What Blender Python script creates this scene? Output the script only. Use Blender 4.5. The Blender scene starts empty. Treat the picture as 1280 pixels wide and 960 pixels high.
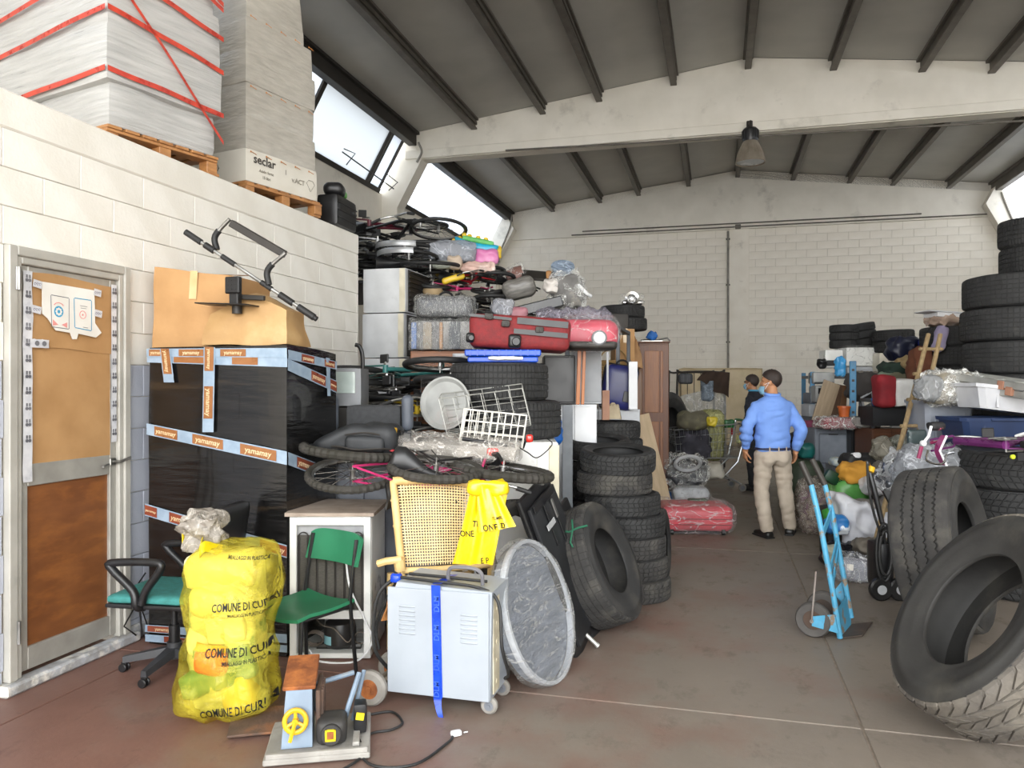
import bpy,math,random
from mathutils import Vector,Matrix,Euler,noise

S = bpy.context.scene
COL = S.collection
R = math.radians
V = Vector

# ------------------------------------------------------------------ camera, daylight, exposure
YAW = R(15.0)
cy,sy = math.cos(YAW),math.sin(YAW)
EYE = V((0,0,1.6))
FPX = 960.0
cam = bpy.data.objects.new('camera',bpy.data.cameras.new('camera'))
cam.data.sensor_width = 36.0
cam.data.lens = 36.0 * FPX / 1280.0
cam.data.clip_start = 0.05
cam.data.clip_end = 200
cam.location = EYE
cam.rotation_euler = (R(90),0,YAW)
COL.objects.link(cam)
S.camera = cam

world = bpy.data.worlds.new('overcast')
S.world = world
world.use_nodes = True
wn = world.node_tree.nodes
wl = world.node_tree.links
bgn = wn['Background']
bgn.inputs['Strength'].default_value = 7.2
wtc = wn.new('ShaderNodeTexCoord')
wsx = wn.new('ShaderNodeSeparateXYZ')
wrp = wn.new('ShaderNodeValToRGB')
wrp.color_ramp.elements[0].position = 0.0
wrp.color_ramp.elements[0].color = (0.50,0.49,0.47,1)
wrp.color_ramp.elements[1].position = 0.25
wrp.color_ramp.elements[1].color = (0.92,0.96,1.0,1)
wl.new(wtc.outputs['Generated'],wsx.inputs[0])
wl.new(wsx.outputs['Z'],wrp.inputs[0])
wl.new(wrp.outputs[0],bgn.inputs['Color'])

def area_light(name,loc,rot,sx,sy_,power,color=(1,1,1),portal=False):
 l = bpy.data.lights.new(name,'AREA')
 l.shape = 'RECTANGLE'
 l.size = sx
 l.size_y = sy_
 l.energy = power
 l.color = color
 o = bpy.data.objects.new(name,l)
 o.location = loc
 o.rotation_euler = rot
 COL.objects.link(o)
 if portal:
  l.cycles.is_portal = True
 return o

# daylight through the open front of the hall; the slanted window strips let the sky in
area_light('door_daylight',(0.5,-4.2,2.9),(R(90),0,0),11.0,5.0,820,(1.0,0.985,0.95))

vs = S.view_settings
vs.view_transform = 'Standard'
vs.look = 'None'
vs.gamma = 1.0
vs.use_curve_mapping = False
vs.exposure = 0.0
S.cycles.use_denoising = True
S.cycles.max_bounces = 8
S.cycles.diffuse_bounces = 4
S.cycles.glossy_bounces = 3
S.cycles.transmission_bounces = 4
S.cycles.transparent_max_bounces = 10
S.cycles.caustics_reflective = False
S.cycles.caustics_refractive = False

# ------------------------------------------------------------------ where a picture point lies in the hall
def ray(px,py):
 t,u = (px - 640) / FPX,(480 - py) / FPX
 return V((t * cy - sy,t * sy + cy,u))

def at(px,py,d):
 return EYE + ray(px,py) * d

def atX(px,py,x):
 r = ray(px,py)
 return EYE + r * (x / r.x)

def atY(px,py,y):
 r = ray(px,py)
 return EYE + r * (y / r.y)

def atZ(px,py,z):
 r = ray(px,py)
 return EYE + r * ((z - 1.6) / r.z)

CR,CU,CT = V((cy,sy,0)),V((0,0,1)),V((sy,-cy,0))     # to the right, up, towards the eye

def cdir_at(px,py,r,u,t):
 """direction given to the right, up and towards the eye as seen along that line of sight"""
 v = ray(px,py).normalized()
 a = v.cross(V((0,0,1))).normalized()
 return (a * r + a.cross(v) * u - v * t).normalized()

def cdir(r,u,t):
 return (CR * r + CU * u + CT * t).normalized()

# ------------------------------------------------------------------ materials
def lin(h):
 h = h.lstrip('#')
 o = []
 for i in (0,2,4):
  c = int(h[i:i + 2],16) / 255
  o.append(c / 12.92 if c <= 0.04045 else ((c + 0.055) / 1.055) ** 2.4)
 return (*o,1)

MATS = {}

def mat(name,a,b=None,rough=0.6,metal=0.0,scale=6.0,detail=4.0,lo=0.35,hi=0.65,bump=0.0,bscale=40.0,
  spec=0.5,stretch=None,coat=0.0,tint=None,tscale=2.0,tlo=0.55,thi=0.75,rvar=0.12):
 """colour a, worn by noise towards b, and by a larger noise towards tint; fine bump."""
 if name in MATS:
  return MATS[name]
 m = bpy.data.materials.new(name)
 m.use_nodes = True
 n,l = m.node_tree.nodes,m.node_tree.links
 p = n['Principled BSDF']
 p.inputs['Metallic'].default_value = metal
 p.inputs['Specular IOR Level'].default_value = spec
 p.inputs['Coat Weight'].default_value = coat
 tc = n.new('ShaderNodeTexCoord')
 mp = n.new('ShaderNodeMapping')
 l.new(tc.outputs['Object'],mp.inputs[0])
 if stretch:
  mp.inputs['Scale'].default_value = stretch
 nz = n.new('ShaderNodeTexNoise')
 nz.inputs['Scale'].default_value = scale
 nz.inputs['Detail'].default_value = detail
 l.new(mp.outputs[0],nz.inputs['Vector'])
 rp = n.new('ShaderNodeValToRGB')
 ca = lin(a)
 cb = lin(b) if b else tuple(c * 0.82 for c in ca[:3]) + (1,)
 rp.color_ramp.elements[0].position = lo
 rp.color_ramp.elements[0].color = cb
 rp.color_ramp.elements[1].position = hi
 rp.color_ramp.elements[1].color = ca
 l.new(nz.outputs['Fac'],rp.inputs[0])
 out = rp.outputs[0]
 if tint:
  n2 = n.new('ShaderNodeTexNoise')
  n2.inputs['Scale'].default_value = tscale
  n2.inputs['Detail'].default_value = 6
  n2.inputs['Roughness'].default_value = 0.62
  l.new(mp.outputs[0],n2.inputs['Vector'])
  r2 = n.new('ShaderNodeValToRGB')
  r2.color_ramp.elements[0].position = tlo
  r2.color_ramp.elements[0].color = (0,0,0,1)
  r2.color_ramp.elements[1].position = thi
  r2.color_ramp.elements[1].color = (1,1,1,1)
  l.new(n2.outputs['Fac'],r2.inputs[0])
  mx = n.new('ShaderNodeMixRGB')
  l.new(r2.outputs[0],mx.inputs[0])
  l.new(out,mx.inputs[1])
  mx.inputs[2].default_value = lin(tint)
  out = mx.outputs[0]
 l.new(out,p.inputs['Base Color'])
 mr = n.new('ShaderNodeMapRange')
 mr.inputs['To Min'].default_value = max(0.03,rough - rvar)
 mr.inputs['To Max'].default_value = min(1,rough + rvar)
 l.new(nz.outputs['Fac'],mr.inputs[0])
 l.new(mr.outputs[0],p.inputs['Roughness'])
 if bump:
  nb = n.new('ShaderNodeTexNoise')
  nb.inputs['Scale'].default_value = bscale
  nb.inputs['Detail'].default_value = 3
  l.new(mp.outputs[0],nb.inputs['Vector'])
  bp = n.new('ShaderNodeBump')
  bp.inputs['Strength'].default_value = bump
  bp.inputs['Distance'].default_value = 0.02
  l.new(nb.outputs['Fac'],bp.inputs['Height'])
  l.new(bp.outputs[0],p.inputs['Normal'])
 MATS[name] = m
 return m

def film(name,color='#f2f2ee',lo=0.08,hi=0.75,clear='#ffffff',rough=0.18,scale=9.0,stretch=(1,1,1),bump=0.8,bscale=14.0,p0=0.4,p1=0.72,crease=True):
 """clear plastic film: see-through, milky along the folds"""
 if name in MATS:
  return MATS[name]
 m = bpy.data.materials.new(name)
 m.use_nodes = True
 n,l = m.node_tree.nodes,m.node_tree.links
 p = n['Principled BSDF']
 p.inputs['Base Color'].default_value = lin(color)
 p.inputs['Roughness'].default_value = rough
 tr = n.new('ShaderNodeBsdfTransparent')
 tr.inputs[0].default_value = lin(clear)
 tc = n.new('ShaderNodeTexCoord')
 mp = n.new('ShaderNodeMapping')
 mp.inputs['Scale'].default_value = stretch
 l.new(tc.outputs['Object'],mp.inputs[0])
 nz = n.new('ShaderNodeTexNoise')
 nz.inputs['Scale'].default_value = scale
 nz.inputs['Detail'].default_value = 5
 nz.inputs['Distortion'].default_value = 0.8
 l.new(mp.outputs[0],nz.inputs['Vector'])
 mr = n.new('ShaderNodeMapRange')
 src = nz.outputs['Fac']
 if crease:          # thin milky lines where the film is folded
  m1,m2 = n.new('ShaderNodeMath'),n.new('ShaderNodeMath')
  m1.operation,m2.operation = 'SUBTRACT','ABSOLUTE'
  m1.inputs[1].default_value = 0.5
  l.new(src,m1.inputs[0])
  l.new(m1.outputs[0],m2.inputs[0])
  src = m2.outputs[0]
 mr.inputs['From Min'].default_value = 0.0 if crease else p0
 mr.inputs['From Max'].default_value = 0.022 if crease else p1
 mr.inputs['To Min'].default_value = hi if crease else lo
 mr.inputs['To Max'].default_value = lo if crease else hi
 l.new(src,mr.inputs[0])
 mx = n.new('ShaderNodeMixShader')
 l.new(mr.outputs[0],mx.inputs[0])
 l.new(tr.outputs[0],mx.inputs[1])
 l.new(p.outputs[0],mx.inputs[2])
 n3 = n.new('ShaderNodeTexNoise')
 n3.inputs['Scale'].default_value = bscale
 n3.inputs['Detail'].default_value = 4
 n3.inputs['Distortion'].default_value = 1.2
 l.new(mp.outputs[0],n3.inputs['Vector'])
 bp = n.new('ShaderNodeBump')
 bp.inputs['Strength'].default_value = bump
 bp.inputs['Distance'].default_value = 0.05
 l.new(n3.outputs['Fac'],bp.inputs['Height'])
 l.new(bp.outputs[0],p.inputs['Normal'])
 l.new(mx.outputs[0],n['Material Output'].inputs['Surface'])
 MATS[name] = m
 return m

def wood(name,a,b,scale=3.0,stretch=(14,14,1),rough=0.45):
 return mat(name,a,b,rough=rough,scale=scale,stretch=stretch,detail=6,lo=0.3,hi=0.7,bump=0.08,bscale=6)

# ------------------------------------------------------------------ mesh building
class MB:
 def __init__(self):
  self.v,self.f,self.m = [],[],[]

 def add(self,verts,faces,M=None,mi=0):
  b = len(self.v)
  self.v.extend((M @ V(p)) if M else V(p) for p in verts)
  self.f.extend(tuple(b + i for i in f) for f in faces)
  self.m.extend([mi] * len(faces))
  return self

 def box(self,c,s,rot=None,b=0.0,mi=0):
  """box centred at c, size s, edges chamfered by b"""
  hx,hy,hz = s[0] / 2,s[1] / 2,s[2] / 2
  M = Matrix.Translation(c) @ (rot.to_4x4() if rot is not None else Matrix.Identity(4))
  if b <= 0:
   vs_ = [(x * hx,y * hy,z * hz) for x in (-1,1) for y in (-1,1) for z in (-1,1)]
   fs = [(0,1,3,2),(4,6,7,5),(0,4,5,1),(2,3,7,6),(0,2,6,4),(1,5,7,3)]
   return self.add(vs_,fs,M,mi)
  b = min(b,hx * .9,hy * .9,hz * .9)
  vs_,ix = [],{}
  for x in (-1,1):
   for y in (-1,1):
    for z in (-1,1):
     for k in range(3):
      p = [x * hx,y * hy,z * hz]
      for j in range(3):
       if j != k:
        p[j] -= (x,y,z)[j] * b
      ix[(x,y,z,k)] = len(vs_)
      vs_.append(p)
  fs = []
  for k in range(3):
   o = [j for j in range(3) if j != k]
   for s1 in (-1,1):
    q = []
    for a,c2 in ((-1,-1),(1,-1),(1,1),(-1,1)):
     e = [0,0,0]
     e[k],e[o[0]],e[o[1]] = s1,a,c2
     q.append(ix[(*e,k)])
    fs.append(tuple(q))
   for a in (-1,1):
    for c2 in (-1,1):
     e0,e1 = [0] * 3,[0] * 3
     e0[k],e0[o[0]],e0[o[1]] = -1,a,c2
     e1[k],e1[o[0]],e1[o[1]] = 1,a,c2
     fs.append((ix[(*e0,o[0])],ix[(*e1,o[0])],ix[(*e1,o[1])],ix[(*e0,o[1])]))
  for x in (-1,1):
   for y in (-1,1):
    for z in (-1,1):
     fs.append((ix[(x,y,z,0)],ix[(x,y,z,1)],ix[(x,y,z,2)]))
  return self.add(vs_,fs,M,mi)

 def tube(self,pts,r,n=8,closed=False,caps=True,mi=0,M=None):
  pts = [V(p) for p in pts]
  k = len(pts)
  rr = r if isinstance(r,(list,tuple)) else [r] * k
  tang = []
  for i in range(k):
   a = pts[(i - 1) % k] if (closed or i > 0) else pts[i]
   c = pts[(i + 1) % k] if (closed or i < k - 1) else pts[i]
   t = (c - a)
   tang.append(t.normalized() if t.length > 1e-9 else V((0,0,1)))
  up = V((0,0,1)) if abs(tang[0].z) < 0.9 else V((1,0,0))
  nx = tang[0].cross(up).normalized()
  vs_,fs = [],[]
  for i in range(k):
   nx = (nx - tang[i] * nx.dot(tang[i]))
   nx = nx.normalized() if nx.length > 1e-6 else tang[i].orthogonal().normalized()
   ny = tang[i].cross(nx)
   for j in range(n):
    a = 2 * math.pi * j / n
    vs_.append(pts[i] + (nx * math.cos(a) + ny * math.sin(a)) * rr[i])
  for i in range(k if closed else k - 1):
   i2 = (i + 1) % k
   for j in range(n):
    j2 = (j + 1) % n
    fs.append((i * n + j,i2 * n + j,i2 * n + j2,i * n + j2))
  if caps and not closed:
   fs.append(tuple(range(n)))
   fs.append(tuple((k - 1) * n + j for j in reversed(range(n))))
  return self.add(vs_,fs,M,mi)

 def lathe(self,prof,n=32,M=None,mi=0,loop=False,caps=True,twist=None):
  """revolve (r, z) about z; twist(i_profile, j) -> (dr, dangle)"""
  k = len(prof)
  vs_,fs = [],[]
  for j in range(n):
   for i,(r,z) in enumerate(prof):
    a,dr = 2 * math.pi * j / n,0
    if twist:
     dr,da = twist(i,j)
     a += da
    vs_.append(((r + dr) * math.cos(a),(r + dr) * math.sin(a),z))
  for j in range(n):
   j2 = (j + 1) % n
   for i in range(k if loop else k - 1):
    i2 = (i + 1) % k
    fs.append((j * k + i,j2 * k + i,j2 * k + i2,j * k + i2))
  if caps and not loop:
   if prof[0][0] > 1e-6:
    fs.append(tuple(j * k for j in reversed(range(n))))
   if prof[-1][0] > 1e-6:
    fs.append(tuple(j * k + k - 1 for j in range(n)))
  return self.add(vs_,fs,M,mi)

 def cyl(self,c,r,h,axis='z',n=24,mi=0,r2=None,rot=None,b=0.0):
  M = Matrix.Translation(c)
  if rot is not None:
   M = M @ rot.to_4x4()
  if axis == 'x':
   M = M @ Matrix.Rotation(R(90),4,'Y')
  elif axis == 'y':
   M = M @ Matrix.Rotation(R(-90),4,'X')
  r2 = r if r2 is None else r2
  prof = [(r,-h / 2),(r2,h / 2)]
  if b:
   prof = [(r - b,-h / 2),(r,-h / 2 + b),(r2,h / 2 - b),(r2 - b,h / 2)]
  return self.lathe(prof,n,M,mi)

 def grid(self,nx,ny,fn,mi=0,M=None,thick=0.0):
  vs_ = [V(fn(i / nx,j / ny)) for j in range(ny + 1) for i in range(nx + 1)]
  w = nx + 1
  fs = [(j * w + i,j * w + i + 1,(j + 1) * w + i + 1,(j + 1) * w + i) for j in range(ny) for i in range(nx)]
  if thick:
   nr = [V((0,0,0)) for _ in vs_]
   for f in fs:
    q = (vs_[f[1]] - vs_[f[0]]).cross(vs_[f[3]] - vs_[f[0]])
    for i in f:
     nr[i] += q
   k = len(vs_)
   vs_ = vs_ + [p - (q.normalized() if q.length > 1e-12 else V((0,0,1))) * thick for p,q in zip(vs_,nr)]
   fs = fs + [tuple(k + i for i in reversed(f)) for f in fs]
   rim = [i for i in range(w)] + [j * w + nx for j in range(1,ny + 1)] + [ny * w + i for i in range(nx - 1,-1,-1)] + [j * w for j in range(ny - 1,0,-1)]
   for a,b_ in zip(rim,rim[1:] + rim[:1]):
    fs.append((a,k + a,k + b_,b_))
  return self.add(vs_,fs,M,mi)

 def prism(self,poly,h,M=None,mi=0):
  """polygon in xy pulled from z=0 to z=h"""
  k = len(poly)
  vs_ = [(x,y,0) for x,y in poly] + [(x,y,h) for x,y in poly]
  fs = [tuple(reversed(range(k))),tuple(range(k,2 * k))]
  fs += [(i,(i + 1) % k,k + (i + 1) % k,k + i) for i in range(k)]
  return self.add(vs_,fs,M,mi)

 def soft(self,size,rad,n=(5,5,5),amp=0.0,sc=3.0,seed=0,M=None,mi=0,fn=None,ridged=False):
  """rounded box with its base centre at the origin, dented by noise"""
  nx,ny,nz = n
  hx,hy,hz = size[0] / 2,size[1] / 2,size[2] / 2
  rad = min(rad,hx,hy,hz)
  ids,vs_,fs = {},[],[]
  off = V((seed * 7.31,seed * 3.17,seed * 5.71))

  def vid(i,j,k):
   key = (i,j,k)
   if key in ids:
    return ids[key]
   p = V(((2 * i / nx - 1) * hx,(2 * j / ny - 1) * hy,(2 * k / nz - 1) * hz))
   q = V((max(-hx + rad,min(hx - rad,p.x)),max(-hy + rad,min(hy - rad,p.y)),max(-hz + rad,min(hz - rad,p.z))))
   d = p - q
   if d.length > 1e-9:
    dn = d.normalized()
    p = q + dn * rad
   else:
    dn = V((p.x / max(hx,1e-6),p.y / max(hy,1e-6),p.z / max(hz,1e-6))).normalized()
   if amp:
    t = noise.noise(p * sc + off)
    if ridged:
     t = 0.5 - abs(t) * 2 + 0.5 * noise.noise(p * sc * 2.3 + off)
    p = p + dn * amp * t
   p.z += hz
   if fn:
    p = V(fn(p))
   ids[key] = len(vs_)
   vs_.append(p)
   return ids[key]
  for (u,v_,w,nu,nv,nw) in ((0,1,2,nx,ny,nz),(1,2,0,ny,nz,nx),(2,0,1,nz,nx,ny)):
   for a in range(nu):
    for b_ in range(nv):
     for side in (0,nw):
      q = []
      for da,db in ((0,0),(1,0),(1,1),(0,1)):
       e = [0,0,0]
       e[u],e[v_],e[w] = a + da,b_ + db,side
       q.append(vid(*e))
      fs.append(tuple(q) if side else tuple(reversed(q)))
  return self.add(vs_,fs,M,mi)

 def build(self,name,m=None,parent=None,loc=(0,0,0),rot=None,smooth=35,**props):
  me = bpy.data.meshes.new(name)
  me.from_pydata([tuple(p) for p in self.v],[],self.f)
  ms = m if isinstance(m,(list,tuple)) else [m]
  for q in ms:
   if q is not None:
    me.materials.append(q)
  if len(ms) > 1:
   me.polygons.foreach_set('material_index',self.m)
  if smooth:
   me.polygons.foreach_set('use_smooth',[True] * len(me.polygons))
   me.set_sharp_from_angle(angle=R(smooth))
  me.update()
  return link(name,me,parent,loc,rot,**props)

def link(name,data,parent=None,loc=(0,0,0),rot=None,**props):
 o = bpy.data.objects.new(name,data)
 COL.objects.link(o)
 o.location = loc
 if rot is not None:
  o.rotation_euler = rot.to_euler() if isinstance(rot,Matrix) else rot
 if parent is not None:
  o.parent = parent
 for k,v_ in props.items():
  if v_:
   o[k] = v_
 return o

def thing(name,label,cat,loc=(0,0,0),rot=None,group=None):
 return link(name,None,None,loc,rot,label=label,category=cat,group=group)

def tag(o,label,cat,group=None):
 o['label'] = label
 o['category'] = cat
 if group:
  o['group'] = group
 return o

def copy_tree(root,loc=None,rot=None,label=None,group=None,name=None):
 """the thing, its parts and their sub-parts copied; meshes shared"""
 def rec(o,parent):
  c = o.copy()
  COL.objects.link(c)
  if parent is not None:
   c.parent = parent
  for ch in o.children:
   rec(ch,c)
  return c
 c = rec(root,None)
 if loc is not None:
  c.location = loc
 if rot is not None:
  c.rotation_euler = rot.to_euler() if isinstance(rot,Matrix) else rot
 if label:
  c['label'] = label
 if group:
  c['group'] = group
 return c

def frame_of(n,up=V((0,0,1))):
 """rotation whose local z is n"""
 n = n.normalized()
 x = up.cross(n)
 x = x.normalized() if x.length > 1e-4 else V((1,0,0))
 y = n.cross(x)
 return Matrix((x,y,n)).transposed()

def axes(x,y,z):
 return Matrix((x,y,z)).transposed()

def rx(a):
 return Matrix.Rotation(R(a),3,'X')

def ry(a):
 return Matrix.Rotation(R(a),3,'Y')

def rz(a):
 return Matrix.Rotation(R(a),3,'Z')

FACE = Matrix.Rotation(YAW,3,'Z')     # local x along the picture's width

def arc(c,r,a0,a1,n,plane='xz'):
 o = []
 for i in range(n + 1):
  a = R(a0 + (a1 - a0) * i / n)
  p,q = r * math.cos(a),r * math.sin(a)
  o.append(V(c) + (V((p,0,q)) if plane == 'xz' else V((p,q,0)) if plane == 'xy' else V((0,p,q))))
 return o

def spline(pts,n=6):
 """Catmull-Rom through pts"""
 P = [V(p) for p in pts]
 P = [P[0] * 2 - P[1]] + P + [P[-1] * 2 - P[-2]]
 o = []
 for i in range(1,len(P) - 2):
  a,b,c,d = P[i - 1],P[i],P[i + 1],P[i + 2]
  for k in range(n):
   t = k / n
   o.append(0.5 * ((2 * b) + (c - a) * t + (2 * a - 5 * b + 4 * c - d) * t * t + (3 * b - a - 3 * c + d) * t ** 3))
 o.append(P[-2])
 return o

_font_cache = {}

def letters(s,size,name,m,parent,M,bend=None,depth=0.0006,align='CENTER',**props):
 """flat lettering of height size placed by the 4x4 M (x along the line, z out of the surface)"""
 cu = bpy.data.curves.new('tmp','FONT')
 cu.body = s
 cu.size = size
 cu.align_x = align
 cu.align_y = 'CENTER'
 cu.extrude = depth / 2
 cu.offset = size * .016
 cu.resolution_u = 2
 ob = bpy.data.objects.new('tmp',cu)
 COL.objects.link(ob)
 bpy.context.view_layer.update()
 dg = bpy.context.evaluated_depsgraph_get()
 me = bpy.data.meshes.new_from_object(ob.evaluated_get(dg))
 bpy.data.objects.remove(ob)
 bpy.data.curves.remove(cu)
 for v_ in me.vertices:
  p = v_.co.copy()
  v_.co = bend(p) if bend else M @ p
 me.materials.clear()
 me.materials.append(m)
 return link(name,me,parent,**props)

def remesh(mb,voxel,smooth_it=6,fac=0.5):
 """the pieces of mb joined into one continuous skin"""
 me = bpy.data.meshes.new('tmp')
 me.from_pydata([tuple(p) for p in mb.v],[],mb.f)
 ob = bpy.data.objects.new('tmp',me)
 COL.objects.link(ob)
 md = ob.modifiers.new('a','REMESH')
 md.mode = 'VOXEL'
 md.voxel_size = voxel
 md.use_smooth_shade = True
 sm = ob.modifiers.new('b','SMOOTH')
 sm.iterations = smooth_it
 sm.factor = fac
 bpy.context.view_layer.update()
 dg = bpy.context.evaluated_depsgraph_get()
 out = bpy.data.meshes.new_from_object(ob.evaluated_get(dg))
 bpy.data.objects.remove(ob)
 bpy.data.meshes.remove(me)
 out.polygons.foreach_set('use_smooth',[True] * len(out.polygons))
 return out

# ------------------------------------------------------------------ palette
white_block = mat('white_painted_block','#efece4','#e4e0d6',rough=0.75,scale=3,tint='#b9b3a6',tscale=1.6,tlo=0.66,thi=0.86,bump=0.12,bscale=60)
back_block = mat('white_block_back','#f3eee3','#eae4d7',rough=0.8,scale=2,tint='#a8a294',tscale=2.2,tlo=0.62,thi=0.8,bump=0.1,bscale=50)
blue_block = mat('blue_grey_painted_block','#b9bdc8','#aeb3c0',rough=0.7,scale=3,tint='#9a9da6',tscale=2,tlo=0.64,thi=0.84,bump=0.12,bscale=60)
mortar = mat('painted_mortar','#ece8df','#dfdad0',rough=0.85,scale=5)
mortar_back = mat('dirty_mortar','#d2ccbf','#c0baad',rough=0.85,scale=5)
concrete_white = mat('white_painted_concrete','#ece7dc','#e2ddd1',rough=0.75,scale=2,tint='#b1aca0',tscale=1.3,tlo=0.6,thi=0.8,bump=0.06,bscale=20)
roof_grey = mat('grey_roof_sheet','#b6b4ad','#aaa8a2',rough=0.6,scale=1.2)
purlin_steel = mat('brown_grey_steel','#6a655e','#565049',rough=0.5,metal=0.3,scale=5)
dark_steel = mat('dark_steel','#3a3632','#2c2926',rough=0.55,metal=0.3,scale=5)
black_plastic = mat('black_plastic','#1d1d1f','#141415',rough=0.38,scale=8)
black_rubber = mat('black_rubber','#232323','#191919',rough=0.6,scale=9,bump=0.05)
grey_plastic = mat('grey_plastic','#6d7178','#5d6067',rough=0.45,scale=6)
light_grey = mat('light_grey_plastic','#b9bcc0','#a9acb0',rough=0.45,scale=6)
white_enamel = mat('white_enamel','#e6e6e3','#d8d8d4',rough=0.3,scale=4,tint='#b5b0a4',tscale=3,tlo=0.66,thi=0.82)
white_plastic = mat('white_plastic','#e9e9ea','#dcdcde',rough=0.4,scale=5)
chrome = mat('chrome','#c9c9c9','#a9a9a9',rough=0.18,metal=1.0,scale=12)
steel = mat('worn_steel','#b3b3b1','#8d8c88',rough=0.35,metal=0.9,scale=10)
alu = mat('brushed_aluminium','#bdbdb8','#a8a8a3',rough=0.4,metal=0.6,scale=8)
cardboard = mat('cardboard','#b88f60','#ab8254',rough=0.75,scale=5,tint='#a07a50',tscale=2,tlo=0.6,thi=0.85,bump=0.06,bscale=30)
cardboard_pale = mat('pale_cardboard','#b3905f','#a27e50',rough=0.6,scale=4,tint='#c2a678',tscale=3,tlo=0.55,thi=0.8,bump=0.1,bscale=18)
paper_white = mat('white_paper','#eceae4','#dfdcd4',rough=0.7,scale=5)
ink = mat('black_ink','#1c1c1c','#242424',rough=0.6)
tape_clear = mat('pale_tape','#98a9ba','#8598aa',rough=0.22,scale=12)
tape_brown = mat('brown_tape_print','#99683f','#875833',rough=0.3,scale=10)
tape_red = mat('red_brown_tape_print','#8a4630','#773a29',rough=0.3,scale=10)
tape_ink = mat('pale_tape_ink','#e2c9a4','#d5b98f',rough=0.4)
red_strap = mat('red_strapping','#c8442f','#a8352a',rough=0.3,scale=14)
pallet_wood = wood('pallet_wood','#b98552','#94643a',stretch=(3,3,12))

def structure(o):
 o['kind'] = 'structure'
 return o

# ------------------------------------------------------------------ floor: slabs parted by saw cuts
def floor_material():
 m = bpy.data.materials.new('worn_red_concrete')
 m.use_nodes = True
 n,l = m.node_tree.nodes,m.node_tree.links
 p = n['Principled BSDF']
 tc = n.new('ShaderNodeTexCoord')

 def nz(s,d,r=0.6,st=None):
  x = n.new('ShaderNodeTexNoise')
  x.inputs['Scale'].default_value = s
  x.inputs['Detail'].default_value = d
  x.inputs['Roughness'].default_value = r
  if st:
   mp = n.new('ShaderNodeMapping')
   mp.inputs['Scale'].default_value = st
   l.new(tc.outputs['Object'],mp.inputs[0])
   l.new(mp.outputs[0],x.inputs['Vector'])
  else:
   l.new(tc.outputs['Object'],x.inputs['Vector'])
  return x.outputs['Fac']

 def ramp(src,a,b,ca=(0,0,0,1),cb=(1,1,1,1)):
  x = n.new('ShaderNodeValToRGB')
  x.color_ramp.elements[0].position,x.color_ramp.elements[1].position = a,b
  x.color_ramp.elements[0].color,x.color_ramp.elements[1].color = ca,cb
  l.new(src,x.inputs[0])
  return x.outputs[0]

 def mix(f,a,b):
  x = n.new('ShaderNodeMixRGB')
  l.new(f,x.inputs[0])
  for i,c in ((1,a),(2,b)):
   if isinstance(c,tuple):
    x.inputs[i].default_value = c
   else:
    l.new(c,x.inputs[i])
  return x.outputs[0]
 # red paint survives along the office wall and is walked off in the aisle
 sx = n.new('ShaderNodeSeparateXYZ')
 l.new(tc.outputs['Object'],sx.inputs[0])
 mr = n.new('ShaderNodeMapRange')
 mr.inputs['From Min'].default_value = -3.2
 mr.inputs['From Max'].default_value = 1.6
 mr.inputs['To Min'].default_value = 0.31
 mr.inputs['To Max'].default_value = -0.24
 l.new(sx.outputs['X'],mr.inputs[0])
 ad = n.new('ShaderNodeMath')
 ad.operation = 'ADD'
 l.new(nz(1.3,8,0.66),ad.inputs[0])
 l.new(mr.outputs[0],ad.inputs[1])
 paint = ramp(ad.outputs[0],0.42,0.72)
 grey = mix(nz(2.5,6),lin('#6f665d'),lin('#857b70'))
 red = mix(nz(4,5),lin('#694a40'),lin('#836358'))
 c = mix(paint,grey,red)
 dirt = ramp(nz(5.5,9,0.72,(1,0.6,1)),0.55,0.75)
 dk = n.new('ShaderNodeMath')
 dk.operation = 'MULTIPLY'
 dk.inputs[1].default_value = 0.45
 l.new(dirt,dk.inputs[0])
 c = mix(dk.outputs[0],c,lin('#4d443d'))
 sc = ramp(nz(22,6,0.8,(1,0.25,1)),0.64,0.72)
 dk2 = n.new('ShaderNodeMath')
 dk2.operation = 'MULTIPLY'
 dk2.inputs[1].default_value = 0.35
 l.new(sc,dk2.inputs[0])
 c = mix(dk2.outputs[0],c,lin('#a09890'))
 l.new(c,p.inputs['Base Color'])
 mr2 = n.new('ShaderNodeMapRange')
 mr2.inputs['To Min'].default_value = 0.5
 mr2.inputs['To Max'].default_value = 0.85
 l.new(dirt,mr2.inputs[0])
 l.new(mr2.outputs[0],p.inputs['Roughness'])
 bp = n.new('ShaderNodeBump')
 bp.inputs['Strength'].default_value = 0.12
 bp.inputs['Distance'].default_value = 0.01
 l.new(nz(30,6),bp.inputs['Height'])
 l.new(bp.outputs[0],p.inputs['Normal'])
 return m

floor_mat = floor_material()
joint_mat = mat('floor_joint_filler','#9a8d80','#857a6e',rough=0.9,scale=20)
fm = MB()
fm.box((0.3,8.5,-0.11),(13.6,27,0.2))
floor = structure(fm.build('floor',joint_mat))
xs = [-6.4,-3.25,0.65,4.55,7.0]
ys = [-5,0.0,3.86,7.7,11.55,15.4,21.3]
for i in range(len(xs) - 1):
 for j in range(len(ys) - 1):
  b = MB()
  b.box(((xs[i] + xs[i + 1]) / 2,(ys[j] + ys[j + 1]) / 2,-0.006),(xs[i + 1] - xs[i] - 0.012,ys[j + 1] - ys[j] - 0.012,0.012),b=0.003)
  b.build('slab',floor_mat,floor,smooth=0)

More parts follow.
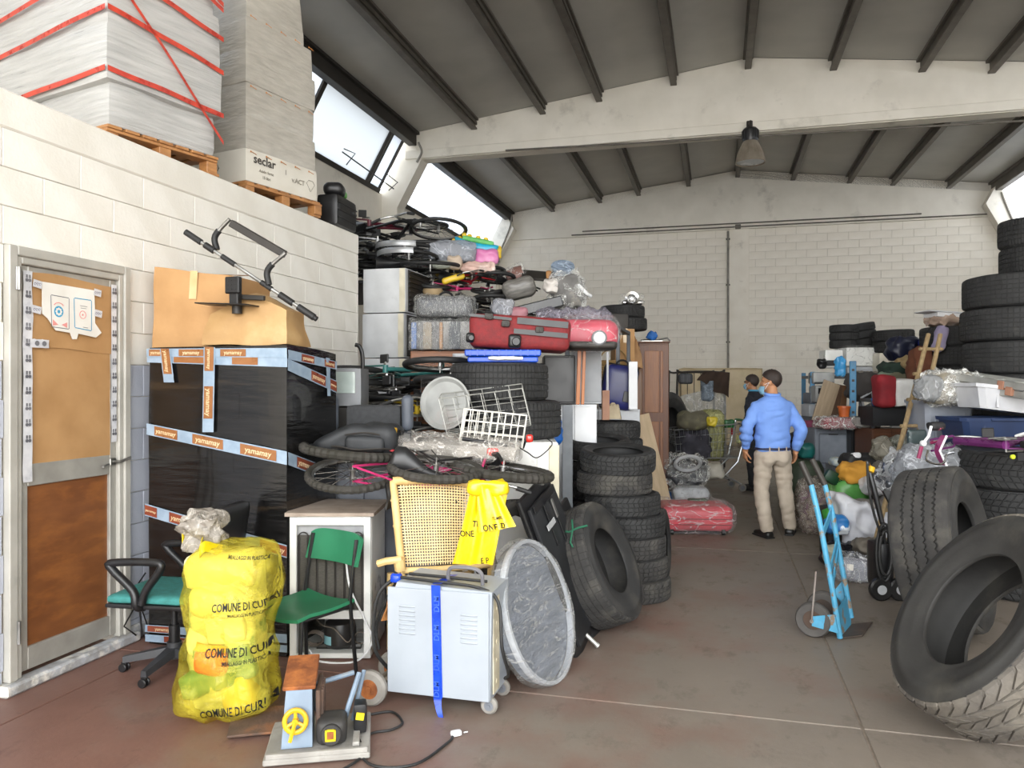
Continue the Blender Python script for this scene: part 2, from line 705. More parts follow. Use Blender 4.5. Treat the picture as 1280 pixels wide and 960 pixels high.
# ------------------------------------------------------------------ office partition of painted blocks
WX = -3.55
m = MB()
D0,D1,DZ = 3.14,3.985,2.32
m.box((WX - 0.11,(-4 + D0) / 2,1.46),(0.2,D0 + 4,2.92))
m.box((WX - 0.11,(D1 + 7.17) / 2,1.46),(0.2,7.17 - D1,2.92))
m.box((WX - 0.11,(D0 + D1) / 2,(DZ + 2.92) / 2),(0.2,D1 - D0,2.92 - DZ))
m.box((-5.0,7.07,1.46),(2.7,0.2,2.92))
wall_left = structure(m.build('wall_left',mortar,smooth=0))
b = MB()
b.box((WX - 0.1,1.585,3.02),(0.22,11.17,0.2),b=0.01)
b.build('ring_beam',white_block,wall_left)
b = MB()
b.box((-5.0,1.6,3.03),(2.7,11.1,0.16))
b.build('roof_slab',concrete_white,wall_left)
block_meshes = {}

def block(mesh_key,sx,sy_,sz,m,parent,loc,bev=0.004,name='block'):
 k = (mesh_key,round(sx,3),round(sy_,3),round(sz,3))
 if k not in block_meshes:
  q = MB()
  q.box((0,0,0),(sx,sy_,sz),b=bev)
  o = q.build(name,m,parent,loc,smooth=0)
  block_meshes[k] = o.data
  return o
 return link(name,block_meshes[k],parent,loc)

for c in range(15):
 z1 = 2.92 - 0.2 * c
 z0 = max(z1 - 0.2,0)
 if z1 - z0 < 0.05:
  continue
 zc,hz = (z0 + z1) / 2,z1 - z0
 y0 = 2.63 if c % 2 == 0 else 2.38
 for k in range(11):
  a,e = y0 + 0.5 * k,y0 + 0.5 * k + 0.5
  segs = [(a,e)]
  if z0 < DZ - 0.02:
   segs = []
   if a < D0:
    segs.append((a,min(e,D0)))
   if e > D1:
    segs.append((max(a,D1),e))
  for s0,s1 in segs:
   s1 = min(s1,7.17)
   if s1 - s0 < 0.04:
    continue
   lower = z1 <= 1.73
   block('low' if lower else 'up',0.02,s1 - s0 - 0.004,hz - 0.004,blue_block if lower else white_block,wall_left,(WX - 0.006,(s0 + s1) / 2,zc),0.003)
b = MB()
b.box((WX + 0.012,(D1 + 7.1) / 2,0.045),(0.03,7.1 - D1,0.09),b=0.008)
b.box((WX + 0.012,-0.4,0.045),(0.03,7.0,0.09),b=0.008)
b.box((WX + 0.03,(D0 + D1) / 2,0.03),(0.09,D1 - D0 + 0.1,0.06),b=0.012)
structure(b.build('baseboard_left',mat('blue_grey_kerb','#b4b7bd','#8f8d8a',rough=0.8,scale=14,tint='#d8d4cc',tscale=9,tlo=0.5,thi=0.62)))

# ------------------------------------------------------------------ hall walls
HL,HR,HB = -6.3,6.95,21.0
m = MB()
m.box((HL - 0.1,8.5,2.65),(0.2,25.4,5.3))
structure(m.build('wall_far_left',concrete_white,smooth=0))
m = MB()
m.box((HR + 0.1,8.5,2.65),(0.2,25.4,5.3))
structure(m.build('wall_right',concrete_white,smooth=0))

def roof_z(x):
 return 7.2 - abs(x - 0.5) * 0.125

# back wall: block courses under a smooth beam
m = MB()
poly = [(HL,0),(HR,0),(HR,5.2),(6.4,roof_z(6.4)),(0.5,roof_z(0.5)),(-5.8,roof_z(-5.8)),(HL,5.2)]
m.prism(poly,0.2,Matrix.Translation((0,HB - 0.007,0)) @ Matrix.Rotation(R(90),4,'X') @ Matrix.Translation((0,0,-0.2)))
wall_back = structure(m.build('wall_back',mortar_back,smooth=0))
q = MB()
poly = [(HL + .02,5.65),(HR - .02,5.65),(6.4,roof_z(6.4) - .02),(0.5,roof_z(0.5) - .02),(-5.8,roof_z(-5.8) - .02)]
q.prism(poly,0.08,Matrix.Translation((0,HB - 0.02,0)) @ Matrix.Rotation(R(90),4,'X'))
q.build('ring_beam',concrete_white,wall_back,smooth=0)
cells = []
for c in range(28):
 z1 = 5.65 - 0.2 * c
 if z1 < 0.05:
  break
 off = 0.0 if c % 2 else 0.25
 for k in range(28):
  x0 = HL + 0.5 * k - off
  x1 = min(x0 + 0.5,HR - 0.01)
  x0 = max(x0,HL + 0.01)
  if x1 - x0 > 0.06:
   cells.append((x0,x1,z1))
cells.sort(key=lambda q_: 0 if (q_[2] > 2.4 and -4.2 < q_[0] < 5.9) else 1)
st = MB()
for i,(x0,x1,z1) in enumerate(cells):
 if i < 300:
  block('back',x1 - x0 - 0.005,0.03,0.195,back_block,wall_back,((x0 + x1) / 2,HB - 0.002,z1 - 0.1),0.003)
 else:
  st.box(((x0 + x1) / 2,HB - 0.002,z1 - 0.1),(x1 - x0 - 0.005,0.03,0.195))
o = st.build('block_courses',back_block,wall_back,smooth=0)
o['kind'] = 'stuff'
# pilaster edge, down pipe and cable conduits on the back wall
p0 = atY(910,279,HB - 0.05)
b = MB()
b.box((p0.x + 0.28,HB - 0.025,2.83),(0.5,0.05,5.64),b=0.004)
b.build('pilaster',back_block,wall_back,smooth=0)
pipe = thing('drain_pipe','thin grey pipe running down the middle of the back wall','pipe',(p0.x,HB - 0.11,0))
b = MB()
b.tube([(0,0,0.02),(0,0,5.6)],0.03,10)
b.build('tube',mat('grey_pipe','#8f8b82','#7a766e',rough=0.5),pipe)
for z in (1.2,2.7,4.2,5.4):
 b = MB()
 b.box((0,0.03,z),(0.1,0.06,0.04),b=0.005)
 b.build('bracket',dark_steel,pipe)
pl,pr = atY(715,276,HB - 0.07),atY(1250,263,HB - 0.07)
for k,(dz,xa,xb,lab) in enumerate(((0.0,pl.x,pr.x,'long thin cable conduit across the back wall under its beam'),
                                       (0.09,pl.x + 0.3,atY(1150,265,HB).x,'shorter cable conduit just above the long one on the back wall'))):
 b = MB()
 b.tube([(xa,HB - 0.135,5.70 + dz),(xb,HB - 0.135,5.70 + dz)],0.017,8)
 if k == 0:
  b.box((p0.x + 0.25,HB - 0.135,5.70),(0.14,0.05,0.12),b=0.01)
 tag(b.build('cable_conduit',mat('conduit','#6f6a62','#5c5850',rough=0.5)),lab,'conduit')

# ------------------------------------------------------------------ slanted window strips, posts, roof
poly_mat = film('ribbed_polycarbonate',color='#e8eef4',lo=0.5,hi=0.62,clear='#e4ecf4',rough=0.35,scale=2,stretch=(1,1,1),bump=0.1)

def glazing_material(name,col,trans):
 m = bpy.data.materials.new(name)
 m.use_nodes = True
 n,l = m.node_tree.nodes,m.node_tree.links
 p = n['Principled BSDF']
 p.inputs['Base Color'].default_value = lin(col)
 p.inputs['Roughness'].default_value = 0.35
 t = n.new('ShaderNodeBsdfTranslucent')
 t.inputs[0].default_value = lin(col)
 x = n.new('ShaderNodeMixShader')
 x.inputs[0].default_value = trans
 l.new(p.outputs[0],x.inputs[1])
 l.new(t.outputs[0],x.inputs[2])
 l.new(x.outputs[0],n['Material Output'].inputs['Surface'])
 return m

glaze = glazing_material('ribbed_glazing','#c4cad2',0.85)
glaze_clear = glazing_material('clear_ribbed_glazing','#f6f8fb',0.95)
glaze_dull = glazing_material('dull_glazing','#9da1a4',0.7)

def window_strip(nm,xt,xb,y0,y1,sheets,gl=None):
 zt,zb = roof_z(xt) - 0.12,5.32
 root = structure(link(nm,None))
 fr = MB()
 L = math.hypot(xt - xb,zt - zb)
 ang = math.atan2(zt - zb,xt - xb)
 ux = V((math.cos(ang),0,math.sin(ang)))
 nx = V((ux.z,0,-ux.x))
 Rm = axes(V((0,1,0)),ux,V((0,1,0)).cross(ux))
 o0 = V((xb,0,zb))
 for e0,e1,dull in sheets:
  g = MB()
  nr = int((e1 - e0) / 0.05)

  def fn(u,v_):
   y = e0 + (e1 - e0) * u
   return o0 + ux * (0.03 + (L - 0.06) * v_) + V((0,y,0)) + nx * (0.012 * math.cos(u * nr * 2 * math.pi))
  g.grid(nr * 4,1,fn)
  g.build('pane',glaze_dull if dull else (gl or glaze),root,smooth=80)
  for yy in (e0,e1):
   fr.box(o0 + ux * L / 2 + V((0,yy,0)),(0.06,L,0.07),rot=Rm)
  if not dull:
   for k in range(1,6):
    yy = e0 + (e1 - e0) * k / 6
    fr.box(o0 + ux * L / 2 + V((0,yy,0)) - nx * 0.03 * (1 if xb < 0 else -1),(0.018,L,0.02),rot=Rm)
 for t in (0.0,L):
  fr.box(o0 + ux * t + V((0,(y0 + y1) / 2,0)),(y1 - y0,0.09,0.08),rot=Rm)
 fr.build('frame',dark_steel,root,smooth=0)
 return root

w1 = window_strip('window_1',-5.75,-6.3,0.5,13.6,[(0.6,6.6,0),(7.1,10.55,0),(10.6,13.0,1),(13.1,13.55,0)])
window_strip('window_2',-5.75,-6.3,14.25,20.85,[(14.3,20.75,0)])
window_strip('window_3',6.45,6.95,0.5,13.6,[(0.6,6.6,0),(7.1,13.5,0)],glaze_clear)
window_strip('window_4',6.45,6.95,14.25,20.85,[(14.3,20.75,0)],glaze_clear)
# latch bars of the openable pane
b = MB()
e = [atX(430,188,-6.0),atX(436,200,-5.95),atX(490,228,-6.05)]
b.tube([atX(428,190,-6.02),atX(492,236,-6.05)],0.012,6)
b.tube([atX(430,186,-6.0),atX(444,192,-5.95),atX(433,206,-6.02)],0.01,6)
b.tube([atX(484,218,-6.0),atX(497,228,-5.95),atX(486,238,-6.05)],0.01,6)
b.build('latch',dark_steel,w1)

# ceiling: grey sheets between purlins
ceil = structure(link('ceiling',None))
m = MB()
for (xa,xb) in ((-6.0,0.5),(0.5,6.7)):
 za,zb = roof_z(xa) + 0.02,roof_z(xb) + 0.02
 m.add([(xa,-4.3,za),(xb,-4.3,zb),(xb,21.2,zb),(xa,21.2,za),(xa,-4.3,za + .1),(xb,-4.3,zb + .1),(xb,21.2,zb + .1),(xa,21.2,za + .1)],
          [(0,3,2,1),(4,5,6,7),(0,1,5,4),(2,3,7,6),(1,2,6,5),(0,4,7,3)])
m.build('deck',roof_grey,ceil,smooth=0)
PX_ = [-5.66,-4.42,-3.1,-2.06,-0.75,0.5,1.86,3.2,4.2,5.45,6.45]
for i in range(len(PX_) - 1):
 for (y0,y1) in ((-4.2,6.75),(7.05,13.75),(14.05,20.97)):
  xa,xb = PX_[i] + 0.03,PX_[i + 1] - 0.03
  q = MB()
  za,zb = roof_z(xa),roof_z(xb)
  zz = lambda x: roof_z(x) - 0.005
  pts = [(xa,zz(xa)),(xb,zz(xb))] if not xa < 0.5 < xb else [(xa,zz(xa)),(0.5,zz(0.5)),(xb,zz(xb))]
  up = [(x,z + 0.02) for x,z in reversed(pts)]
  q.prism(pts + up,y1 - y0,Matrix.Translation((0,y1,0)) @ Matrix.Rotation(R(90),4,'X'))
  q.build('panel',roof_grey,ceil,smooth=0)
for i,x in enumerate(PX_):
 z = roof_z(x)
 edge = i in (0,len(PX_) - 1)
 for (y0,y1) in ((-4.2,6.78),(7.02,13.76),(14.04,20.9)):
  q = MB()
  yc,L = (y0 + y1) / 2,y1 - y0
  if edge:
   q.box((x,yc,z - 0.13),(0.16,L,0.26),b=0.01)
   q.box((x + (0.09 if x < 0 else -0.09),yc,z - 0.03),(0.1,L,0.05))
  else:
   q.box((x,yc,z - 0.10),(0.05,L,0.2))
   q.box((x,yc,z - 0.19),(0.11,L,0.035),b=0.004)
   q.box((x,yc,z - 0.02),(0.17,L,0.04),b=0.004)
   q.box((x + 0.045,yc,z - 0.09),(0.02,L,0.06))
  q.build('purlin',dark_steel if (edge and x < 0) else purlin_steel,ceil,smooth=0)

def beam(nm,y,w=0.28,conduit=False):
 q = MB()
 poly = [(-5.85,5.9),(6.55,5.9),(6.55,roof_z(6.55) - .01),(0.5,roof_z(0.5) - .01),(-5.85,roof_z(-5.85) - .01)]
 q.prism(poly,w,Matrix.Translation((0,y + w / 2,0)) @ Matrix.Rotation(R(90),4,'X'))
 q.box((0.35,y - w / 2 - 0.03,5.99),(12.3,0.06,0.16),b=0.01)
 return structure(q.build(nm,concrete_white,smooth=0))

bm_ = beam('trim_1',13.9)
beam('trim_2',6.9)
q = MB()
q.tube([atY(632,188,13.68),atY(1290,150.5,13.68)],0.018,8)
tag(q.build('cable_conduit',MATS['conduit']),'cable conduit along the lower edge of the concrete beam','conduit')
q = MB()
q.box((-2.7,20.95,6.68),(6.4,0.1,0.18),rot=ry(-7.1))
q.box((3.5,20.95,6.7),(6.0,0.1,0.18),rot=ry(7.1))
structure(q.build('trim_3',purlin_steel,smooth=0))

def post(nm,x_in,x_out,y):
 q = MB()
 s = 1 if x_in < 0 else -1
 poly = [(x_in,roof_z(x_in)),(x_in + s * 0.28,5.9),(x_out + s * 0.32,5.0),(x_out + s * 0.32,0),(x_out,0),(x_out,5.3),(x_in - s * 0.1,roof_z(x_in) - 0.05)]
 q.prism(poly,0.32,Matrix.Translation((0,y + 0.16,0)) @ Matrix.Rotation(R(90),4,'X'))
 return structure(q.build(nm,concrete_white,smooth=0))

for i,(y) in enumerate((6.9,13.9,20.75)):
 post('trim_%d' % (4 + i * 2),-5.75,HL,y)
 post('trim_%d' % (5 + i * 2),6.45,HR,y)
# cables at the knees
for k,pts in enumerate(([(523,178),(527,190),(521,203)],[(640,268),(637,285),(625,315)],[(1252,240),(1256,252),(1272,290)])):
 q = MB()
 yy = (13.675,20.57,20.57)[k]
 q.tube(spline([atY(px,py,yy) for px,py in pts],5),0.022,6)
 tag(q.build('power_cord',mat('grey_cable','#8a867c','#75716a')),('short grey cable at the joint of beam and slanted post','grey cable down the slanted post beside the back wall, window side','grey cable down the corner of the back wall beside the tyre tower')[k],'cable')

# ------------------------------------------------------------------ door in the partition
door = structure(link('door_1',None,None,(WX,0,0)))
frame_grey = mat('grey_door_frame','#b4b1a9','#a5a29a',rough=0.45,scale=5,tint='#8d8a83',tscale=4,tlo=0.64,thi=0.84)
q = MB()
for (ya,yb,za,zb,xx,th) in ((D0,D0 + 0.05,0.06,DZ,0.02,0.05),(D1 - 0.05,D1,0.06,DZ,0.02,0.05),(D0 + .05,D1 - .05,DZ - 0.05,DZ,0.02,0.05),
                                 (D0 + .05,D0 + 0.085,0.06,DZ - .05,0.008,0.05),(D1 - 0.085,D1 - .05,0.06,DZ - .05,0.008,0.05),(D0 + .085,D1 - .085,DZ - 0.09,DZ - .05,0.008,0.05)):
 q.box((xx - th / 2 + 0.02,(ya + yb) / 2,(za + zb) / 2),(th,yb - ya,zb - za),b=0.005)
q.build('frame',frame_grey,door)
y0,y1 = D0 + 0.085,D1 - 0.085
q = MB()
for (ya,yb,za,zb) in ((y0,y0 + .055,.08,DZ - .09),(y1 - .05,y1,.08,DZ - .09),(y0 + .055,y1 - .05,.08,.2),(y0 + .055,y1 - .05,1.055,1.175),(y0 + .055,y1 - .05,DZ - .16,DZ - .09)):
 q.box((-0.02,(ya + yb) / 2,(za + zb) / 2),(0.05,yb - ya,zb - za),b=0.004)
leaf = q.build('leaf_frame',mat('aluminium_leaf','#aaa79f','#97948c',rough=0.4,scale=6,metal=0.2),door)
q = MB()
q.box((-0.025,(y0 + y1) / 2,0.63),(0.02,y1 - y0 - 0.08,0.88))
q.build('lower_board',mat('brown_fibreboard','#85532e','#744627',rough=0.45,scale=4,tint='#9d6231',tscale=3,tlo=0.5,thi=0.75,stretch=(1,1,3)),door)
cy0,cy1 = y0 + .055,y1 - .045
q = MB()
q.grid(10,14,lambda u,v_: (0.004 + 0.004 * noise.noise(V((u * 4,v_ * 5,1))),cy0 + (cy1 - cy0) * u,1.17 + 0.66 * v_),thick=0.006)
q.build('cardboard_sheet',cardboard,door)
q = MB()
q.grid(10,8,lambda u,v_: (0.012 + 0.007 * noise.noise(V((u * 3,v_ * 3,5))),cy0 + .005 + (cy1 - cy0) * u,1.79 + 0.405 * v_ + 0.01 * math.sin(u * 5)),thick=0.006)
q.build('cardboard_sheet',cardboard,door)
tape_mark = mat('grey_tape_print','#77787e','#5c5d63',rough=0.4)
tape_white = mat('white_tape','#dcdcdf','#c9cacf',rough=0.3,scale=15)

def strip_y(ya,yb,za,zb,x=0.022,seed=0,n=14):
 g = MB()
 if zb - za > yb - ya:
  g.grid(2,n,lambda u,v_: (x + 0.003 * noise.noise(V((u * 3,v_ * 14,seed))),ya + (yb - ya) * u + 0.008 * noise.noise(V((u,v_ * 7,seed + 9))),za + (zb - za) * v_))
 else:
  g.grid(n,2,lambda u,v_: (x + 0.003 * noise.noise(V((u * 14,v_ * 3,seed))),ya + (yb - ya) * u,za + (zb - za) * v_ + 0.004 * noise.noise(V((u * 7,v_,seed + 9)))))
 return g.build('tape',tape_white,door)

t1 = strip_y(cy0 - .045,cy0 + .012,1.08,2.2,seed=1)
t2 = strip_y(cy1 - .012,cy1 + .03,1.25,2.2,seed=2)
t3 = strip_y(cy0 - 0.01,cy0 + .11,1.795,1.84,0.03,3)
for t,ya in ((t1,cy0 - .018),(t2,cy1 + .008)):
 g = MB()
 for k in range(11):
  zz_ = 1.3 + 0.085 * k
  M = Matrix.Translation((0.028,ya + 0.006 * (k % 2),zz_)) @ Matrix.Rotation(R(90),4,'Y')
  for dy in (-0.009,0.009):
   g.cyl(V((0.028,ya + dy,zz_)),0.009,0.001,'x',10)
   g.box((0.028,ya + dy,zz_ + .02),(0.001,0.008,0.018))
 g.build('print',tape_mark,t)
g = MB()
for yy in (cy0 + .03,cy0 + .075):
 g.cyl(V((0.035,yy,1.818)),0.014,0.001,'x',12)
g.build('print',tape_mark,t3)
# notice: white carton piece with two printed tiles
pp = [(24,28),(25,24),(26,20)]

def dpt(px,py,x=0.03):
 p = atX(px,py,WX + x)
 return V((x,p.y,p.z))

g = MB()
out = [(53,352),(118,363),(119,404),(127,416),(120,422),(98,417),(96,424),(91,424),(88,416),(70,413),(60,398),(53,392)]
vs_ = [dpt(px,py) for px,py in out]
k = len(vs_)
g.add(vs_ + [v_ - V((0.004,0,0)) for v_ in vs_],[tuple(range(k)),tuple(range(2 * k - 1,k - 1,-1))] + [(i,(i + 1) % k,k + (i + 1) % k,k + i) for i in range(k)])
notice = g.build('notice',paper_white,door,smooth=0)
blue_print = mat('blue_print','#3f9fc8','#3b90b5',rough=0.6)
pink_print = mat('pink_print','#e59a94','#dc8f8a',rough=0.6)
ink_grey = mat('grey_print','#6c6f78','#5a5d66',rough=0.6)

def ring_outline(g,c0,c1,c2,c3,w,x):
 P = [dpt(px,py,x) for px,py in (c0,c1,c2,c3)]
 for a,b_ in zip(P,P[1:] + P[:1]):
  d = (b_ - a).normalized()
  nrm = V((1,0,0)).cross(d) * w
  g.add([a,b_,b_ + nrm,a + nrm],[(0,1,2,3)])

g = MB()
ring_outline(g,(64,369),(86,373),(86,411),(65,408),0.004,0.0312)
g.build('print',ink_grey,notice,smooth=0)
g = MB()
ring_outline(g,(93,373),(114,376),(114,413),(94,409),0.005,0.0312)
c = dpt(73.5,389.5,0.0312)
g.cyl(c,0.031,0.0006,'x',20)
g.build('print',blue_print,notice,smooth=0)
g = MB()
for a in range(8):
 g.cyl(c + V((0.0006,0.016 * math.cos(a * math.pi / 4),0.016 * math.sin(a * math.pi / 4))),0.007,0.0006,'x',8)
g.build('print',paper_white,notice,smooth=0)
g = MB()
g.tube(arc(c + V((0,0,0.008)),0.041,40,140,12,'yz'),0.0022,5)
a,b_ = dpt(66,401,0.0312),dpt(84,408,0.0312)
g.add([dpt(66,399,.0312),dpt(73,406,.0312),dpt(66,407,.0312)],[(0,1,2)])
g.add([dpt(84,403,.0312),dpt(77,406,.0312),dpt(84,410,.0312)],[(0,1,2)])
c2 = dpt(103.5,393.5,0.0312)
g.tube(arc(c2,0.022,0,360,20,'yz'),0.002,5)
g.cyl(c2,0.006,0.0006,'x',10)
g.build('print',pink_print,notice,smooth=0)
g = MB()
for (xa,ya,xb,yb) in ((100,382,109,383.5),(101,385,108,386),(104,409,110,410)):
 g.tube([dpt(xa,ya,0.0314),dpt(xb,yb,0.0314)],0.0012,4)
g.build('print',ink_grey,notice,smooth=0)
for (px,py) in ((47,355),(46,387),(122,366),(123,392)):
 p = dpt(px,py,0.0335)
 g = MB()
 g.box(p,(0.001,0.055,0.04),rot=rx(-8))
 t = g.build('tape',tape_white,door,smooth=0)
 g = MB()
 for dy in (-.015,0.0,.015):
  g.tube(arc(p + V((0.001,dy,0)),0.006,0,300,8,'yz'),0.0012,4)
 g.build('print',mat('violet_print','#6a6680','#57546c'),t,smooth=0)
# hinge and lever handle
g = MB()
pz = atX(14,348,WX).z
g.tube([(0.05,D0 + .045,pz - 0.06),(0.05,D0 + .045,pz + .06)],0.009,10)
g.box((0.04,D0 + .05,pz),(0.01,0.03,0.12),b=0.002)
g.tube([(0.05,D0 + .045,0.25),(0.05,D0 + .045,.37)],0.009,10)
g.build('hinge',steel,door)
g = MB()
hp = V((0,y1 - .03,1.13))
g.box(hp + V((0.01,-0.005,0)),(0.014,0.05,0.05),b=0.006)
g.tube([hp + V((0.01,0,0)),hp + V((0.06,0,0)),hp + V((0.07,0.03,0.01)),hp + V((0.075,0.07,0.02))],0.009,8)
g.tube([hp + V((0.015,-0.04,-.012)),hp + V((0.03,-0.1,-.022))],0.008,8)
g.build('handle',steel,door)

# ------------------------------------------------------------------ high-bay lamp under the beam
lp = at(938,185,12.75)
lamp = thing('ceiling_lamp','ribbed metal high-bay lamp with black cap hanging at the concrete beam','lamp',(lp.x,13.35,lp.z))
g = MB()
g.lathe([(0.10,0.13),(0.13,0.08),(0.21,-0.1),(0.235,-0.22),(0.245,-0.24),(0.24,-0.25),(0.225,-0.225),(0.2,-0.11),(0.12,0.07)],48,twist=lambda i,j: ((0.006 if j % 2 and 0 < i < 4 else 0),0))
g.build('shade',mat('ribbed_lamp_shade','#a49a8c','#8d8477',rough=0.35,metal=0.5),lamp,smooth=20)
g = MB()
g.lathe([(0.0,0.33),(0.1,0.33),(0.125,0.3),(0.13,0.16),(0.11,0.1)],28)
for k in range(14):
 a = k * math.pi / 7
 g.box((0.128 * math.cos(a),0.128 * math.sin(a),0.22),(0.02,0.012,0.14),rot=rz(math.degrees(a)))
g.build('ballast_cap',black_plastic,lamp)
g = MB()
g.lathe([(0.0,-0.255),(0.12,-0.25),(0.22,-0.232)],32)
g.build('lens',mat('frosted_lens','#cfd6da','#c2c9ce',rough=0.25),lamp)
g = MB()
g.tube([(0,0,0.32),(0,0,0.45),(0,0.3,0.5)],0.018,8)
g.box((0,0.33,0.5),(0.1,0.06,0.12),b=0.01)
g.build('bracket',dark_steel,lamp)

# ================================================================== builders
from mathutils.bvhtree import BVHTree
clear_film = film('clear_film')
milky_film = film('milky_film',lo=0.25,hi=0.9,scale=7)
thin_film = film('thin_film',lo=0.06,hi=0.4,scale=8)
streak_film = film('streaked_film',lo=0.12,hi=0.85,scale=10,stretch=(6,6,0.8),bump=0.9)

# ---- tyres
tread_mats = {
 'dark': (mat('tyre_tread','#2b2b2b','#1e1e1e',rough=0.75,scale=9,tint='#4a4844',tscale=5,tlo=0.6,thi=0.82,bump=0.15,bscale=70),
             mat('tyre_side','#252526','#191919',rough=0.6,scale=6,tint='#3f3d3b',tscale=4,tlo=0.6,thi=0.82,bump=0.06,bscale=50)),
 'dusty': (mat('dusty_tread','#3b3937','#2c2b2a',rough=0.85,scale=8,tint='#57544d',tscale=4,tlo=0.52,thi=0.76,bump=0.15,bscale=70),
              mat('dusty_side','#302f2e','#232323',rough=0.75,scale=6,tint='#4d4942',tscale=3,tlo=0.52,thi=0.78,bump=0.06,bscale=50)),
 'worn': (mat('worn_tread','#68635c','#524d48',rough=0.85,scale=9,tint='#7d766a',tscale=3,tlo=0.5,thi=0.75,bump=0.25,bscale=60),
             mat('worn_side','#363533','#292827',rough=0.7,scale=5,tint='#504d45',tscale=3,tlo=0.55,thi=0.8,bump=0.08,bscale=40)),
}
TYRES = {}

def tyre_mesh(key,Ro,W,Ri,nb,grooves,style='block',dep=0.009):
 """meshes of tread and casing, base at z=0, revolved about z"""
 if key in TYRES:
  return TYRES[key]
 h = W / 2
 c = MB()
 s = Ro - Ri
 prof = [(Ro - .012 - dep,-.80 * h),(Ro - s * .12,-.95 * h),(Ro - s * .3,-1.0 * h),(Ro - s * .31,-1.015 * h),(Ro - s * .45,-1.02 * h),(Ro - s * .47,-1.0 * h),(Ro - s * .62,-.97 * h),(Ri + s * .14,-.86 * h),(Ri + s * .12,-.84 * h),(Ri + .004,-.80 * h),(Ri,-.74 * h),
   (Ri + .004,-.68 * h),(Ri + s * .15,-.74 * h),(Ri + s * .4,-.88 * h),(Ro - s * .25,-.86 * h),(Ro - .026 - dep,-.66 * h),(Ro - .024 - dep,0)]
 prof = prof + [(r,-z) for r,z in reversed(prof[:-1])]
 c.lathe([(r,z + h) for r,z in prof],72,loop=False,caps=False)
 casing = c.build('casing',None,smooth=50).data
 t = MB()
 # tread rows across the width
 zs = [-.97,-.88]
 g = []
 ng = grooves
 edges = [-.80 + 1.6 * (k + 1) / (ng + 1) for k in range(ng)]
 rows = [(Ro - s * .17,-.95 * h,'s'),(Ro - .010,-.88 * h,'s'),(Ro - .003,-.80 * h,'s')]
 gw = 0.035 if style != 'rib' else 0.04
 for e in edges:
  rows += [(Ro,(e - gw) * h,'b'),(Ro - dep,(e - gw * .6) * h,'g'),(Ro - dep,(e + gw * .6) * h,'g'),(Ro,(e + gw) * h,'b')]
 rows += [(Ro - .003,.80 * h,'s'),(Ro - .010,.88 * h,'s'),(Ro - s * .17,.95 * h,'s')]
 per = 4
 n = nb * per
 fr = [0.0,0.80,0.84,0.96]
 amp = {'block': 0.0,'zig': 0.35,'vee': 0.9,'rib': 0.28,'lug': 0.5}[style]

 def tw(i,j):
  r,z,kind = rows[i]
  k = j % per
  base = 2 * math.pi / nb
  tgt = (j // per + fr[k]) * base
  da = tgt - 2 * math.pi * j / n
  q = z / h
  if style == 'vee':
   da += abs(q) * amp * base * 1.6
  elif style in ('zig','lug'):
   da += amp * base * math.sin(q * 9)
  dr = 0
  if k in (2,3):
   if style in ('block','vee','zig','lug') and kind in ('b','s'):
    dr = -dep * (0.85 if style != 'block' or kind == 's' else 0.45)
   elif style == 'rib' and kind == 's':
    dr = -dep * .5
  return dr,da
 if style == 'rib':
  # wavy grooves run round the tyre
  prof2 = [(r,z) for r,z,_ in rows]
  vs_,fs = [],[]
  nn = nb * 6
  kk = len(prof2)
  for j in range(nn):
   a = 2 * math.pi * j / nn
   wv = (0.012 if (j % 3) else -0.012) * W / 0.3
   for i,(r,z,kd) in enumerate(rows):
    zz_ = z + (wv * .35 if kd in 'bg' else 0)
    vs_.append((r * math.cos(a),r * math.sin(a),zz_ + h))
  for j in range(nn):
   j2 = (j + 1) % nn
   for i in range(kk - 1):
    fs.append((j * kk + i,j2 * kk + i,j2 * kk + i + 1,j * kk + i + 1))
  t.add(vs_,fs)
 else:
  t.lathe([(r,z + h) for r,z,_ in rows],n,twist=tw,caps=False)
 tread = t.build('tread',None,smooth=28).data
 for me in (casing,tread):
  for o in [o for o in COL.objects if o.data is me]:
   bpy.data.objects.remove(o)
 TYRES[key] = (tread,casing,Ro,W)
 return TYRES[key]

tyre_mesh('car',0.285,0.157,0.19,44,3,'zig',0.008)
tyre_mesh('wide',0.36,0.265,0.21,72,4,'block',0.009)
tyre_mesh('van',0.37,0.225,0.205,60,4,'block',0.008)
tyre_mesh('van_big',0.40,0.25,0.215,60,4,'block',0.008)
tyre_mesh('truck_rib',0.52,0.37,0.285,40,4,'rib',0.016)
tyre_mesh('truck_lug',0.51,0.31,0.285,38,4,'lug',0.013)
tyre_mesh('truck_plain',0.51,0.31,0.285,70,5,'block',0.005)
tyre_mesh('truck_vee',0.52,0.27,0.285,60,4,'vee',0.012)
tyre_mesh('scooter',0.21,0.115,0.13,36,2,'zig',0.006)
TMESH = {}

def tyre(key,label,loc,rot=None,group=None,tone='dark'):
 tread,casing,Ro,W = TYRES[key]
 if (key,tone) not in TMESH:
  a,b_ = tread.copy(),casing.copy()
  a.materials.clear()
  b_.materials.clear()
  a.materials.append(tread_mats[tone][0])
  b_.materials.append(tread_mats[tone][1])
  TMESH[(key,tone)] = (a,b_)
 a,b_ = TMESH[(key,tone)]
 t = thing('tyre',label,'tyre',loc,rot,group)
 link('tread',a,t)
 link('casing',b_,t)
 return t

def tyre_at(key,label,center,n,group=None,tone='dark',spin=0):
 """tyre whose middle is at center and whose axle points along n"""
 Rm = frame_of(n) @ rz(spin)
 W = TYRES[key][3]
 return tyre(key,label,V(center) - n.normalized() * W / 2,Rm,group,tone)

# ---- bicycles
BIKE = {}

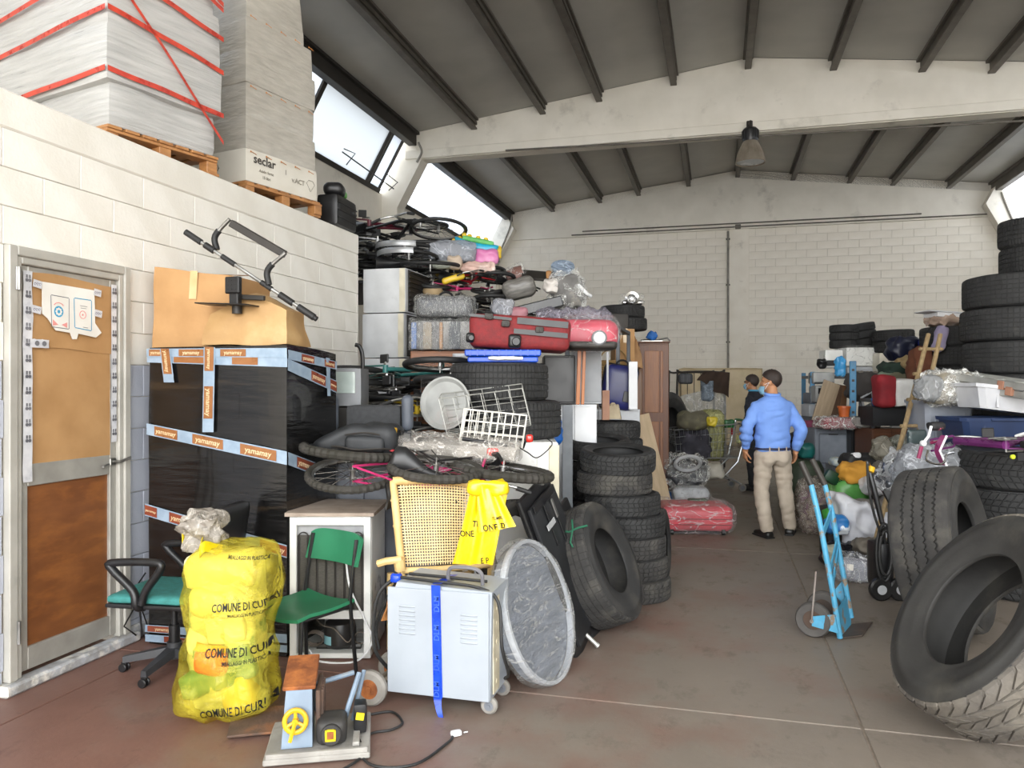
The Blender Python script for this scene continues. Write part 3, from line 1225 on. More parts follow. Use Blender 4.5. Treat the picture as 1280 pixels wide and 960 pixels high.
def bike_parts(rw,fat,knob):
 key = (rw,fat,knob)
 if key in BIKE:
  return BIKE[key]
 Rx = Matrix.Rotation(R(90),4,'X')
 t = MB()
 k = 10
 prof = [(rw + fat * math.cos(2 * math.pi * i / k),fat * math.sin(2 * math.pi * i / k)) for i in range(k)]
 t.lathe(prof,84 if knob else 48,Rx,loop=True,twist=(lambda i,j: ((-fat * .30 if (j % 2 and i in (0,1,2,8,9)) else 0),0)) if knob else None)
 tyre_me = t.build('tyre',black_rubber if not knob else mat('knobbly_rubber','#3a3733','#29271f',rough=0.8,scale=8),smooth=20 if knob else 60).data
 r = MB()
 ri = rw - fat * .8
 r.lathe([(ri,-.012),(ri + .012,-.012),(ri + .012,.012),(ri,.012),(ri - .012,.006),(ri - .012,-.006)],40,Rx,loop=True)
 rim_me = r.build('wheel',steel,smooth=40).data
 s = MB()
 for i in range(24):
  a = 2 * math.pi * i / 24
  sd = 0.025 if i % 2 else -0.025
  b_ = a + (0.5 if (i // 2) % 2 else -0.5)
  s.tube([(0.02 * math.cos(b_),sd,0.02 * math.sin(b_)),(ri * math.cos(a),0,ri * math.sin(a))],0.0017,4,caps=False)
 sp_me = s.build('spokes',chrome,smooth=60).data
 hb = MB()
 hb.cyl(V((0,0,0)),0.016,0.06,'y',12)
 hb.cyl(V((0,-.03,0)),0.026,0.006,'y',14)
 hb.cyl(V((0,.03,0)),0.026,0.006,'y',14)
 hb.cyl(V((0,0,0)),0.006,0.13,'y',8)
 hb_me = hb.build('hub',steel).data
 for me in (tyre_me,rim_me,sp_me,hb_me):
  for o in [o for o in COL.objects if o.data is me]:
   bpy.data.objects.remove(o)
 BIKE[key] = (tyre_me,rim_me,sp_me,hb_me)
 return BIKE[key]

def bicycle(label,loc,rot,colour,rw=0.30,fat=0.024,knob=False,group='bicycles in the heaps',saddle_mat=None,grip_mat=None,basket=False,thick=1.0,turned=True,front_wheel=True,rear_wheel=True,fender=None,saddle=True):
 s = rw / 0.30
 root = thing('bicycle',label,'bicycle',loc,rot,group)
 ty,rm,sp,hb = bike_parts(rw,fat,knob)
 xr,xf = -0.48 * s,0.52 * s

 def wheel(x):
  w = link('wheel',rm,root,(x,0,0))
  link('tyre',ty,w)
  link('spokes',sp,w)
  link('hub',hb,w)
 if rear_wheel:
  wheel(xr)
 if front_wheel:
  wheel(xf)
 P = lambda x,z,y=0.0: V((x * s,y * s,z * s))
 bb,st,ht,hbot = P(-.05,-.03),P(-.2,.40),P(.33,.40),P(.36,.30)
 f = MB()
 f.tube([bb,st],.016 * s * thick,8)
 f.tube([bb,hbot],.020 * s * thick,8)
 f.tube([P(-.18,.36),ht],.016 * s,8)
 f.tube([ht,hbot],.022 * s,8)
 for y in (-.055,.055):
  f.tube([P(-.05,-.03,y * .6),P(-.48,0,y)],.009 * s,6)
  f.tube([P(-.19,.37,y * .3),P(-.48,0,y)],.008 * s,6)
 f.cyl(bb,.025 * s,.07 * s,'y',12)
 fr = f.build('frame',colour,root)
 f = MB()
 f.tube([P(.32,.44),P(.365,.28)],.014 * s,8)
 for y in (-.05,.05):
  f.tube([P(.365,.28,y * .5),P(.38,.26,y),P(.46,.11,y),P(.52,0,y)],.010 * s,6)
 f.build('fork',steel if colour is black_plastic else colour,root)
 h = MB()
 P0 = P
 if turned:          # bars swung round so that the bicycle lies flat
  P = lambda x,z,y=0.0: P0(.34 + y * .8,z * .9 + .03,(x - .34) * .6)
 h.tube([P0(.33,.42),P0(.32,.50),P(.36,.52)],.012 * s,8)
 h.tube(spline([P(.28,.60,-.3),P(.33,.57,-.18),P(.36,.52,-.05),P(.36,.52,.05),P(.33,.57,.18),P(.28,.60,.3)],4),.011 * s,8)
 hbar = h.build('handlebar',steel,root)
 g = MB()
 g.tube([P(.25,.615,-.34),P(.31,.585,-.22)],.016 * s,8)
 gm = g.build('grip',grip_mat or black_rubber,hbar).data
 g = MB()
 g.tube([P(.25,.615,.34),P(.31,.585,.22)],.016 * s,8)
 g.build('grip',grip_mat or black_rubber,hbar)
 P = P0
 if saddle:
  q = MB()

  def sf(u,v_):
   x = -.36 + .28 * u
   wd = .075 * (1 - u) ** .8 + .018
   a = (v_ - .5) * 2
   return P(x,.52 - .05 * a * a - .012 * math.sin(u * 3.1),a * wd)
  q.grid(10,8,sf,thick=.022 * s)
  q.tube([P(-.2,.38),P(-.225,.50)],.012 * s,8)
  q.build('saddle',saddle_mat or black_plastic,root,smooth=60)
 c = MB()
 c.lathe([(.027 * s,-.003),(.085 * s,-.003),(.088 * s,0),(.085 * s,.003),(.027 * s,.003)],30,Matrix.Translation(P(-.05,-.03,.05)) @ Matrix.Rotation(R(90),4,'X'),loop=True)
 c.tube([P(-.05,-.03,.06),P(.06,-.15,.07)],.008 * s,6)
 c.tube([P(-.05,-.03,-.06),P(-.16,.09,-.07)],.008 * s,6)
 c.cyl(P(-.05,-.03,.05),.03 * s,.01,'y',12)
 c.tube([P(-.05,-.03,-.064),P(-.05,-.03,.064)],.008 * s,6)
 cr = c.build('crankset',steel,root)
 for (x,z,y) in ((.06,-.15,.12),(-.16,.09,-.12)):
  c = MB()
  c.box(P(x,z,y),(.09 * s,.08 * s,.02 * s),b=.004)
  c.build('pedal',black_plastic,cr)
 c = MB()
 for dz in (.05,-.05):
  c.tube([P(-.05,-.03 + dz * 1.6,.05),P(-.48,dz * .7,.05)],.004 * s,5)
 c.build('chain',dark_steel,root)
 if fender:
  for x in (xr,xf):
   q = MB()
   q.grid(20,3,lambda u,v_: V((x,0,0)) + V(((rw + fat + .02) * math.cos(R(30 + 130 * u)),(v_ - .5) * .06,(rw + fat + .02) * math.sin(R(30 + 130 * u)) - .008 * (2 * v_ - 1) ** 2)),thick=.003)
   q.build('fender',fender,root,smooth=60)
 if basket:
  q = MB()
  for k in range(5):
   z = .38 + .055 * k
   w_ = .12 + .012 * k
   q.tube([P(.42,z,-w_),P(.66,z,-w_),P(.66,z,w_),P(.42,z,w_)],.003 * s,5,closed=True)
  for k in range(7):
   y = -.12 + .04 * k
   q.tube([P(.66,.38,y),P(.66,.60,y * 1.3)],.002 * s,4)
   q.tube([P(.42,.38,y),P(.42,.60,y * 1.3)],.002 * s,4)
   q.tube([P(.42,.38,y),P(.66,.38,y)],.002 * s,4)
  q.build('basket',dark_steel,root)
 return root

def flat(heading,side=1,tilt=0,roll=0):
 """lying on its side, wheels level"""
 return rz(heading) @ rx(roll) @ ry(tilt) @ rx(90 * side)

# ---- boxes, bags, sheets
def px_box(x0,y0,x1,y1,d,depth,off=0.0):
 """base centre and size of a camera-facing box that fills that patch of the picture at distance d"""
 w,h = (x1 - x0) / FPX * d,(y1 - y0) / FPX * d
 p = at((x0 + x1) / 2,y1,d) - CT * (depth / 2)
 return p,(w,depth,h)

def carton(label,loc,size,rot=None,m=None,dent=0.012,group=None,seed=1,tape=True,flaps=True,cat='box',name='cardboard_box',fn=None):
 m = m or cardboard
 r = thing(name,label,cat,loc,rot,group)
 b = MB()
 b.soft(size,0.006,(8,8,8),dent,2.5 / max(size),seed,fn=fn)
 b.build('carton',m,r,smooth=25)
 if tape:
  b = MB()
  b.grid(10,2,lambda u,v_: ((u - .5) * size[0] * .98,(v_ - .5) * .05,size[2] + dent * .6 + 0.003))
  b.grid(6,2,lambda u,v_: ((v_ - .5) * .05,-size[1] / 2 - dent * .6 - .003,size[2] * (1 - .35 * u)))
  b.build('tape',mat('clear_parcel_tape','#d6b98c','#c9a878',rough=0.2),r)
 return r

def suitcase(label,loc,size,rot,m,trim=None,wrap=None,group=None,seed=1,wheels=True,pocket=True,name='suitcase'):
 """lying with size (x long, y thick, z high)"""
 trim = trim or black_plastic
 r = thing(name,label,'suitcase',loc,rot,group)
 sx,sy_,sz = size
 b = MB()
 b.soft(size,min(size) * .3,(10,8,10),0.012,4,seed)
 b.build('shell',m,r,smooth=60)
 q = MB()
 e = 0.012
 for yy in (-sy_ * .12,sy_ * .12):
  pts = []
  for (x,z) in ((-1,.1),(-1,.9),(-.9,1),(.9,1),(1,.9),(1,.1),(.9,0),(-.9,0)):
   pts.append((x * (sx / 2 + .004),yy,z * (sz + .006) - .003))
  q.tube(pts,.007,6,closed=True)
 q.build('zip',trim,r)
 q = MB()
 q.tube(arc((0,0,sz - .012),0.07,0,180,8),.011,6)
 q.build('handle',trim,r)
 if pocket:
  q = MB()
  q.soft((sx * .72,.03,sz * .55),.014,(5,2,5),0.004,5,seed,M=Matrix.Translation((0,-sy_ / 2,sz * .2)))
  q.build('pocket',m,r,smooth=60)
 if wheels:
  for x in (-1,1):
   q = MB()
   q.cyl(V((x * (sx / 2 - .05),-sy_ * .3,-.002 + .03)),.03,.03,'x',14)
   q.box((x * (sx / 2 - .05),-sy_ * .3,.05),(.06,.07,.06),b=.01)
   q.build('wheel',trim,r)
 if wrap:
  q = MB()
  q.soft((sx * 1.05,sy_ * 1.1,sz * 1.05),min(size) * .25,(14,10,14),0.03,7,seed + 3,ridged=True)
  q.build('wrap',wrap,r,smooth=60,label='clear plastic film wrapped around it')
 return r

def bag(label,loc,size,rot=None,m=None,seed=1,amp=0.05,sc=5,name='rubbish_bag',cat='bag',knot=True,group=None,squash=0.6,n=14,film_over=None):
 r = thing(name,label,cat,loc,rot,group)
 b = MB()
 b.soft(size,min(size) * squash * .8,(n,n,n),amp,sc,seed,ridged=True,
           fn=lambda p: V((p.x * (1 - .25 * max(0,p.z / size[2] - .5)),p.y * (1 - .25 * max(0,p.z / size[2] - .5)),p.z)))
 b.build('sack',m,r,smooth=70)
 if knot:
  q = MB()
  q.soft((size[0] * .22,size[1] * .2,size[2] * .2),size[0] * .08,(6,6,6),size[0] * .06,14,seed + 5,M=Matrix.Translation((0,0,size[2] * .93)),ridged=True)
  q.build('knot',m,r,smooth=70)
 return r

def cloth(label,loc,size,rot=None,m=None,seed=1,name='cloth_heap',cat='clothing',amp=0.06,group=None):
 """crumpled cloth: a lumpy folded sheet with thickness"""
 b = MB()
 sx,sy_,sz = size

 def fn(u,v_):
  x,y = (u - .5) * 2,(v_ - .5) * 2
  k = max(0,1 - (abs(x) ** 2.6 + abs(y) ** 2.6) * .5)
  nn = noise.noise(V((x * 2.2 + seed * 3.7,y * 2.2,seed))) * .5 + noise.noise(V((x * 5 + seed,y * 5,seed * 2.3))) * .28
  edge = min(1,(1 - max(abs(x),abs(y))) * 4)
  rr = 1 + .18 * noise.noise(V((x * 1.5,y * 1.5,seed + 7.7)))
  return (x * sx / 2 * rr,y * sy_ / 2 * rr,max(.01,sz * (k * .75 + .35 * nn * edge) * min(1,.15 + edge)))
 b.grid(22,18,fn,thick=.012)
 return tag(b.build(name,m,None,loc,rot,smooth=70),label,cat,group)

def project(me_obj,direction=V((0,1,0)),back=2.0,lift=0.004):
 """returns bend(p): drops flat lettering onto the skin of me_obj along direction (local)"""
 me = me_obj.data
 tree = BVHTree.FromPolygons([v_.co.copy() for v_ in me.vertices],[tuple(p.vertices) for p in me.polygons])

 def bend(M):
  def f(p):
   q = M @ p
   hit = tree.ray_cast(q - direction * back,direction)
   if hit[0] is None:
    n_ = tree.find_nearest(q)
    return n_[0] + n_[1] * lift
   return hit[0] - direction * lift
  return f
 return bend

# ================================================================== by the office wall
BLACKFILM = mat('black_stretch_film','#171616','#0d0d0d',rough=0.22,scale=3,stretch=(1,1,9),bump=0.35,bscale=5,tint='#3a2f22',tscale=1.1,tlo=0.6,thi=0.8,coat=0.4)
CX0,CX1,CY0,CY1,CH = -3.39,-2.43,3.99,4.60,1.83
stack = thing('wrapped_cabinet','tall crate wrapped in black film and banded with printed tape beside the door','crate',((CX0 + CX1) / 2,(CY0 + CY1) / 2,0))
ox,oy = (CX0 + CX1) / 2,(CY0 + CY1) / 2
b = MB()
b.soft((CX1 - CX0,CY1 - CY0,CH),0.012,(14,10,26),0.006,3,2,fn=lambda p: V((p.x,p.y,p.z - (0.07 * max(0,(p.y + .1)) if p.z > CH - .1 else 0))))
b.build('film',BLACKFILM,stack,smooth=40)

def band(pts_a,pts_b,prints,m_print,parent=stack,word='yamamay',tmat=tape_clear,nrm=V((0,-1,0)),size=None,sub=10,lift=0.012,letter=True):
 """tape between two picture lines on a face; prints = [(u0, u1)] along it"""
 A0,A1,B0,B1 = pts_a[0],pts_a[1],pts_b[0],pts_b[1]
 f = lambda u,v_: (A0.lerp(A1,u)).lerp(B0.lerp(B1,u),v_) + nrm * lift - V(parent.location)
 g = MB()
 g.grid(sub,2,lambda u,v_: f(u,v_) + nrm * 0.002 * noise.noise(V((u * 9,v_ * 2,A0.x))))
 t = g.build('tape',tmat,parent)
 for (u0,u1) in prints:
  g = MB()
  g.grid(6,1,lambda u,v_: f(u0 + (u1 - u0) * u,.1 + .8 * v_) + nrm * .0025)
  g.build('print',m_print,t)
  if letter:
   c = f((u0 + u1) / 2,.5) + nrm * .004
   xd = (f(u1,.5) - f(u0,.5))
   L = xd.length
   xd.normalize()
   yd = (f((u0 + u1) / 2,0) - f((u0 + u1) / 2,1))
   hgt = yd.length
   yd = (yd - xd * yd.dot(xd)).normalized()
   z = xd.cross(yd)
   M = Matrix.Translation(c) @ axes(xd,yd,z).to_4x4()
   letters(word,min(hgt * .62,L / (len(word) * .62)),'lettering',tape_ink,t,M)
 return t

FY = CY0
fp = lambda px,py: atY(px,py,FY)
band((fp(185,436),fp(360,435)),(fp(185,446),fp(360,447)),[(.02,.16),(.24,.42),(.54,.72)],tape_brown)
band((fp(185,443),fp(360,443)),(fp(185,453),fp(360,459)),[(.2,.42),(.62,.8)],tape_brown,lift=.008,letter=False)
band((fp(185,529),fp(360,564)),(fp(185,543),fp(360,581)),[(.06,.23),(.34,.56),(.68,.93)],tape_brown)
band((fp(183,629),fp(360,681)),(fp(183,644),fp(360,697)),[(.0,.09),(.18,.37),(.48,.62),(.82,1)],tape_red)
band((fp(183,780),fp(360,792)),(fp(183,789),fp(360,803)),[(.02,.24),(.42,.6)],tape_red)
band((fp(183,792),fp(360,806)),(fp(183,801),fp(360,815)),[(.14,.34),(.6,.8)],tape_red,lift=.01)
# two tongues of tape hang down the front
for (xa,xb,ya,yb,pr,xo) in ((202,215,436,478,[(.0,.75)],5),(257,271,434,540,[(.0,.28),(.46,.84)],-2)):
 A = (fp(xb,ya),fp(xb + xo,yb))
 B = (fp(xa,ya),fp(xa + xo,yb))
 band(A,B,pr,tape_brown,lift=.016)
rp = lambda px,py: atX(px,py,CX1)
RN = V((1,0,0))
band((rp(358,437),rp(419,452)),(rp(358,449),rp(419,462)),[(.25,.5),(.72,.95)],tape_red,nrm=RN)
band((rp(358,448),rp(419,476)),(rp(358,463),rp(419,491)),[(.45,.75),(.85,1)],tape_red,nrm=RN,lift=.009)
band((rp(358,565),rp(392,578)),(rp(358,581),rp(392,594)),[(.3,.95)],tape_red,nrm=RN)
band((rp(410,448),rp(411,495)),(rp(405,447),rp(407,495)),[],tape_red,nrm=RN,lift=.014)

# --- cartons on the crate
zt = CH + 0.005
p = atY(164,432,4.1)
cartonA = carton('large tilted brown cardboard box on the black wrapped crate',(-3.20,4.34,zt - .03),(0.53,0.46,0.5),rz(6) @ ry(3),cardboard,0.012,seed=4,fn=lambda p: V((p.x * (1 + .12 * p.z),p.y,p.z - .09 * p.x * (p.z / .5) + .05 * (1 if p.x > 0 else 0) * (p.z / .5) * 0)))
cartonB = carton('smaller crumpled brown box under the pull-up bar',(-2.76,4.20,zt),(0.55,0.34,0.30),rz(6),cardboard_pale,0.03,seed=9,tape=False,fn=lambda p: V((p.x * (1 - .3 * p.z),p.y * (1 - .9 * p.z),p.z * (1.08 - 1.5 * abs(p.x - .02)))))
q = MB()
bx = lambda px,py: atY(px,py,4.02)
# --- pull-up bar
bar = thing('pull_up_bar','doorway pull-up bar with black foam grips lying across the brown boxes','exercise bar',bx(320,340))
L0 = V(bar.location)
Y1 = 4.10
ends = [atY(232,290,4.0),atY(396,399,4.14)]
ax_ = ends[1] - ends[0]
pt = lambda t: ends[0] + ax_ * t - L0
q = MB()
q.tube([pt(.02),pt(.98)],.011,10)
q.build('tube',steel,bar)
for a,b_,r_ in ((0,.12,.019),(.15,.22,.02),(.28,.38,.016),(.58,.66,.016),(.72,.82,.02),(.86,.98,.021),(.93,1.0,.016)):
 q = MB()
 q.tube([pt(a),pt(b_)],r_,12)
 q.build('foam_grip',black_rubber,bar)
for (p0_,p1_,p2_) in (((271,312),(269,295),(287,274)),((336,356),(335,337),(357,316))):
 a,m_,e = [atY(x,y,4.08) - L0 for x,y in (p0_,p1_,p2_)]
 pts = spline([a,m_,e],6)
 q = MB()
 q.tube(pts,.012,10)
 q.build('arm',steel,bar)
 q = MB()
 q.tube(pts[:9],.019,12)
 q.build('foam_grip',black_rubber,bar)
q = MB()
a,e = atY(289,279,4.06) - L0,atY(356,318,4.10) - L0
dirx = (e - a).normalized()
q.box((a + e) / 2,((e - a).length,.035,.045),rot=axes(dirx,V((0,1,0)),dirx.cross(V((0,1,0)))),b=.004)
q.build('padded_rail',dark_steel,bar)
# --- black folding stand with a shelf
st_ = thing('monitor_stand','black swivel stand with flat shelf between the two brown boxes','stand',(0,0,0))
st_.location = atY(290,386,3.98)
L0 = V(st_.location)
q = MB()
q.box(V((-.06,.05,.03)),(.36,.16,.008),rot=ry(3),b=.003)
q.build('shelf',black_plastic,st_)
q = MB()
q.box(V((.01,.02,.07)),(.06,.05,.1),b=.006)
q.box(V((.01,0.0,.14)),(.095,.04,.1),b=.006)
for i in range(3):
 for j in range(3):
  q.cyl(V((-.015 + .025 * i,-.022,.115 + .025 * j)),.003,.004,'y',8)
q.build('head',black_plastic,st_)
q = MB()
q.box((.1,.06,.07),(.16,.03,.03),rot=ry(4),b=.004)
q.cyl(V((-.0,.05,.0)),.03,.05,'z',16)
q.build('arm',dark_steel,st_)

# --- fridge seen from the back
FR = thing('refrigerator','small white refrigerator seen from its back with black condenser grid','refrigerator',tuple(at(412,826,4.44) - CT * .26 - V((0,0,at(412,826,4.44).z))),FACE)
fw,fd,fh = .47,.5,.84
q = MB()
for x in (-1,1):
 q.box((x * (fw / 2 - .012),.02,fh / 2),(.024,fd - .04,fh - .02),b=.004)
 q.box((x * (fw / 2 - .02),-fd / 2 + .012,fh / 2),(.04,.024,fh - .02),b=.003)
q.box((0,.02,fh - .03),(fw - .02,fd - .04,.04),b=.004)
q.box((0,-fd / 2 + .014,fh - .035),(fw - .04,.022,.05),b=.003)
q.box((0,0,.02),(fw - .02,fd - .02,.03),b=.004)
q.box((0,fd / 2 - .02,fh / 2),(fw - .04,.03,fh - .06))
q.box((0,-fd / 2 + .04,.26),(fw - .06,.07,.05),b=.003)
q.build('body',white_enamel,FR)
q = MB()
q.box((0,-fd / 2 + .05,.53),(fw - .06,.02,.56))
q.build('back_sheet',mat('grey_back_sheet','#a9a9aa','#929294',rough=0.5,scale=8),FR)
q = MB()
q.box((0,-fd / 2 + .025,.5),(fw - .05,.006,.44))
q.build('condenser_mesh',mat('condenser_mesh','#4e4a44','#3b3833',rough=0.7,scale=60,stretch=(1,1,6)),FR)
q = MB()
for k in range(8):
 x = -fw / 2 + .05 + k * (fw - .1) / 7
 q.tube([(x,-fd / 2 + .016,.29),(x,-fd / 2 + .016,.71)],.006,6)
for k in range(4):
 x = -fw / 2 + .05 + (2 * k + .5) * (fw - .1) / 7
 q.tube(arc((x,-fd / 2 + .016,.71),.028,0,180,8),.004,6)
q.build('condenser_pipes',dark_steel,FR)
q = MB()
q.box((fw / 2 - .045,-fd / 2 + .015,.5),(.02,.02,.44),b=.003)
q.build('condenser_rail',dark_steel,FR)
q = MB()
q.lathe([(0,.17),(.05,.165),(.085,.14),(.095,.1),(.095,.02),(.08,0),(0,0)],28,Matrix.Translation((.03,-fd / 2 + .13,.045)))
q.tube([(-.1,-fd / 2 + .1,.05),(.16,-fd / 2 + .1,.05)],.02,8)
cmp_ = q.build('compressor',mat('compressor_black','#201f1f','#2e2b29',rough=0.35,scale=8),FR)
q = MB()
q.grid(4,2,lambda u,v_: (.03 + .0965 * math.sin(R(-60 + 40 * u)),-fd / 2 + .13 - .0965 * math.cos(R(-60 + 40 * u)),.07 + .05 * v_))
q.build('label',mat('pale_blue_label','#8fc2cc','#7fb0ba',rough=.5),cmp_)
q = MB()
y_ = -fd / 2 + .03
q.tube(spline([(-.12,y_ + .05,.24),(-.05,y_ - .02,.2),(.02,y_,.17),(.1,y_ - .02,.1),(.13,y_,.16),(.13,y_,.24)],5),.004,6)
for k in range(3):
 q.tube([(-.11 + .055 * math.cos(a * .628),y_ + .03 + .02 * k,.1 + .04 * math.sin(a * .628)) for a in range(10)],.005,6,closed=True)
q.tube([(.17 + .035 * math.cos(a * .628),y_,.12 + .035 * math.sin(a * .628)) for a in range(10)],.003,5,closed=True)
q.tube([(.2,y_,.15),(.2,y_,.3)],.004,5)
q.build('copper_pipes',mat('dull_copper','#6d6258','#4b443d',rough=.5,metal=.5),FR)
q = MB()
q.tube(spline([(.05,-fd / 2 - .0,.72),(.09,-fd / 2 - .01,.6),(.12,-fd / 2 - .015,.42),(.2,-fd / 2 - .02,.25),(.25,-fd / 2 - .03,.12),(.16,-fd / 2 - .05,.012),(-.05,-fd / 2 - .05,.012),(-.12,-fd / 2 - .0,.06)],6),.006,6)
q.build('power_cord',white_plastic,FR)
q = MB()
q.soft((fw + .05,fd + .04,.025),.006,(8,8,1),.008,4,3,M=Matrix.Translation((0,0,fh - .008)))
q.build('top_board',mat('dusty_top_board','#a7988a','#8f8073',rough=.8,scale=7,tint='#6d5f52',tscale=3,tlo=.55,thi=.75),FR)

# --- green chair
gp = mat('green_plastic','#2e7a57','#286b4c',rough=0.42,scale=5)
gc = thing('green_chair','green plastic chair with thin black tube legs before the refrigerator','chair',(-2.17,3.72,0),rz(-20))
q = MB()

def seatf(u,v_):
 x,y = (u - .5) * .40,(v_ - .5) * .40
 return (x * (1 - .06 * v_),y,.405 + .02 * ((u - .5) * 2) ** 2 - .018 * max(0,(.2 - v_)) / .2 - .012 * math.sin(v_ * 3.1))

q.grid(14,14,seatf,thick=.018)
q.build('seat',gp,gc,smooth=60)
q = MB()

def backf(u,v_):
 a = (u - .5) * 2
 hh = .17 * (1 - .16 * a ** 6)
 return (a * .205,.20 + .045 * v_ - .03 * a * a + .02,.60 + hh * v_ + .02 * (1 - abs(a) ** 3) * 0)

q.grid(18,8,backf,thick=.018)
q.build('backrest',gp,gc,smooth=60)
for x in (-1,1):
 q = MB()
 q.tube([(x * .185,-.16,.40),(x * .2,-.19,0)],.011,8)
 q.build('leg',black_plastic,gc)
 q = MB()
 q.tube([(x * .178,.225,.74),(x * .185,.17,.42),(x * .205,.20,0)],.011,8)
 q.build('leg',black_plastic,gc)
q = MB()
q.tube([(-.18,.12,.385),(.18,.12,.385)],.009,6)
for x in (-1,1):
 q.tube([(x * .185,-.15,.385),(x * .185,.17,.385)],.009,6)
q.build('seat_frame',black_plastic,gc)

# --- office chair
oc = thing('office_chair','black office chair with teal seat and loop armrests behind yellow sack','chair',tuple(atZ(218,836,0)),rz(6))
teal = mat('teal_fabric','#3f8a86','#357873',rough=0.85,scale=30,bump=.1,bscale=120)
q = MB()
for k in range(5):
 a = R(72 * k + 197)
 d_ = V((math.cos(a),math.sin(a),0))
 n_ = V((-d_.y,d_.x,0))
 for (r0,r1,z0,z1,w0,w1) in ((.03,.27,.13,.085,.032,.018),):
  vs_ = []
  for (r_,z_,w_) in ((r0,z0,w0),(r1,z1,w1)):
   for (s_,t_) in ((-1,-.045),(1,-.045),(.8,0),(-.8,0)):
    vs_.append(d_ * r_ + n_ * s_ * w_ + V((0,0,z_ + t_ * (1 if r_ < .1 else .75))))
  q.add(vs_,[(0,1,2,3),(4,7,6,5),(0,4,5,1),(1,5,6,2),(2,6,7,3),(3,7,4,0)])
q.cyl(V((0,0,.11)),.04,.09,'z',16)
q.build('star_base',mat('dark_grey_plastic','#3b3c3f','#2f3033',rough=.4),oc)
for k in range(5):
 a = R(72 * k + 197)
 c = V((.265 * math.cos(a),.265 * math.sin(a),0))
 w = MB()
 for s_ in (-.016,.016):
  w.cyl(c + V((0,s_,.024)),.024,.016,'y',14,b=.004)
 w.box(c + V((0,0,.04)),(.03,.02,.03),b=.004)
 w.build('caster',black_plastic,oc)
q = MB()
q.tube([(0,0,.1),(0,0,.25)],.03,12)
q.tube([(0,0,.25),(0,0,.37)],.016,12)
q.box((0,0,.375),(.2,.16,.03),b=.006)
q.build('column',black_plastic,oc)
q = MB()
q.soft((.46,.45,.05),.024,(10,10,3),.006,4,2,M=Matrix.Translation((-.03,0,.415)),fn=None)
seat_ = q.build('seat',teal,oc,smooth=60)
q = MB()
q.soft((.47,.46,.03),.014,(8,8,2),0,4,2,M=Matrix.Translation((-.03,0,.392)))
q.build('seat_shell',black_plastic,oc,smooth=60)
for s_ in (-1,1):
 q = MB()
 y_ = s_ * .25
 q.tube(spline([(-.05,y_ * .8,.40),(-.06,y_,.42),(-.08,y_,.50),(-.2,y_,.61),(-.2,y_,.645),(.05,y_,.655),(.08,y_,.62),(.0,y_,.51),(-.03,y_,.43)],5),.022,8)
 q.build('armrest',black_plastic,oc,smooth=60)
q = MB()
q.soft((.07,.42,.40),.03,(4,10,10),.004,4,7,M=Matrix.Translation((.27,0,.53)) @ Matrix.Rotation(R(8),4,'Y'))
q.build('backrest',black_plastic,oc,smooth=60)
q = MB()
q.tube([(.1,0,.385),(.26,0,.40),(.29,0,.6)],.02,8)
q.build('back_bracket',dark_steel,oc)
# --- black wire stand by the wall
ws = thing('wire_stand','folded black wire stand leaning at the blue-grey wall behind office chair','stand',(-3.44,3.95,0))
L0 = V(ws.location)
q = MB()
f = lambda px,py: atX(px,py,-3.47) - L0
q.tube([f(182,716),f(162,746),f(176,758)],.005,6)
q.tube([f(170,756),f(155,783),f(170,794) * 1.0],.005,6)
q.tube([f(174,756),f(178,795)],.006,6)
q.tube([f(176,758),f(187,790)],.004,6)
q.build('wire',black_plastic,ws)

# --- yellow sack of plastic
ybag = film('yellow_sack_film',color='#e0d24e',lo=.10,hi=.50,clear='#faf3b4',rough=.2,scale=4,bump=.9,bscale=8,p0=.35,p1=.68,crease=False)
yb = thing('plastic_waste_sack','big translucent yellow sack of plastic packaging with printed municipal lettering','bag',tuple(atZ(283,893,0)),FACE)

def ybf(p):
 z = p.z / .86
 w = 1.0 + .07 * math.sin(z * 9 + .6) + .10 * (1 - z) - .16 * max(0,z - .8) * 5 * .5 + .03 * math.sin(z * 21)
 if z < .1:
  w *= .86 + 1.4 * z
 return V((p.x * w + .05 * z,p.y * w,p.z - (.05 * (.3 - p.x) if z > .97 else 0)))

q = MB()
q.soft((.405,.34,.85),.12,(22,16,34),.020,7,11,ridged=True,fn=ybf)
sack = q.build('sack',ybag,yb,smooth=70)
bd = project(sack)
for (x,z,s_,txt,rot_) in ((.15,.575,.05,'COMUNE DI CURNO',4),(.15,.535,.022,'IMBALLAGGI IN PLASTICA',4),(.13,.36,.056,'COMUNE DI CURNO',3),(.14,.315,.026,'IMBALLAGGI IN PLASTICA',3),(.12,.10,.056,'COMUNE DI CURNO',7),(.15,.79,.024,'IMBALLAGGI IN PLASTICA',-5)):
 M = Matrix.Translation((x,0,z)) @ Matrix.Rotation(R(-rot_),4,'Y') @ Matrix.Rotation(R(90),4,'X') @ Matrix.Diagonal((.62,1,1,1))
 letters(txt,s_,'lettering',ink,yb,M,bend=bd(M))
q = MB()
q.soft((.33,.25,.76),.1,(12,10,18),.03,9,5,ridged=True,M=Matrix.Translation((.0,.02,.03)))
q.build('mixed_packaging',mat('mixed_packaging','#dcd8b4','#a9ad78',rough=.5,scale=7,tint='#7d9a80',tscale=6,tlo=.56,thi=.62),yb,smooth=60)
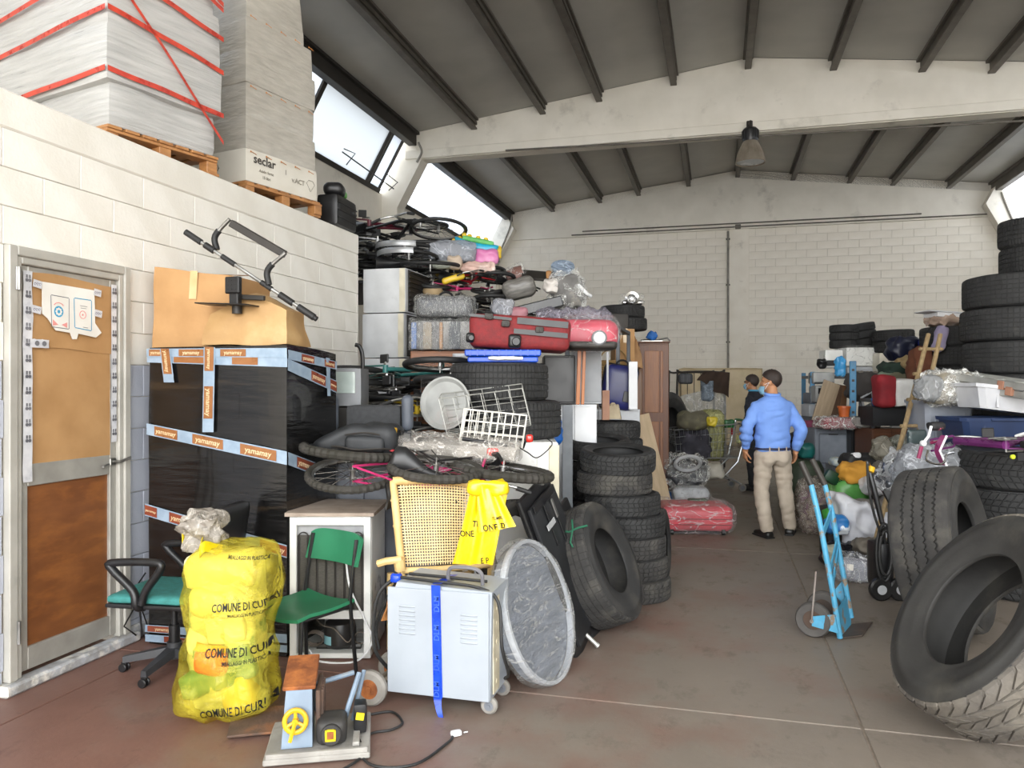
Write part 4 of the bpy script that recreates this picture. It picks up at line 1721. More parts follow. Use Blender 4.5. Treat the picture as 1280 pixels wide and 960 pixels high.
stuff_in = [('red_tub',(-.03,-.10,.24),(.16,.1,.12),'#d8452a',1),('green_bottle',(-.02,-.06,.14),(.3,.14,.12),'#5c8a5e',2),('pale_bottle',(-.06,-.07,.5),(.17,.14,.14),'#e6dfa6',3),
   ('white_tray',(.04,-.09,.38),(.19,.06,.14),'#efe9cf',4),('yellow_wrapper',(-.04,-.13,.335),(.14,.02,.05),'#e8a72a',5),('clear_pack',(.0,.0,.62),(.34,.24,.18),'#e9e2b0',6),
   ('yellow_bottle',(.12,-.05,.05),(.16,.14,.2),'#d9c24a',7),('white_pot',(-.11,-.05,.3),(.1,.1,.2),'#f0edd8',8),('teal_pack',(.08,-.08,.2),(.2,.08,.16),'#7fa79a',9)]
for nm,c,s_,colr,sd in stuff_in:
 q = MB()
 q.soft(s_,min(s_) * .3,(6,6,6),.02,9,sd,M=Matrix.Translation(c) @ Matrix.Rotation(R(sd * 23 % 40 - 20),4,'Y'))
 q.build(nm,mat('waste_' + nm,colr,rough=.4),yb,smooth=60)
q = MB()
q.soft((.2,.18,.17),.07,(10,10,10),.05,13,4,ridged=True,M=Matrix.Translation((-.12,.03,.80)))
q.build('grey_film_tuft',film('grey_tuft_film',color='#b9b2a8',lo=.55,hi=.95,clear='#d8d4cc',scale=9),yb,smooth=70,label='grey clear film bulging from its mouth')
q = MB()
q.grid(18,4,lambda u,v_: (-.2 + .09 * u * 2.2,-.03 + .17 * math.sin(u * 6.2) * .9,.80 + .05 * v_ + .02 * math.sin(u * 17) + .03 * (1 - u)),thick=.003)
q.build('rim',mat('yellow_rim','#e0cc1c','#cdb914',rough=.3),yb,smooth=70)

# --- rusty grey machine on its plate
rust = mat('rust','#8a5028','#6b3a1e',rough=.85,scale=12,tint='#b06a34',tscale=7,tlo=.5,thi=.7,bump=.2,bscale=40)
rusty_plate = mat('rusty_plate','#6a5142','#4f3f36',rough=.8,scale=8,tint='#8a5a38',tscale=5,tlo=.5,thi=.7,bump=.2,bscale=40)
bluegrey = mat('blue_grey_paint','#7e90a2','#6d7d8e',rough=.5,scale=6,tint='#8f8a80',tscale=6,tlo=.6,thi=.75)
grey_dirty = mat('dirty_grey_plate','#a4a19b','#8b8882',rough=.7,scale=7,tint='#6f6a62',tscale=4,tlo=.58,thi=.76)
yellow_p = mat('yellow_plastic','#e3b21e','#cf9f16',rough=.4,scale=6)
MC = atZ(398,925,0)
mc = thing('bench_machine','rusty blue-grey bench machine with yellow handwheel on a metal plate','machine',tuple(MC),rz(25))
q = MB()
q.box((.01,-.02,.02),(.44,.42,.025),b=.005)
q.box((.01,-.21,.035),(.42,.02,.03),b=.003)
q.box((.17,0,.045),(.03,.34,.02),b=.003)
q.build('base_plate',grey_dirty,mc)
q = MB()
Mb = Matrix.Translation((-.075,-.1,.03)) @ Matrix.Rotation(R(-9),4,'X')
vs_ = [(-.07,-.045,0),(.06,-.045,0),(.06,.05,0),(-.07,.05,0),(-.055,-.03,.24),(.055,-.03,.24),(.055,.12,.27),(-.055,.12,.27)]
q.add(vs_,[(0,3,2,1),(4,5,6,7),(0,1,5,4),(1,2,6,5),(2,3,7,6),(3,0,4,7)],Mb)
q.box((-.075,.13,.16),(.11,.16,.02),rot=rx(70),b=.004)
q.build('column',bluegrey,mc)
q = MB()
q.box((-.075,.03,.30),(.14,.26,.018),rot=rx(12),b=.004)
q.build('top_plate',rust,mc)
q = MB()
q.box((.005,.02,.17),(.02,.22,.17),b=.004)
for k in range(6):
 q.box((.02,-.06 + .03 * k,.17),(.012,.008,.16))
q.build('side_guard',rusty_plate,mc)
q = MB()
hc = V((-.085,-.15,.155))
hR = rx(-12)
ring = [hc + hR @ V((.045 * math.cos(a * .314),0,.045 * math.sin(a * .314))) for a in range(20)]
q.tube(ring,.011,8,closed=True)
for a in (90,210,330):
 q.tube([hc,hc + hR @ V((.045 * math.cos(R(a)),0,.045 * math.sin(R(a))))],.008,6)
q.tube([hc + V((0,-.012,0)),hc + V((-.02,-.03,-.075))],.009,6)
q.cyl(hc,.014,.03,'y',12)
q.build('handwheel',yellow_p,mc)
q = MB()
q.soft((.13,.15,.11),.03,(6,6,6),.003,5,3,M=Matrix.Translation((.065,-.08,.035)))
q.cyl(V((.065,-.16,.09)),.045,.03,'y',18,b=.006)
mot = q.build('motor',mat('greasy_black','#2c2b2a','#3d3a36',rough=.6,scale=9),mc)
q = MB()
for (a,b_,c_,d_) in ((.04,.085,.112,.12),(.04,.085,.07,.078),(.04,.048,.07,.12),(.077,.085,.07,.12)):
 q.box(((a + b_) / 2,-.178,(c_ + d_) / 2),(b_ - a,.006,d_ - c_))
q.build('switch_frame',mat('yellow_label','#e8d020',rough=.4),mot,smooth=0)
q = MB()
q.box((.0625,-.177,.095),(.028,.005,.03))
q.build('switch',rust,mot,smooth=0)
q = MB()
q.soft((.06,.08,.13),.012,(4,4,6),.002,5,3,M=Matrix.Translation((.185,-.02,.04)))
sb = q.build('switch_box',black_plastic,mc)
q = MB()
q.box((.185,-.065,.12),(.035,.008,.03),rot=ry(10))
q.build('tag',mat('yellow_label','#e8d020'),sb,smooth=0)
q = MB()
q.tube([(.10,.0,.03),(.135,.0,.15),(.18,.06,.27)],.012,8)
q.tube([(.15,.04,.06),(.2,.09,.27)],.010,8)
q.tube([(-.02,.14,.2),(.15,.2,.22)],.012,8)
q.build('lever_arm',bluegrey,mc)
q = MB()
q.tube(spline([(.16,-.04,.05),(.2,-.2,.012),(.1,-.36,.01),(.25,-.5,.008)],6),.006,6)
q.build('lead',black_rubber,mc)
pl_ = thing('rusty_plate','tilted rusty steel plate between yellow sack and machine','plate',tuple(atZ(333,908,0.0)),rz(28) @ rx(5))
q = MB()
q.box((0,0,.03),(.32,.24,.012),b=.003)
q.box((.06,0,.012),(.08,.05,.024))
q.build('plate',rusty_plate,pl_)
# cable and plug on the floor
q = MB()
w_ = [(462,893),(490,890),(503,903),(490,912),(462,918),(450,940),(470,958),(520,955),(560,928),(566,920)]
q.tube(spline([atZ(x,y,.008) for x,y in w_],6),.006,6)
cb = tag(q.build('floor_cable',black_rubber),'black cable snaking over the floor to a white plug','cable')
q = MB()
pg = atZ(570,917,.012)
q.soft((.05,.03,.025),.008,(4,4,3),0,1,1,M=Matrix.Translation(pg + V((0,0,-.01))) @ Matrix.Rotation(R(40),4,'Z'))
q.tube([pg + V((.03,.02,0)),pg + V((.045,.032,0))],.003,6)
q.build('plug',white_plastic,cb)

# --- grey cabinet on wheels with blue tape
CG = mat('pale_grey_sheet','#a1a8b0','#979ea6',rough=.45,scale=3,tint='#9da2a8',tscale=5,tlo=.66,thi=.8)
gcab = thing('wheeled_cabinet','pale grey steel cabinet on casters with a strip of blue tape','cabinet',(-1.32,3.53,0))
q = MB()
prof = [(-.265,.075),(.265,.075),(.275,.60),(-.215,.62),(-.262,.50)]
q.prism(prof,.30,Matrix.Translation((0,.30,0)) @ Matrix.Rotation(R(90),4,'X'))
body = q.build('body',CG,gcab,smooth=0)
q = MB()
q.box((.0,-.006,.335),(.525,.012,.52),b=.003)
q.build('front_panel',CG,gcab)
for s_,x0 in ((-1,-.2),(1,.12)):
 for k in range(7):
  q = MB()
  z = .50 - .022 * k - (.02 if s_ > 0 else 0)
  q.grid(8,3,lambda u,v_: (x0 + .085 * u,-.013 - .007 * math.sin(math.pi * min(1,v_)) * min(1,8 * u,8 * (1 - u)),z + .011 * v_))
  q.build('louver',CG,gcab,smooth=60)
q = MB()
for z in (.15,.25,.34,.43,.5):
 q.cyl(V((.276,.08,z)),.012,.006,'x',12)
q.box((.272,.08,.33),(.006,.1,.46))
q.build('side_panel',mat('stained_cream_panel','#cfc7b0','#b3a98f',rough=.6,scale=14,tint='#7b6a4c',tscale=9,tlo=.6,thi=.7),gcab)
blue_t = mat('blue_tape','#1746c8','#1239a6',rough=.28,scale=14)
q = MB()
q.grid(2,20,lambda u,v_: (-.03 + .047 * u + .012 * (1 - v_),-.0145 - .001 * u,.075 + .545 * v_))
q.grid(2,8,lambda u,v_: (-.03 + .05 * u + .02 * v_,-.012 + .2 * v_,.624 + .004 * u))
q.grid(2,8,lambda u,v_: (-.018 + .047 * u * (1 - .5 * v_) + .05 * v_ * v_,-.0145 - .02 * v_ - .03 * v_ * v_,.075 - .07 * v_ + .012 * math.sin(v_ * 5)),thick=.001)
tp = q.build('tape',blue_t,gcab,label='blue tape reading DLM')
dl = mat('blue_tape_letters','#3f66d0','#3558b8',rough=.3)
for z in (.53,.39,.245,.115):
 M = Matrix.Translation((.0,-.0175,z)) @ Matrix.Rotation(R(90),4,'X') @ Matrix.Rotation(R(90),4,'Z')
 letters('DLM',.04,'lettering',dl,tp,M)
q = MB()
q.tube(spline([(.02,.09,.62),(.03,.07,.67),(.06,.06,.695),(.16,.06,.695),(.2,.07,.67),(.2,.09,.61)],5),.010,8)
q.build('handle',mat('grey_handle','#77767a','#67666a',rough=.4),gcab)
q = MB()
q.tube(spline([(-.22,.05,.63),(0,.02,.628),(.2,.03,.61),(.3,.02,.55),(.33,-.02,.35),(.34,.06,.2),(.3,.14,.14)],6),.008,6)
q.tube(spline([(-.2,.12,.632),(0,.1,.633),(.22,.1,.625)],6),.008,6)
q.tube(spline([(-.24,.1,.63),(-.33,.05,.55),(-.36,.04,.4),(-.35,.04,.25),(-.28,.1,.12)],6),.010,6)
q.tube(spline([(-.24,.08,.62),(-.31,.08,.5),(-.37,.09,.36),(-.36,.1,.24)],6),.008,6)
q.build('black_lead',black_rubber,gcab)
q = MB()
for k in range(7):
 q.tube(spline([(-.235 + .004 * k,.05 + .006 * k,.60),(-.28 - .004 * k,.05 + .006 * k,.50),(-.325 + .007 * k,.06 + .006 * k,.40)],5),.0045,5)
q.build('copper_wires',mat('copper_wire','#b07a45','#94633a',rough=.5),gcab)
q = MB()
q.soft((.05,.05,.045),.015,(5,5,5),.01,20,3,M=Matrix.Translation((-.245,.06,.60)),ridged=True)
q.build('blue_binding',blue_t,gcab)
wood_grey = mat('grey_battens','#9c9284','#7d7468',rough=.8,scale=6)

def caster(parent,c,r,w=.03,spin='x',m_hub=None,nm='caster'):
 k = MB()
 k.cyl(V(c) + V((0,0,r)),r,w,spin,24,b=w * .25)
 o = k.build(nm,mat('grey_rubber','#8e8a84','#757069',rough=.8,scale=8),parent)
 k = MB()
 k.cyl(V(c) + V((0,0,r)),r * .55,w * 1.1,spin,18)
 k.cyl(V(c) + V((0,0,r)),r * .2,w * 1.5,spin,10)
 k.build('hub',m_hub or grey_plastic,o)
 return o

caster(gcab,(.25,.04,0),.042,.03,'y')
caster(gcab,(.25,.27,0),.042,.03,'y')
caster(gcab,(-.35,-.02,0),.088,.045,'y',rust,'wheel')
caster(gcab,(-.35,.27,0),.088,.045,'y',rust,'wheel')
q = MB()
q.tube([(-.35,-.04,.088),(-.35,.3,.088)],.012,8)
q.tube([(-.35,.05,.088),(-.24,.05,.13)],.014,8)
q.box((-.29,.2,.17),(.1,.05,.14),rot=ry(25))
q.tube([(-.3,.1,.12),(-.25,.1,.35)],.01,6)
q.box((.22,.04,.082),(.06,.06,.012))
q.box((.22,.27,.082),(.06,.06,.012))
q.build('axle_frame',wood_grey,gcab)

# --- cane chair behind the cabinet
cane_m = mat('pale_cane','#d9bb83','#c8a76c',rough=.55,scale=7,tint='#b98f55',tscale=4,tlo=.62,thi=.8)
weave_m = mat('cane_weave','#dcc290','#cbae78',rough=.6,scale=8)
CCp = (at(498,713,4.12) + at(628,713,4.28)) / 2
xd = (at(628,713,4.28) - at(498,713,4.12))
yaw_c = math.degrees(math.atan2(xd.y,xd.x))
cc = thing('cane_chair','rattan chair with woven cane back behind the grey wheeled cabinet','chair',(CCp.x - .02,CCp.y,0),rz(yaw_c))
bz,bw,bh = .60,.58,.46

def cf(u,v_,lift=0.0):
 a = (u - .5) * 2
 top = bh * (1.0 + .03 * (1 - a * a) - .12 * (u - .0) ** 1.5)
 w = (bw / 2) * (.86 + .14 * v_)
 return V((a * w,.02 * a * a + .05 * v_ + lift,bz + top * v_))

q = MB()
q.tube([cf(0,0) + V((0,0,0)),cf(0,.3),cf(0,.6),cf(0,.9),cf(.0,1.0),cf(.06,1.02)],.022,10)
q.tube([cf(1,0),cf(1,.3),cf(1,.6),cf(1,.9),cf(.98,1.0)],.022,10)
q.tube([cf(u / 10,1.02) for u in range(11)],.024,10)
q.tube([cf(u / 10,-.02) for u in range(11)],.018,10)
for u in (.0,1.0):
 for v_ in (.12,.5,.8):
  q.tube([cf(u,v_ - .012),cf(u,v_ + .012)],.026,10)
for u in (.12,.4,.7,.92):
 q.tube([cf(u - .015,1.02),cf(u + .015,1.02)],.028,10)
q.build('back_frame',cane_m,cc,smooth=60)
q = MB()
N1,N2 = 34,28
for i in range(1,N1):
 u = .04 + .92 * i / N1
 q.grid(1,10,lambda a,b_: cf(u + .0120 * (a - .5),.03 + .95 * b_,.001 * ((i % 2) * 2 - 1)) + V((0,.004 * math.sin(b_ * N2 * math.pi + i * math.pi) * 0,0)))
for j in range(1,N2):
 v_ = .03 + .95 * j / N2
 q.grid(10,1,lambda a,b_: cf(.04 + .92 * a,v_ + .0155 * (b_ - .5),0.0008))
w = q.build('weave',weave_m,cc,smooth=0)
w['kind'] = 'stuff'
q = MB()
q.box((0,.28,.42),(.5,.5,.04),b=.015)
q.build('seat',cane_m,cc)
for (x,y) in ((-.25,.05),(.25,.05),(-.25,.52),(.25,.52)):
 q = MB()
 q.tube([(x,y,0),(x,y,.44),(x,y * .4 if y < .1 else y,.6 if y < .1 else .46)],.02,8)
 q.build('leg',cane_m,cc)
q = MB()
q.tube([(-.26,-.02,.66),(-.34,-.02,.655),(-.38,.0,.64)],.02,8)
q.tube([(-.27,-.01,.66),(-.26,.0,.60)],.03,8)
q.build('arm_stub',cane_m,cc)
# yellow empty sack folded over it
ysolid = mat('yellow_bag_film','#f0d414','#dcbd08',rough=.32,scale=4,bump=.4,bscale=7,coat=.2)
yl = thing('folded_yellow_bag','empty opaque yellow bag with black lettering draped over the cane chair','bag',tuple(at(604,716,3.95)),FACE)
S_ = 3.95 / FPX

def yf(u,v_):
 x0 = -38 + 23 * v_ ** .9
 x1 = 12 + 20 * v_
 fold = .012 * math.sin(u * 11 + v_ * 3) + .006 * math.sin(u * 23 + 1)
 return ((x0 + (x1 - x0) * u) * S_,-.03 + fold + .12 * v_ * v_ * 0 + .02 * (1 - v_),.03 + (4 + 102 * v_ - 6 * (2 * u - 1) ** 2 * v_) * S_)

q = MB()
q.grid(20,22,yf,thick=.004)
long_ = q.build('long_flap',ysolid,yl,smooth=70)

def yf2(u,v_):
 fold = .008 * math.sin(u * 9 + v_ * 2) + .005 * math.sin(u * 19)
 return ((-8 + 3 * (1 - v_) + (34 + 12 * (1 - v_) - 10 * v_) * u) * S_,-.055 + fold - .02 * (1 - v_),.03 + (46 + 58 * v_ + 8 * u * (1 - v_)) * S_)

q = MB()
q.grid(16,14,yf2,thick=.004)
short_ = q.build('short_flap',ysolid,yl,smooth=70)
q = MB()
q.soft((48 * S_,.10,16 * S_),.02,(8,6,5),.02,12,2,ridged=True,M=Matrix.Translation((6 * S_,-.02,.03 + 92 * S_)))
q.build('crown_fold',ysolid,yl,smooth=70)
for (ob,x,z,s_,txt,rr) in ((long_,-20,42,.044,'ONE',4),(long_,-4,54,.046,'TUM',-6),(short_,15,53,.046,'ONE DI',8),(long_,2,8,.042,'E P',6),(short_,18,64,.022,'TUMBL',6)):
 M = Matrix.Translation((x * S_,0,.03 + z * S_)) @ Matrix.Rotation(R(-rr),4,'Y') @ Matrix.Rotation(R(90),4,'X') @ Matrix.Diagonal((.8,1,1,1))
 letters(txt,s_,'lettering',ink,yl,M,bend=project(ob)(M))

# --- wrapped round table top
rt = thing('round_tabletop','round grey table top in clear film standing beside the wheeled cabinet','table top',(0,0,0))
n_ = cdir(.86,.30,.42)
rt.location = at(668,764,4.2)
rt.rotation_euler = frame_of(n_).to_euler()
q = MB()
q.lathe([(0,-.05),(.34,-.05),(.37,-.035),(.37,.0),(.36,.012),(0,.012)],48)
q.build('top',mat('blue_grey_table','#727985','#5b626d',rough=.4,scale=3,stretch=(1,8,1)),rt)
q = MB()
q.lathe([(.365,.012),(.385,.012),(.39,.03),(.385,.045),(.365,.045)],48,loop=True)
q.build('pale_rim',mat('pale_rim','#a9adb3','#9a9ea4',rough=.4),rt)
q = MB()
q.lathe([(0,-.075),(.2,-.08),(.35,-.07),(.395,-.04),(.4,.02),(.385,.055),(.2,.03),(0,.035)],60,twist=lambda i,j: (.012 * noise.noise(V((i * .7,j * .6,2))),.0))
q.build('wrap',film('table_wrap_film',lo=.14,hi=.4,scale=3,stretch=(1,4,1),bump=1.0,bscale=9),rt,smooth=60)

# ================================================================== left heap
def floorpos(px,d):
 p = at(px,480,d)
 return V((p.x,p.y,0))

# --- television backs leaning
for k,(px,py,d,L,wd,lab) in enumerate(((700,704,4.72,1.02,.58,'black flat television leaning on its short side, back panel outward'),
                                             (724,722,5.05,.95,.55,'second black television leaning behind the first and the big tyre'))):
 u = cdir(-.34,.93,.08)
 wdir = cdir(.42,-.14,-.90)
 wdir = (wdir - u * wdir.dot(u)).normalized()
 n_ = wdir.cross(u).normalized()
 if n_.dot(CT) < 0:
  n_ = -n_
 Rm = axes(u.cross(n_),u,n_)
 c = at(px,py,d)
 t = thing('television',lab,'television',(0,0,0),Rm)
 t.location = c
 b = MB()
 b.box((0,0,0),(wd,L,.03),b=.008)
 b.build('screen',black_plastic,t)
 b = MB()
 b.soft((wd * .86,L * .86,.035),.015,(4,4,2),0,1,1,M=Matrix.Translation((0,0,.014)))
 b.build('back_cover',mat('grey_black_plastic','#27282b','#1d1e20',rough=.5),t)
 if k == 0:
  for x,y,w_,h_ in ((-.05,.28,.03,.3),(.1,.2,.03,.22),(.02,-.22,.012,.2),(-.02,.42,wd * .7,.05)):
   b = MB()
   b.box((x,y,.055),(w_,h_,.01),b=.003)
   b.build('rib',black_plastic,t)
  b = MB()
  b.box((-.06,.27,.06),(.15,.035,.008),b=.002)
  b.build('sticker',mat('silver_sticker','#c3c5c6','#9b9da0',rough=.3),t)
  b = MB()
  b.box((.09,.32,.055),(.03,.12,.012),b=.003)
  b.build('wall_bracket',steel,t)
  b = MB()
  b.box((.13,.52,.02),(.05,.1,.03),b=.004)
  b.build('wall_bracket',steel,t)

# --- big tyre leaning on them, rod on the floor
n_ = cdir(.82,.41,.40)
fc = at(769,699,4.98)
zl = fc.z - .25 * n_.z - .40 * math.sqrt(1 - n_.z ** 2)
fc.z -= zl - .002
van = tyre_at('van_big','large dusty tyre with green paint mark leaning on the black televisions',fc - n_ * .125,n_,tone='dusty')
b = MB()
loc_inv = (Matrix.Translation(van.location) @ van.rotation_euler.to_matrix().to_4x4()).inverted()

def on_tread(px,py,d0=4.6):
 """point of the leaning tyre's tread seen at that picture point"""
 o = loc_inv @ EYE
 dr = (loc_inv.to_3x3() @ ray(px,py)).normalized()
 A = dr.x ** 2 + dr.y ** 2
 B = 2 * (o.x * dr.x + o.y * dr.y)
 Cc = o.x ** 2 + o.y ** 2 - .4025 ** 2
 D = max(B * B - 4 * A * Cc,0)
 return o + dr * ((-B - math.sqrt(D)) / (2 * A))

for seg in ([(704,664),(712,665),(722,660),(734,657)],[(715,650),(716,662),(713,678),(716,684)]):
 b.tube([on_tread(x,y) for x,y in seg],.007,5)
b.build('paint_mark',mat('green_paint','#1f6b4d','#235e46',rough=.7),van)
q = MB()
a,e = atZ(748,808,.014),at(694,756,4.72)
q.tube([a,a.lerp(e,.06),e],[.014,.0125,.0125],12)
q.tube([a,a.lerp(e,.05)],.016,12)
tag(q.build('metal_rod',alu),'silver metal rod on the floor propped against the table top','rod')

# --- tyre stacks
for k,px in enumerate((791,787,785,784,778,768,772)):
 p = floorpos(px,5.82)
 words_ = ['lowest','second from the floor','third from the floor','middle','third from the top','second from the top','topmost']
 tyre('car','%s tyre of the front tyre stack by the aisle' % words_[k],(p.x,p.y,.157 * k + (.012 if k == 6 else 0)),rz(15) @ rx(6 if k == 6 else 0) @ rz(37 * k),'tyres in the front aisle stack','dusty' if k < 3 or k == 5 else 'dark')
for k in range(7):
 p = floorpos(746 + (k % 3) * 2,6.5)
 tyre('car','%s tyre of the stack behind the front aisle stack' % ['lowest','second lowest','third','middle','third highest','second highest','topmost'][k],(p.x,p.y,.160 * k + (.03 if k == 6 else .002)),rz(15) @ rx(6 if k == 6 else 0) @ rz(51 * k),'tyres in the second aisle stack')
for k in range(8):
 p = floorpos(765 - (k % 2) * 3,7.15)
 tyre('car','%s tyre of the rear aisle stack beneath the navy suitcase' % ['lowest','second lowest','third lowest','fourth lowest','fourth highest','third highest','second highest','topmost'][k],(p.x,p.y,.157 * k),rz(29 * k),'tyres in the rear aisle stack')
p = floorpos(822,6.35)
tyre_at('car','worn tyre standing upright behind the front aisle stack',(p.x,p.y,.287),cdir(.93,.06,.30),tone='dusty')
# car wheel standing behind the wrapped table top
p = at(645,678,4.62)
tyre_at('car','grey dusty tyre standing between cane chair and wrapped table top',(p.x,p.y,.62),cdir(.55,.15,.8),tone='dusty')
hidden = thing('wooden_crate','slatted wooden crate under the dusty tyre behind wrapped table top','crate',(p.x,p.y,0),FACE)
for k in range(4):
 q = MB()
 q.box((0,-.14,.05 + .08 * k),(.4,.015,.06))
 q.build('slat',pallet_wood,hidden)
for x in (-.19,.19):
 q = MB()
 q.box((x,0,.165),(.02,.28,.33))
 q.build('side',pallet_wood,hidden)

# --- white upright freezer below the wide tyres
p0,sz = px_box(578,552,698,700,5.15,.62)
wf = thing('white_freezer','tall white freezer carrying two wide tyres','freezer',(p0.x,p0.y,0),FACE)
q = MB()
q.box((0,0,.605),(sz[0],.62,1.21),b=.012)
q.build('body',white_enamel,wf)
q = MB()
q.box((-.06,-.325,.62),(sz[0] - .16,.03,1.1),b=.01)
d_ = q.build('door',white_enamel,wf)
q = MB()
q.box((sz[0] / 2 - .03,-.315,.605),(.07,.02,1.17),b=.004)
q.build('cream_trim',mat('yellowed_plastic','#d3ccb6','#beb69f',rough=.5),wf)
q = MB()
q.box((-.25,-.35,.9),(.02,.03,.2),b=.006)
q.build('handle',light_grey,d_)
pa = at(640,520,5.62)
pb = at(624,482,5.62)
tyre('wide','lower wide tyre lying on the white freezer behind wire baskets',(pa.x,pa.y,1.215),rz(20),'wide tyres on the freezer')
tyre('wide','upper wide tyre lying under the blue crate lid',(pb.x,pb.y,1.483),rz(75),'wide tyres on the freezer')
blue_pl = mat('blue_plastic','#1c4fc0','#1742a6',rough=.35,scale=6)
lid = thing('blue_crate_lid','bright blue plastic crate lid on the wide tyres under red suitcase','lid',(pb.x + .03,pb.y,1.752),FACE)
q = MB()
q.box((0,0,.022),(.50,.36,.04),b=.008)
q.box((0,0,.068),(.54,.40,.045),b=.008)
q.build('lid',blue_pl,lid)
q = MB()
for k in range(10):
 q.box((-.23 + .051 * k,-.203,.068),(.008,.01,.042))
q.build('rib',blue_pl,lid,smooth=0)
q = MB()
q.soft((.24,.05,.02),.008,(8,3,2),.01,14,3,ridged=True,M=Matrix.Translation((.02,-.19,.02)))
q.build('torn_label',paper_white,lid)
# red soft suitcase
red_cloth = mat('red_fabric','#7f2225','#6b1b1e',rough=.75,scale=30,bump=.12,bscale=90)
rc = thing('red_suitcase','red fabric suitcase with black trim lying on blue crate lid','suitcase',tuple(V((pb.x,pb.y,1.846)) + CR * .14 - CT * .0),FACE @ ry(3))
q = MB()
q.soft((.72,.42,.235),.05,(16,10,8),.015,4,3,fn=lambda p: V((p.x,p.y,p.z * (1 - .15 * (p.x > .2) * (p.x - .2)))))
q.build('shell',red_cloth,rc,smooth=60)
for (x0,x1,z,h_) in ((-.36,-.06,.222,.02),(-.02,.34,.20,.045),(-.04,.34,.125,.035)):
 q = MB()
 q.grid(10,1,lambda u,v_: (x0 + (x1 - x0) * u,-.222 - .004 * math.sin(u * 3.1),z - h_ / 2 + h_ * v_ - .015 * u),thick=-.004)
 q.build('strap',black_plastic,rc,smooth=0)
for (x,z,s_) in ((-.345,.06,.055),(-.03,.05,.075)):
 q = MB()
 q.soft((.09 if x > -.1 else .06,.05,s_ * 1.3),.02,(5,5,5),0,1,1,M=Matrix.Translation((x,-.215,z - s_ * .6)))
 q.cyl(V((x + .01,-.245,z)),s_ * .42,.03,'y',18,b=.006)
 q.build('wheel',black_plastic,rc)
for (x,z) in ((-.22,.195),(-.1,.15),(.14,.12)):
 q = MB()
 q.soft((.06,.03,.045),.01,(4,3,3),.004,20,int(x * 50),M=Matrix.Translation((x,-.23,z)))
 q.tube(arc((x + .01,-.245,z + .02),.015,0,360,10),.004,5)
 q.build('buckle',dark_steel,rc)
# pink wrapped case with a hub
pk,sz = px_box(698,396,776,436,5.95,.4)
pw = thing('wrapped_pink_case','pink-red round-ended case with white hub wrapped in clear film','case',tuple(pk),FACE)
q = MB()
q.soft((sz[0] * .98,.36,sz[2] * .95),.09,(14,10,10),.01,4,3)
q.build('shell',mat('raspberry_plastic','#b8324a','#a0283f',rough=.4),pw,smooth=60)
q = MB()
q.soft((sz[0] * .8,.34,.07),.03,(10,6,3),.004,4,3,M=Matrix.Translation((.03,-.03,-.005)))
q.build('base',dark_steel,pw,smooth=60)
q = MB()
hc = V((.075,-.19,.085))
q.cyl(hc,.06,.03,'y',24,b=.008)
q.build('wheel',mat('grey_hub_ring','#6d6f73','#56585c',rough=.4),pw)
q = MB()
q.cyl(hc + V((0,-.018,0)),.045,.02,'y',24,b=.006)
q.tube([hc + V((.022 * math.cos(a * .523),-.031,.022 * math.sin(a * .523))) for a in range(12)],.004,5,closed=True)
q.build('hub',white_plastic,pw)
q = MB()
q.soft((sz[0] * 1.05,.42,sz[2] * 1.08),.09,(18,12,12),.03,8,5,ridged=True,M=Matrix.Translation((0,0,-.004)))
q.build('wrap',thin_film,pw,smooth=60)
p_ = px_box(655,385,756,402,6.2,.35)
fw_ = thing('film_sheet','crumpled clear film lying on red suitcase and pink case','plastic sheet',tuple(p_[0] + V((.1,0,.02))),FACE)
q = MB()
q.soft((.6,.3,.08),.03,(18,10,5),.06,7,8,ridged=True)
q.build('film',film('violet_grey_film',color='#a9a5b0',lo=.3,hi=.85,clear='#dcdae2',scale=7),fw_,smooth=60)

# --- cupboards behind the aisle stacks
white_lam = mat('white_laminate','#dfe1e3','#d0d2d5',rough=.4,scale=4)

def cupboard(label,p,size,rot,m,doors=1,name='cupboard',cat='cupboard',handle=True,door_m=None):
 r = thing(name,label,cat,(p.x,p.y,p.z),rot)
 sx,sy_,sz_ = size
 q = MB()
 q.box((0,0,sz_ / 2),size,b=.005)
 q.build('body',m,r)
 for k in range(doors):
  w_ = sx / doors
  q = MB()
  q.box((-sx / 2 + w_ * (k + .5),-sy_ / 2 - .008,sz_ / 2),(w_ - .012,.018,sz_ - .03),b=.004)
  dd = q.build('door',door_m or m,r)
  if handle:
   q = MB()
   q.tube([(-sx / 2 + w_ * (k + .85),-sy_ / 2 - .03,sz_ * .52),(-sx / 2 + w_ * (k + .85),-sy_ / 2 - .03,sz_ * .62)],.006,6)
   q.build('handle',steel,dd)
 return r

p0,sz = px_box(688,505,746,700,6.45,.5)
cupboard('white laminate cupboard carrying black speaker cabinet and grey file cabinet',V((p0.x,p0.y,0)),(sz[0],.5,1.43),FACE,white_lam,2)
p0,sz = px_box(680,443,719,505,6.3,.4)
bc = cupboard('black cabinet standing under the end of the red suitcase',V((p0.x,p0.y,1.435)),(sz[0],.38,.40),FACE,black_plastic,1,'black_cabinet','cabinet',False)
q = MB()
q.tube([(.085,-.2,.02),(.085,-.2,.39)],.006,6)
q.build('edge_trim',steel,bc)
p0,sz = px_box(716,438,752,505,6.42,.35)
fcab = cupboard('grey steel filing cabinet with pale frame beside the wooden posts',V((p0.x,p0.y,1.435)),(sz[0],.35,.445),FACE,light_grey,1,'filing_cabinet','cabinet',False,mat('mid_grey_sheet','#8d8f92','#7e8083',rough=.5))
orange_wood = wood('orange_wood','#b5703c','#96562b')
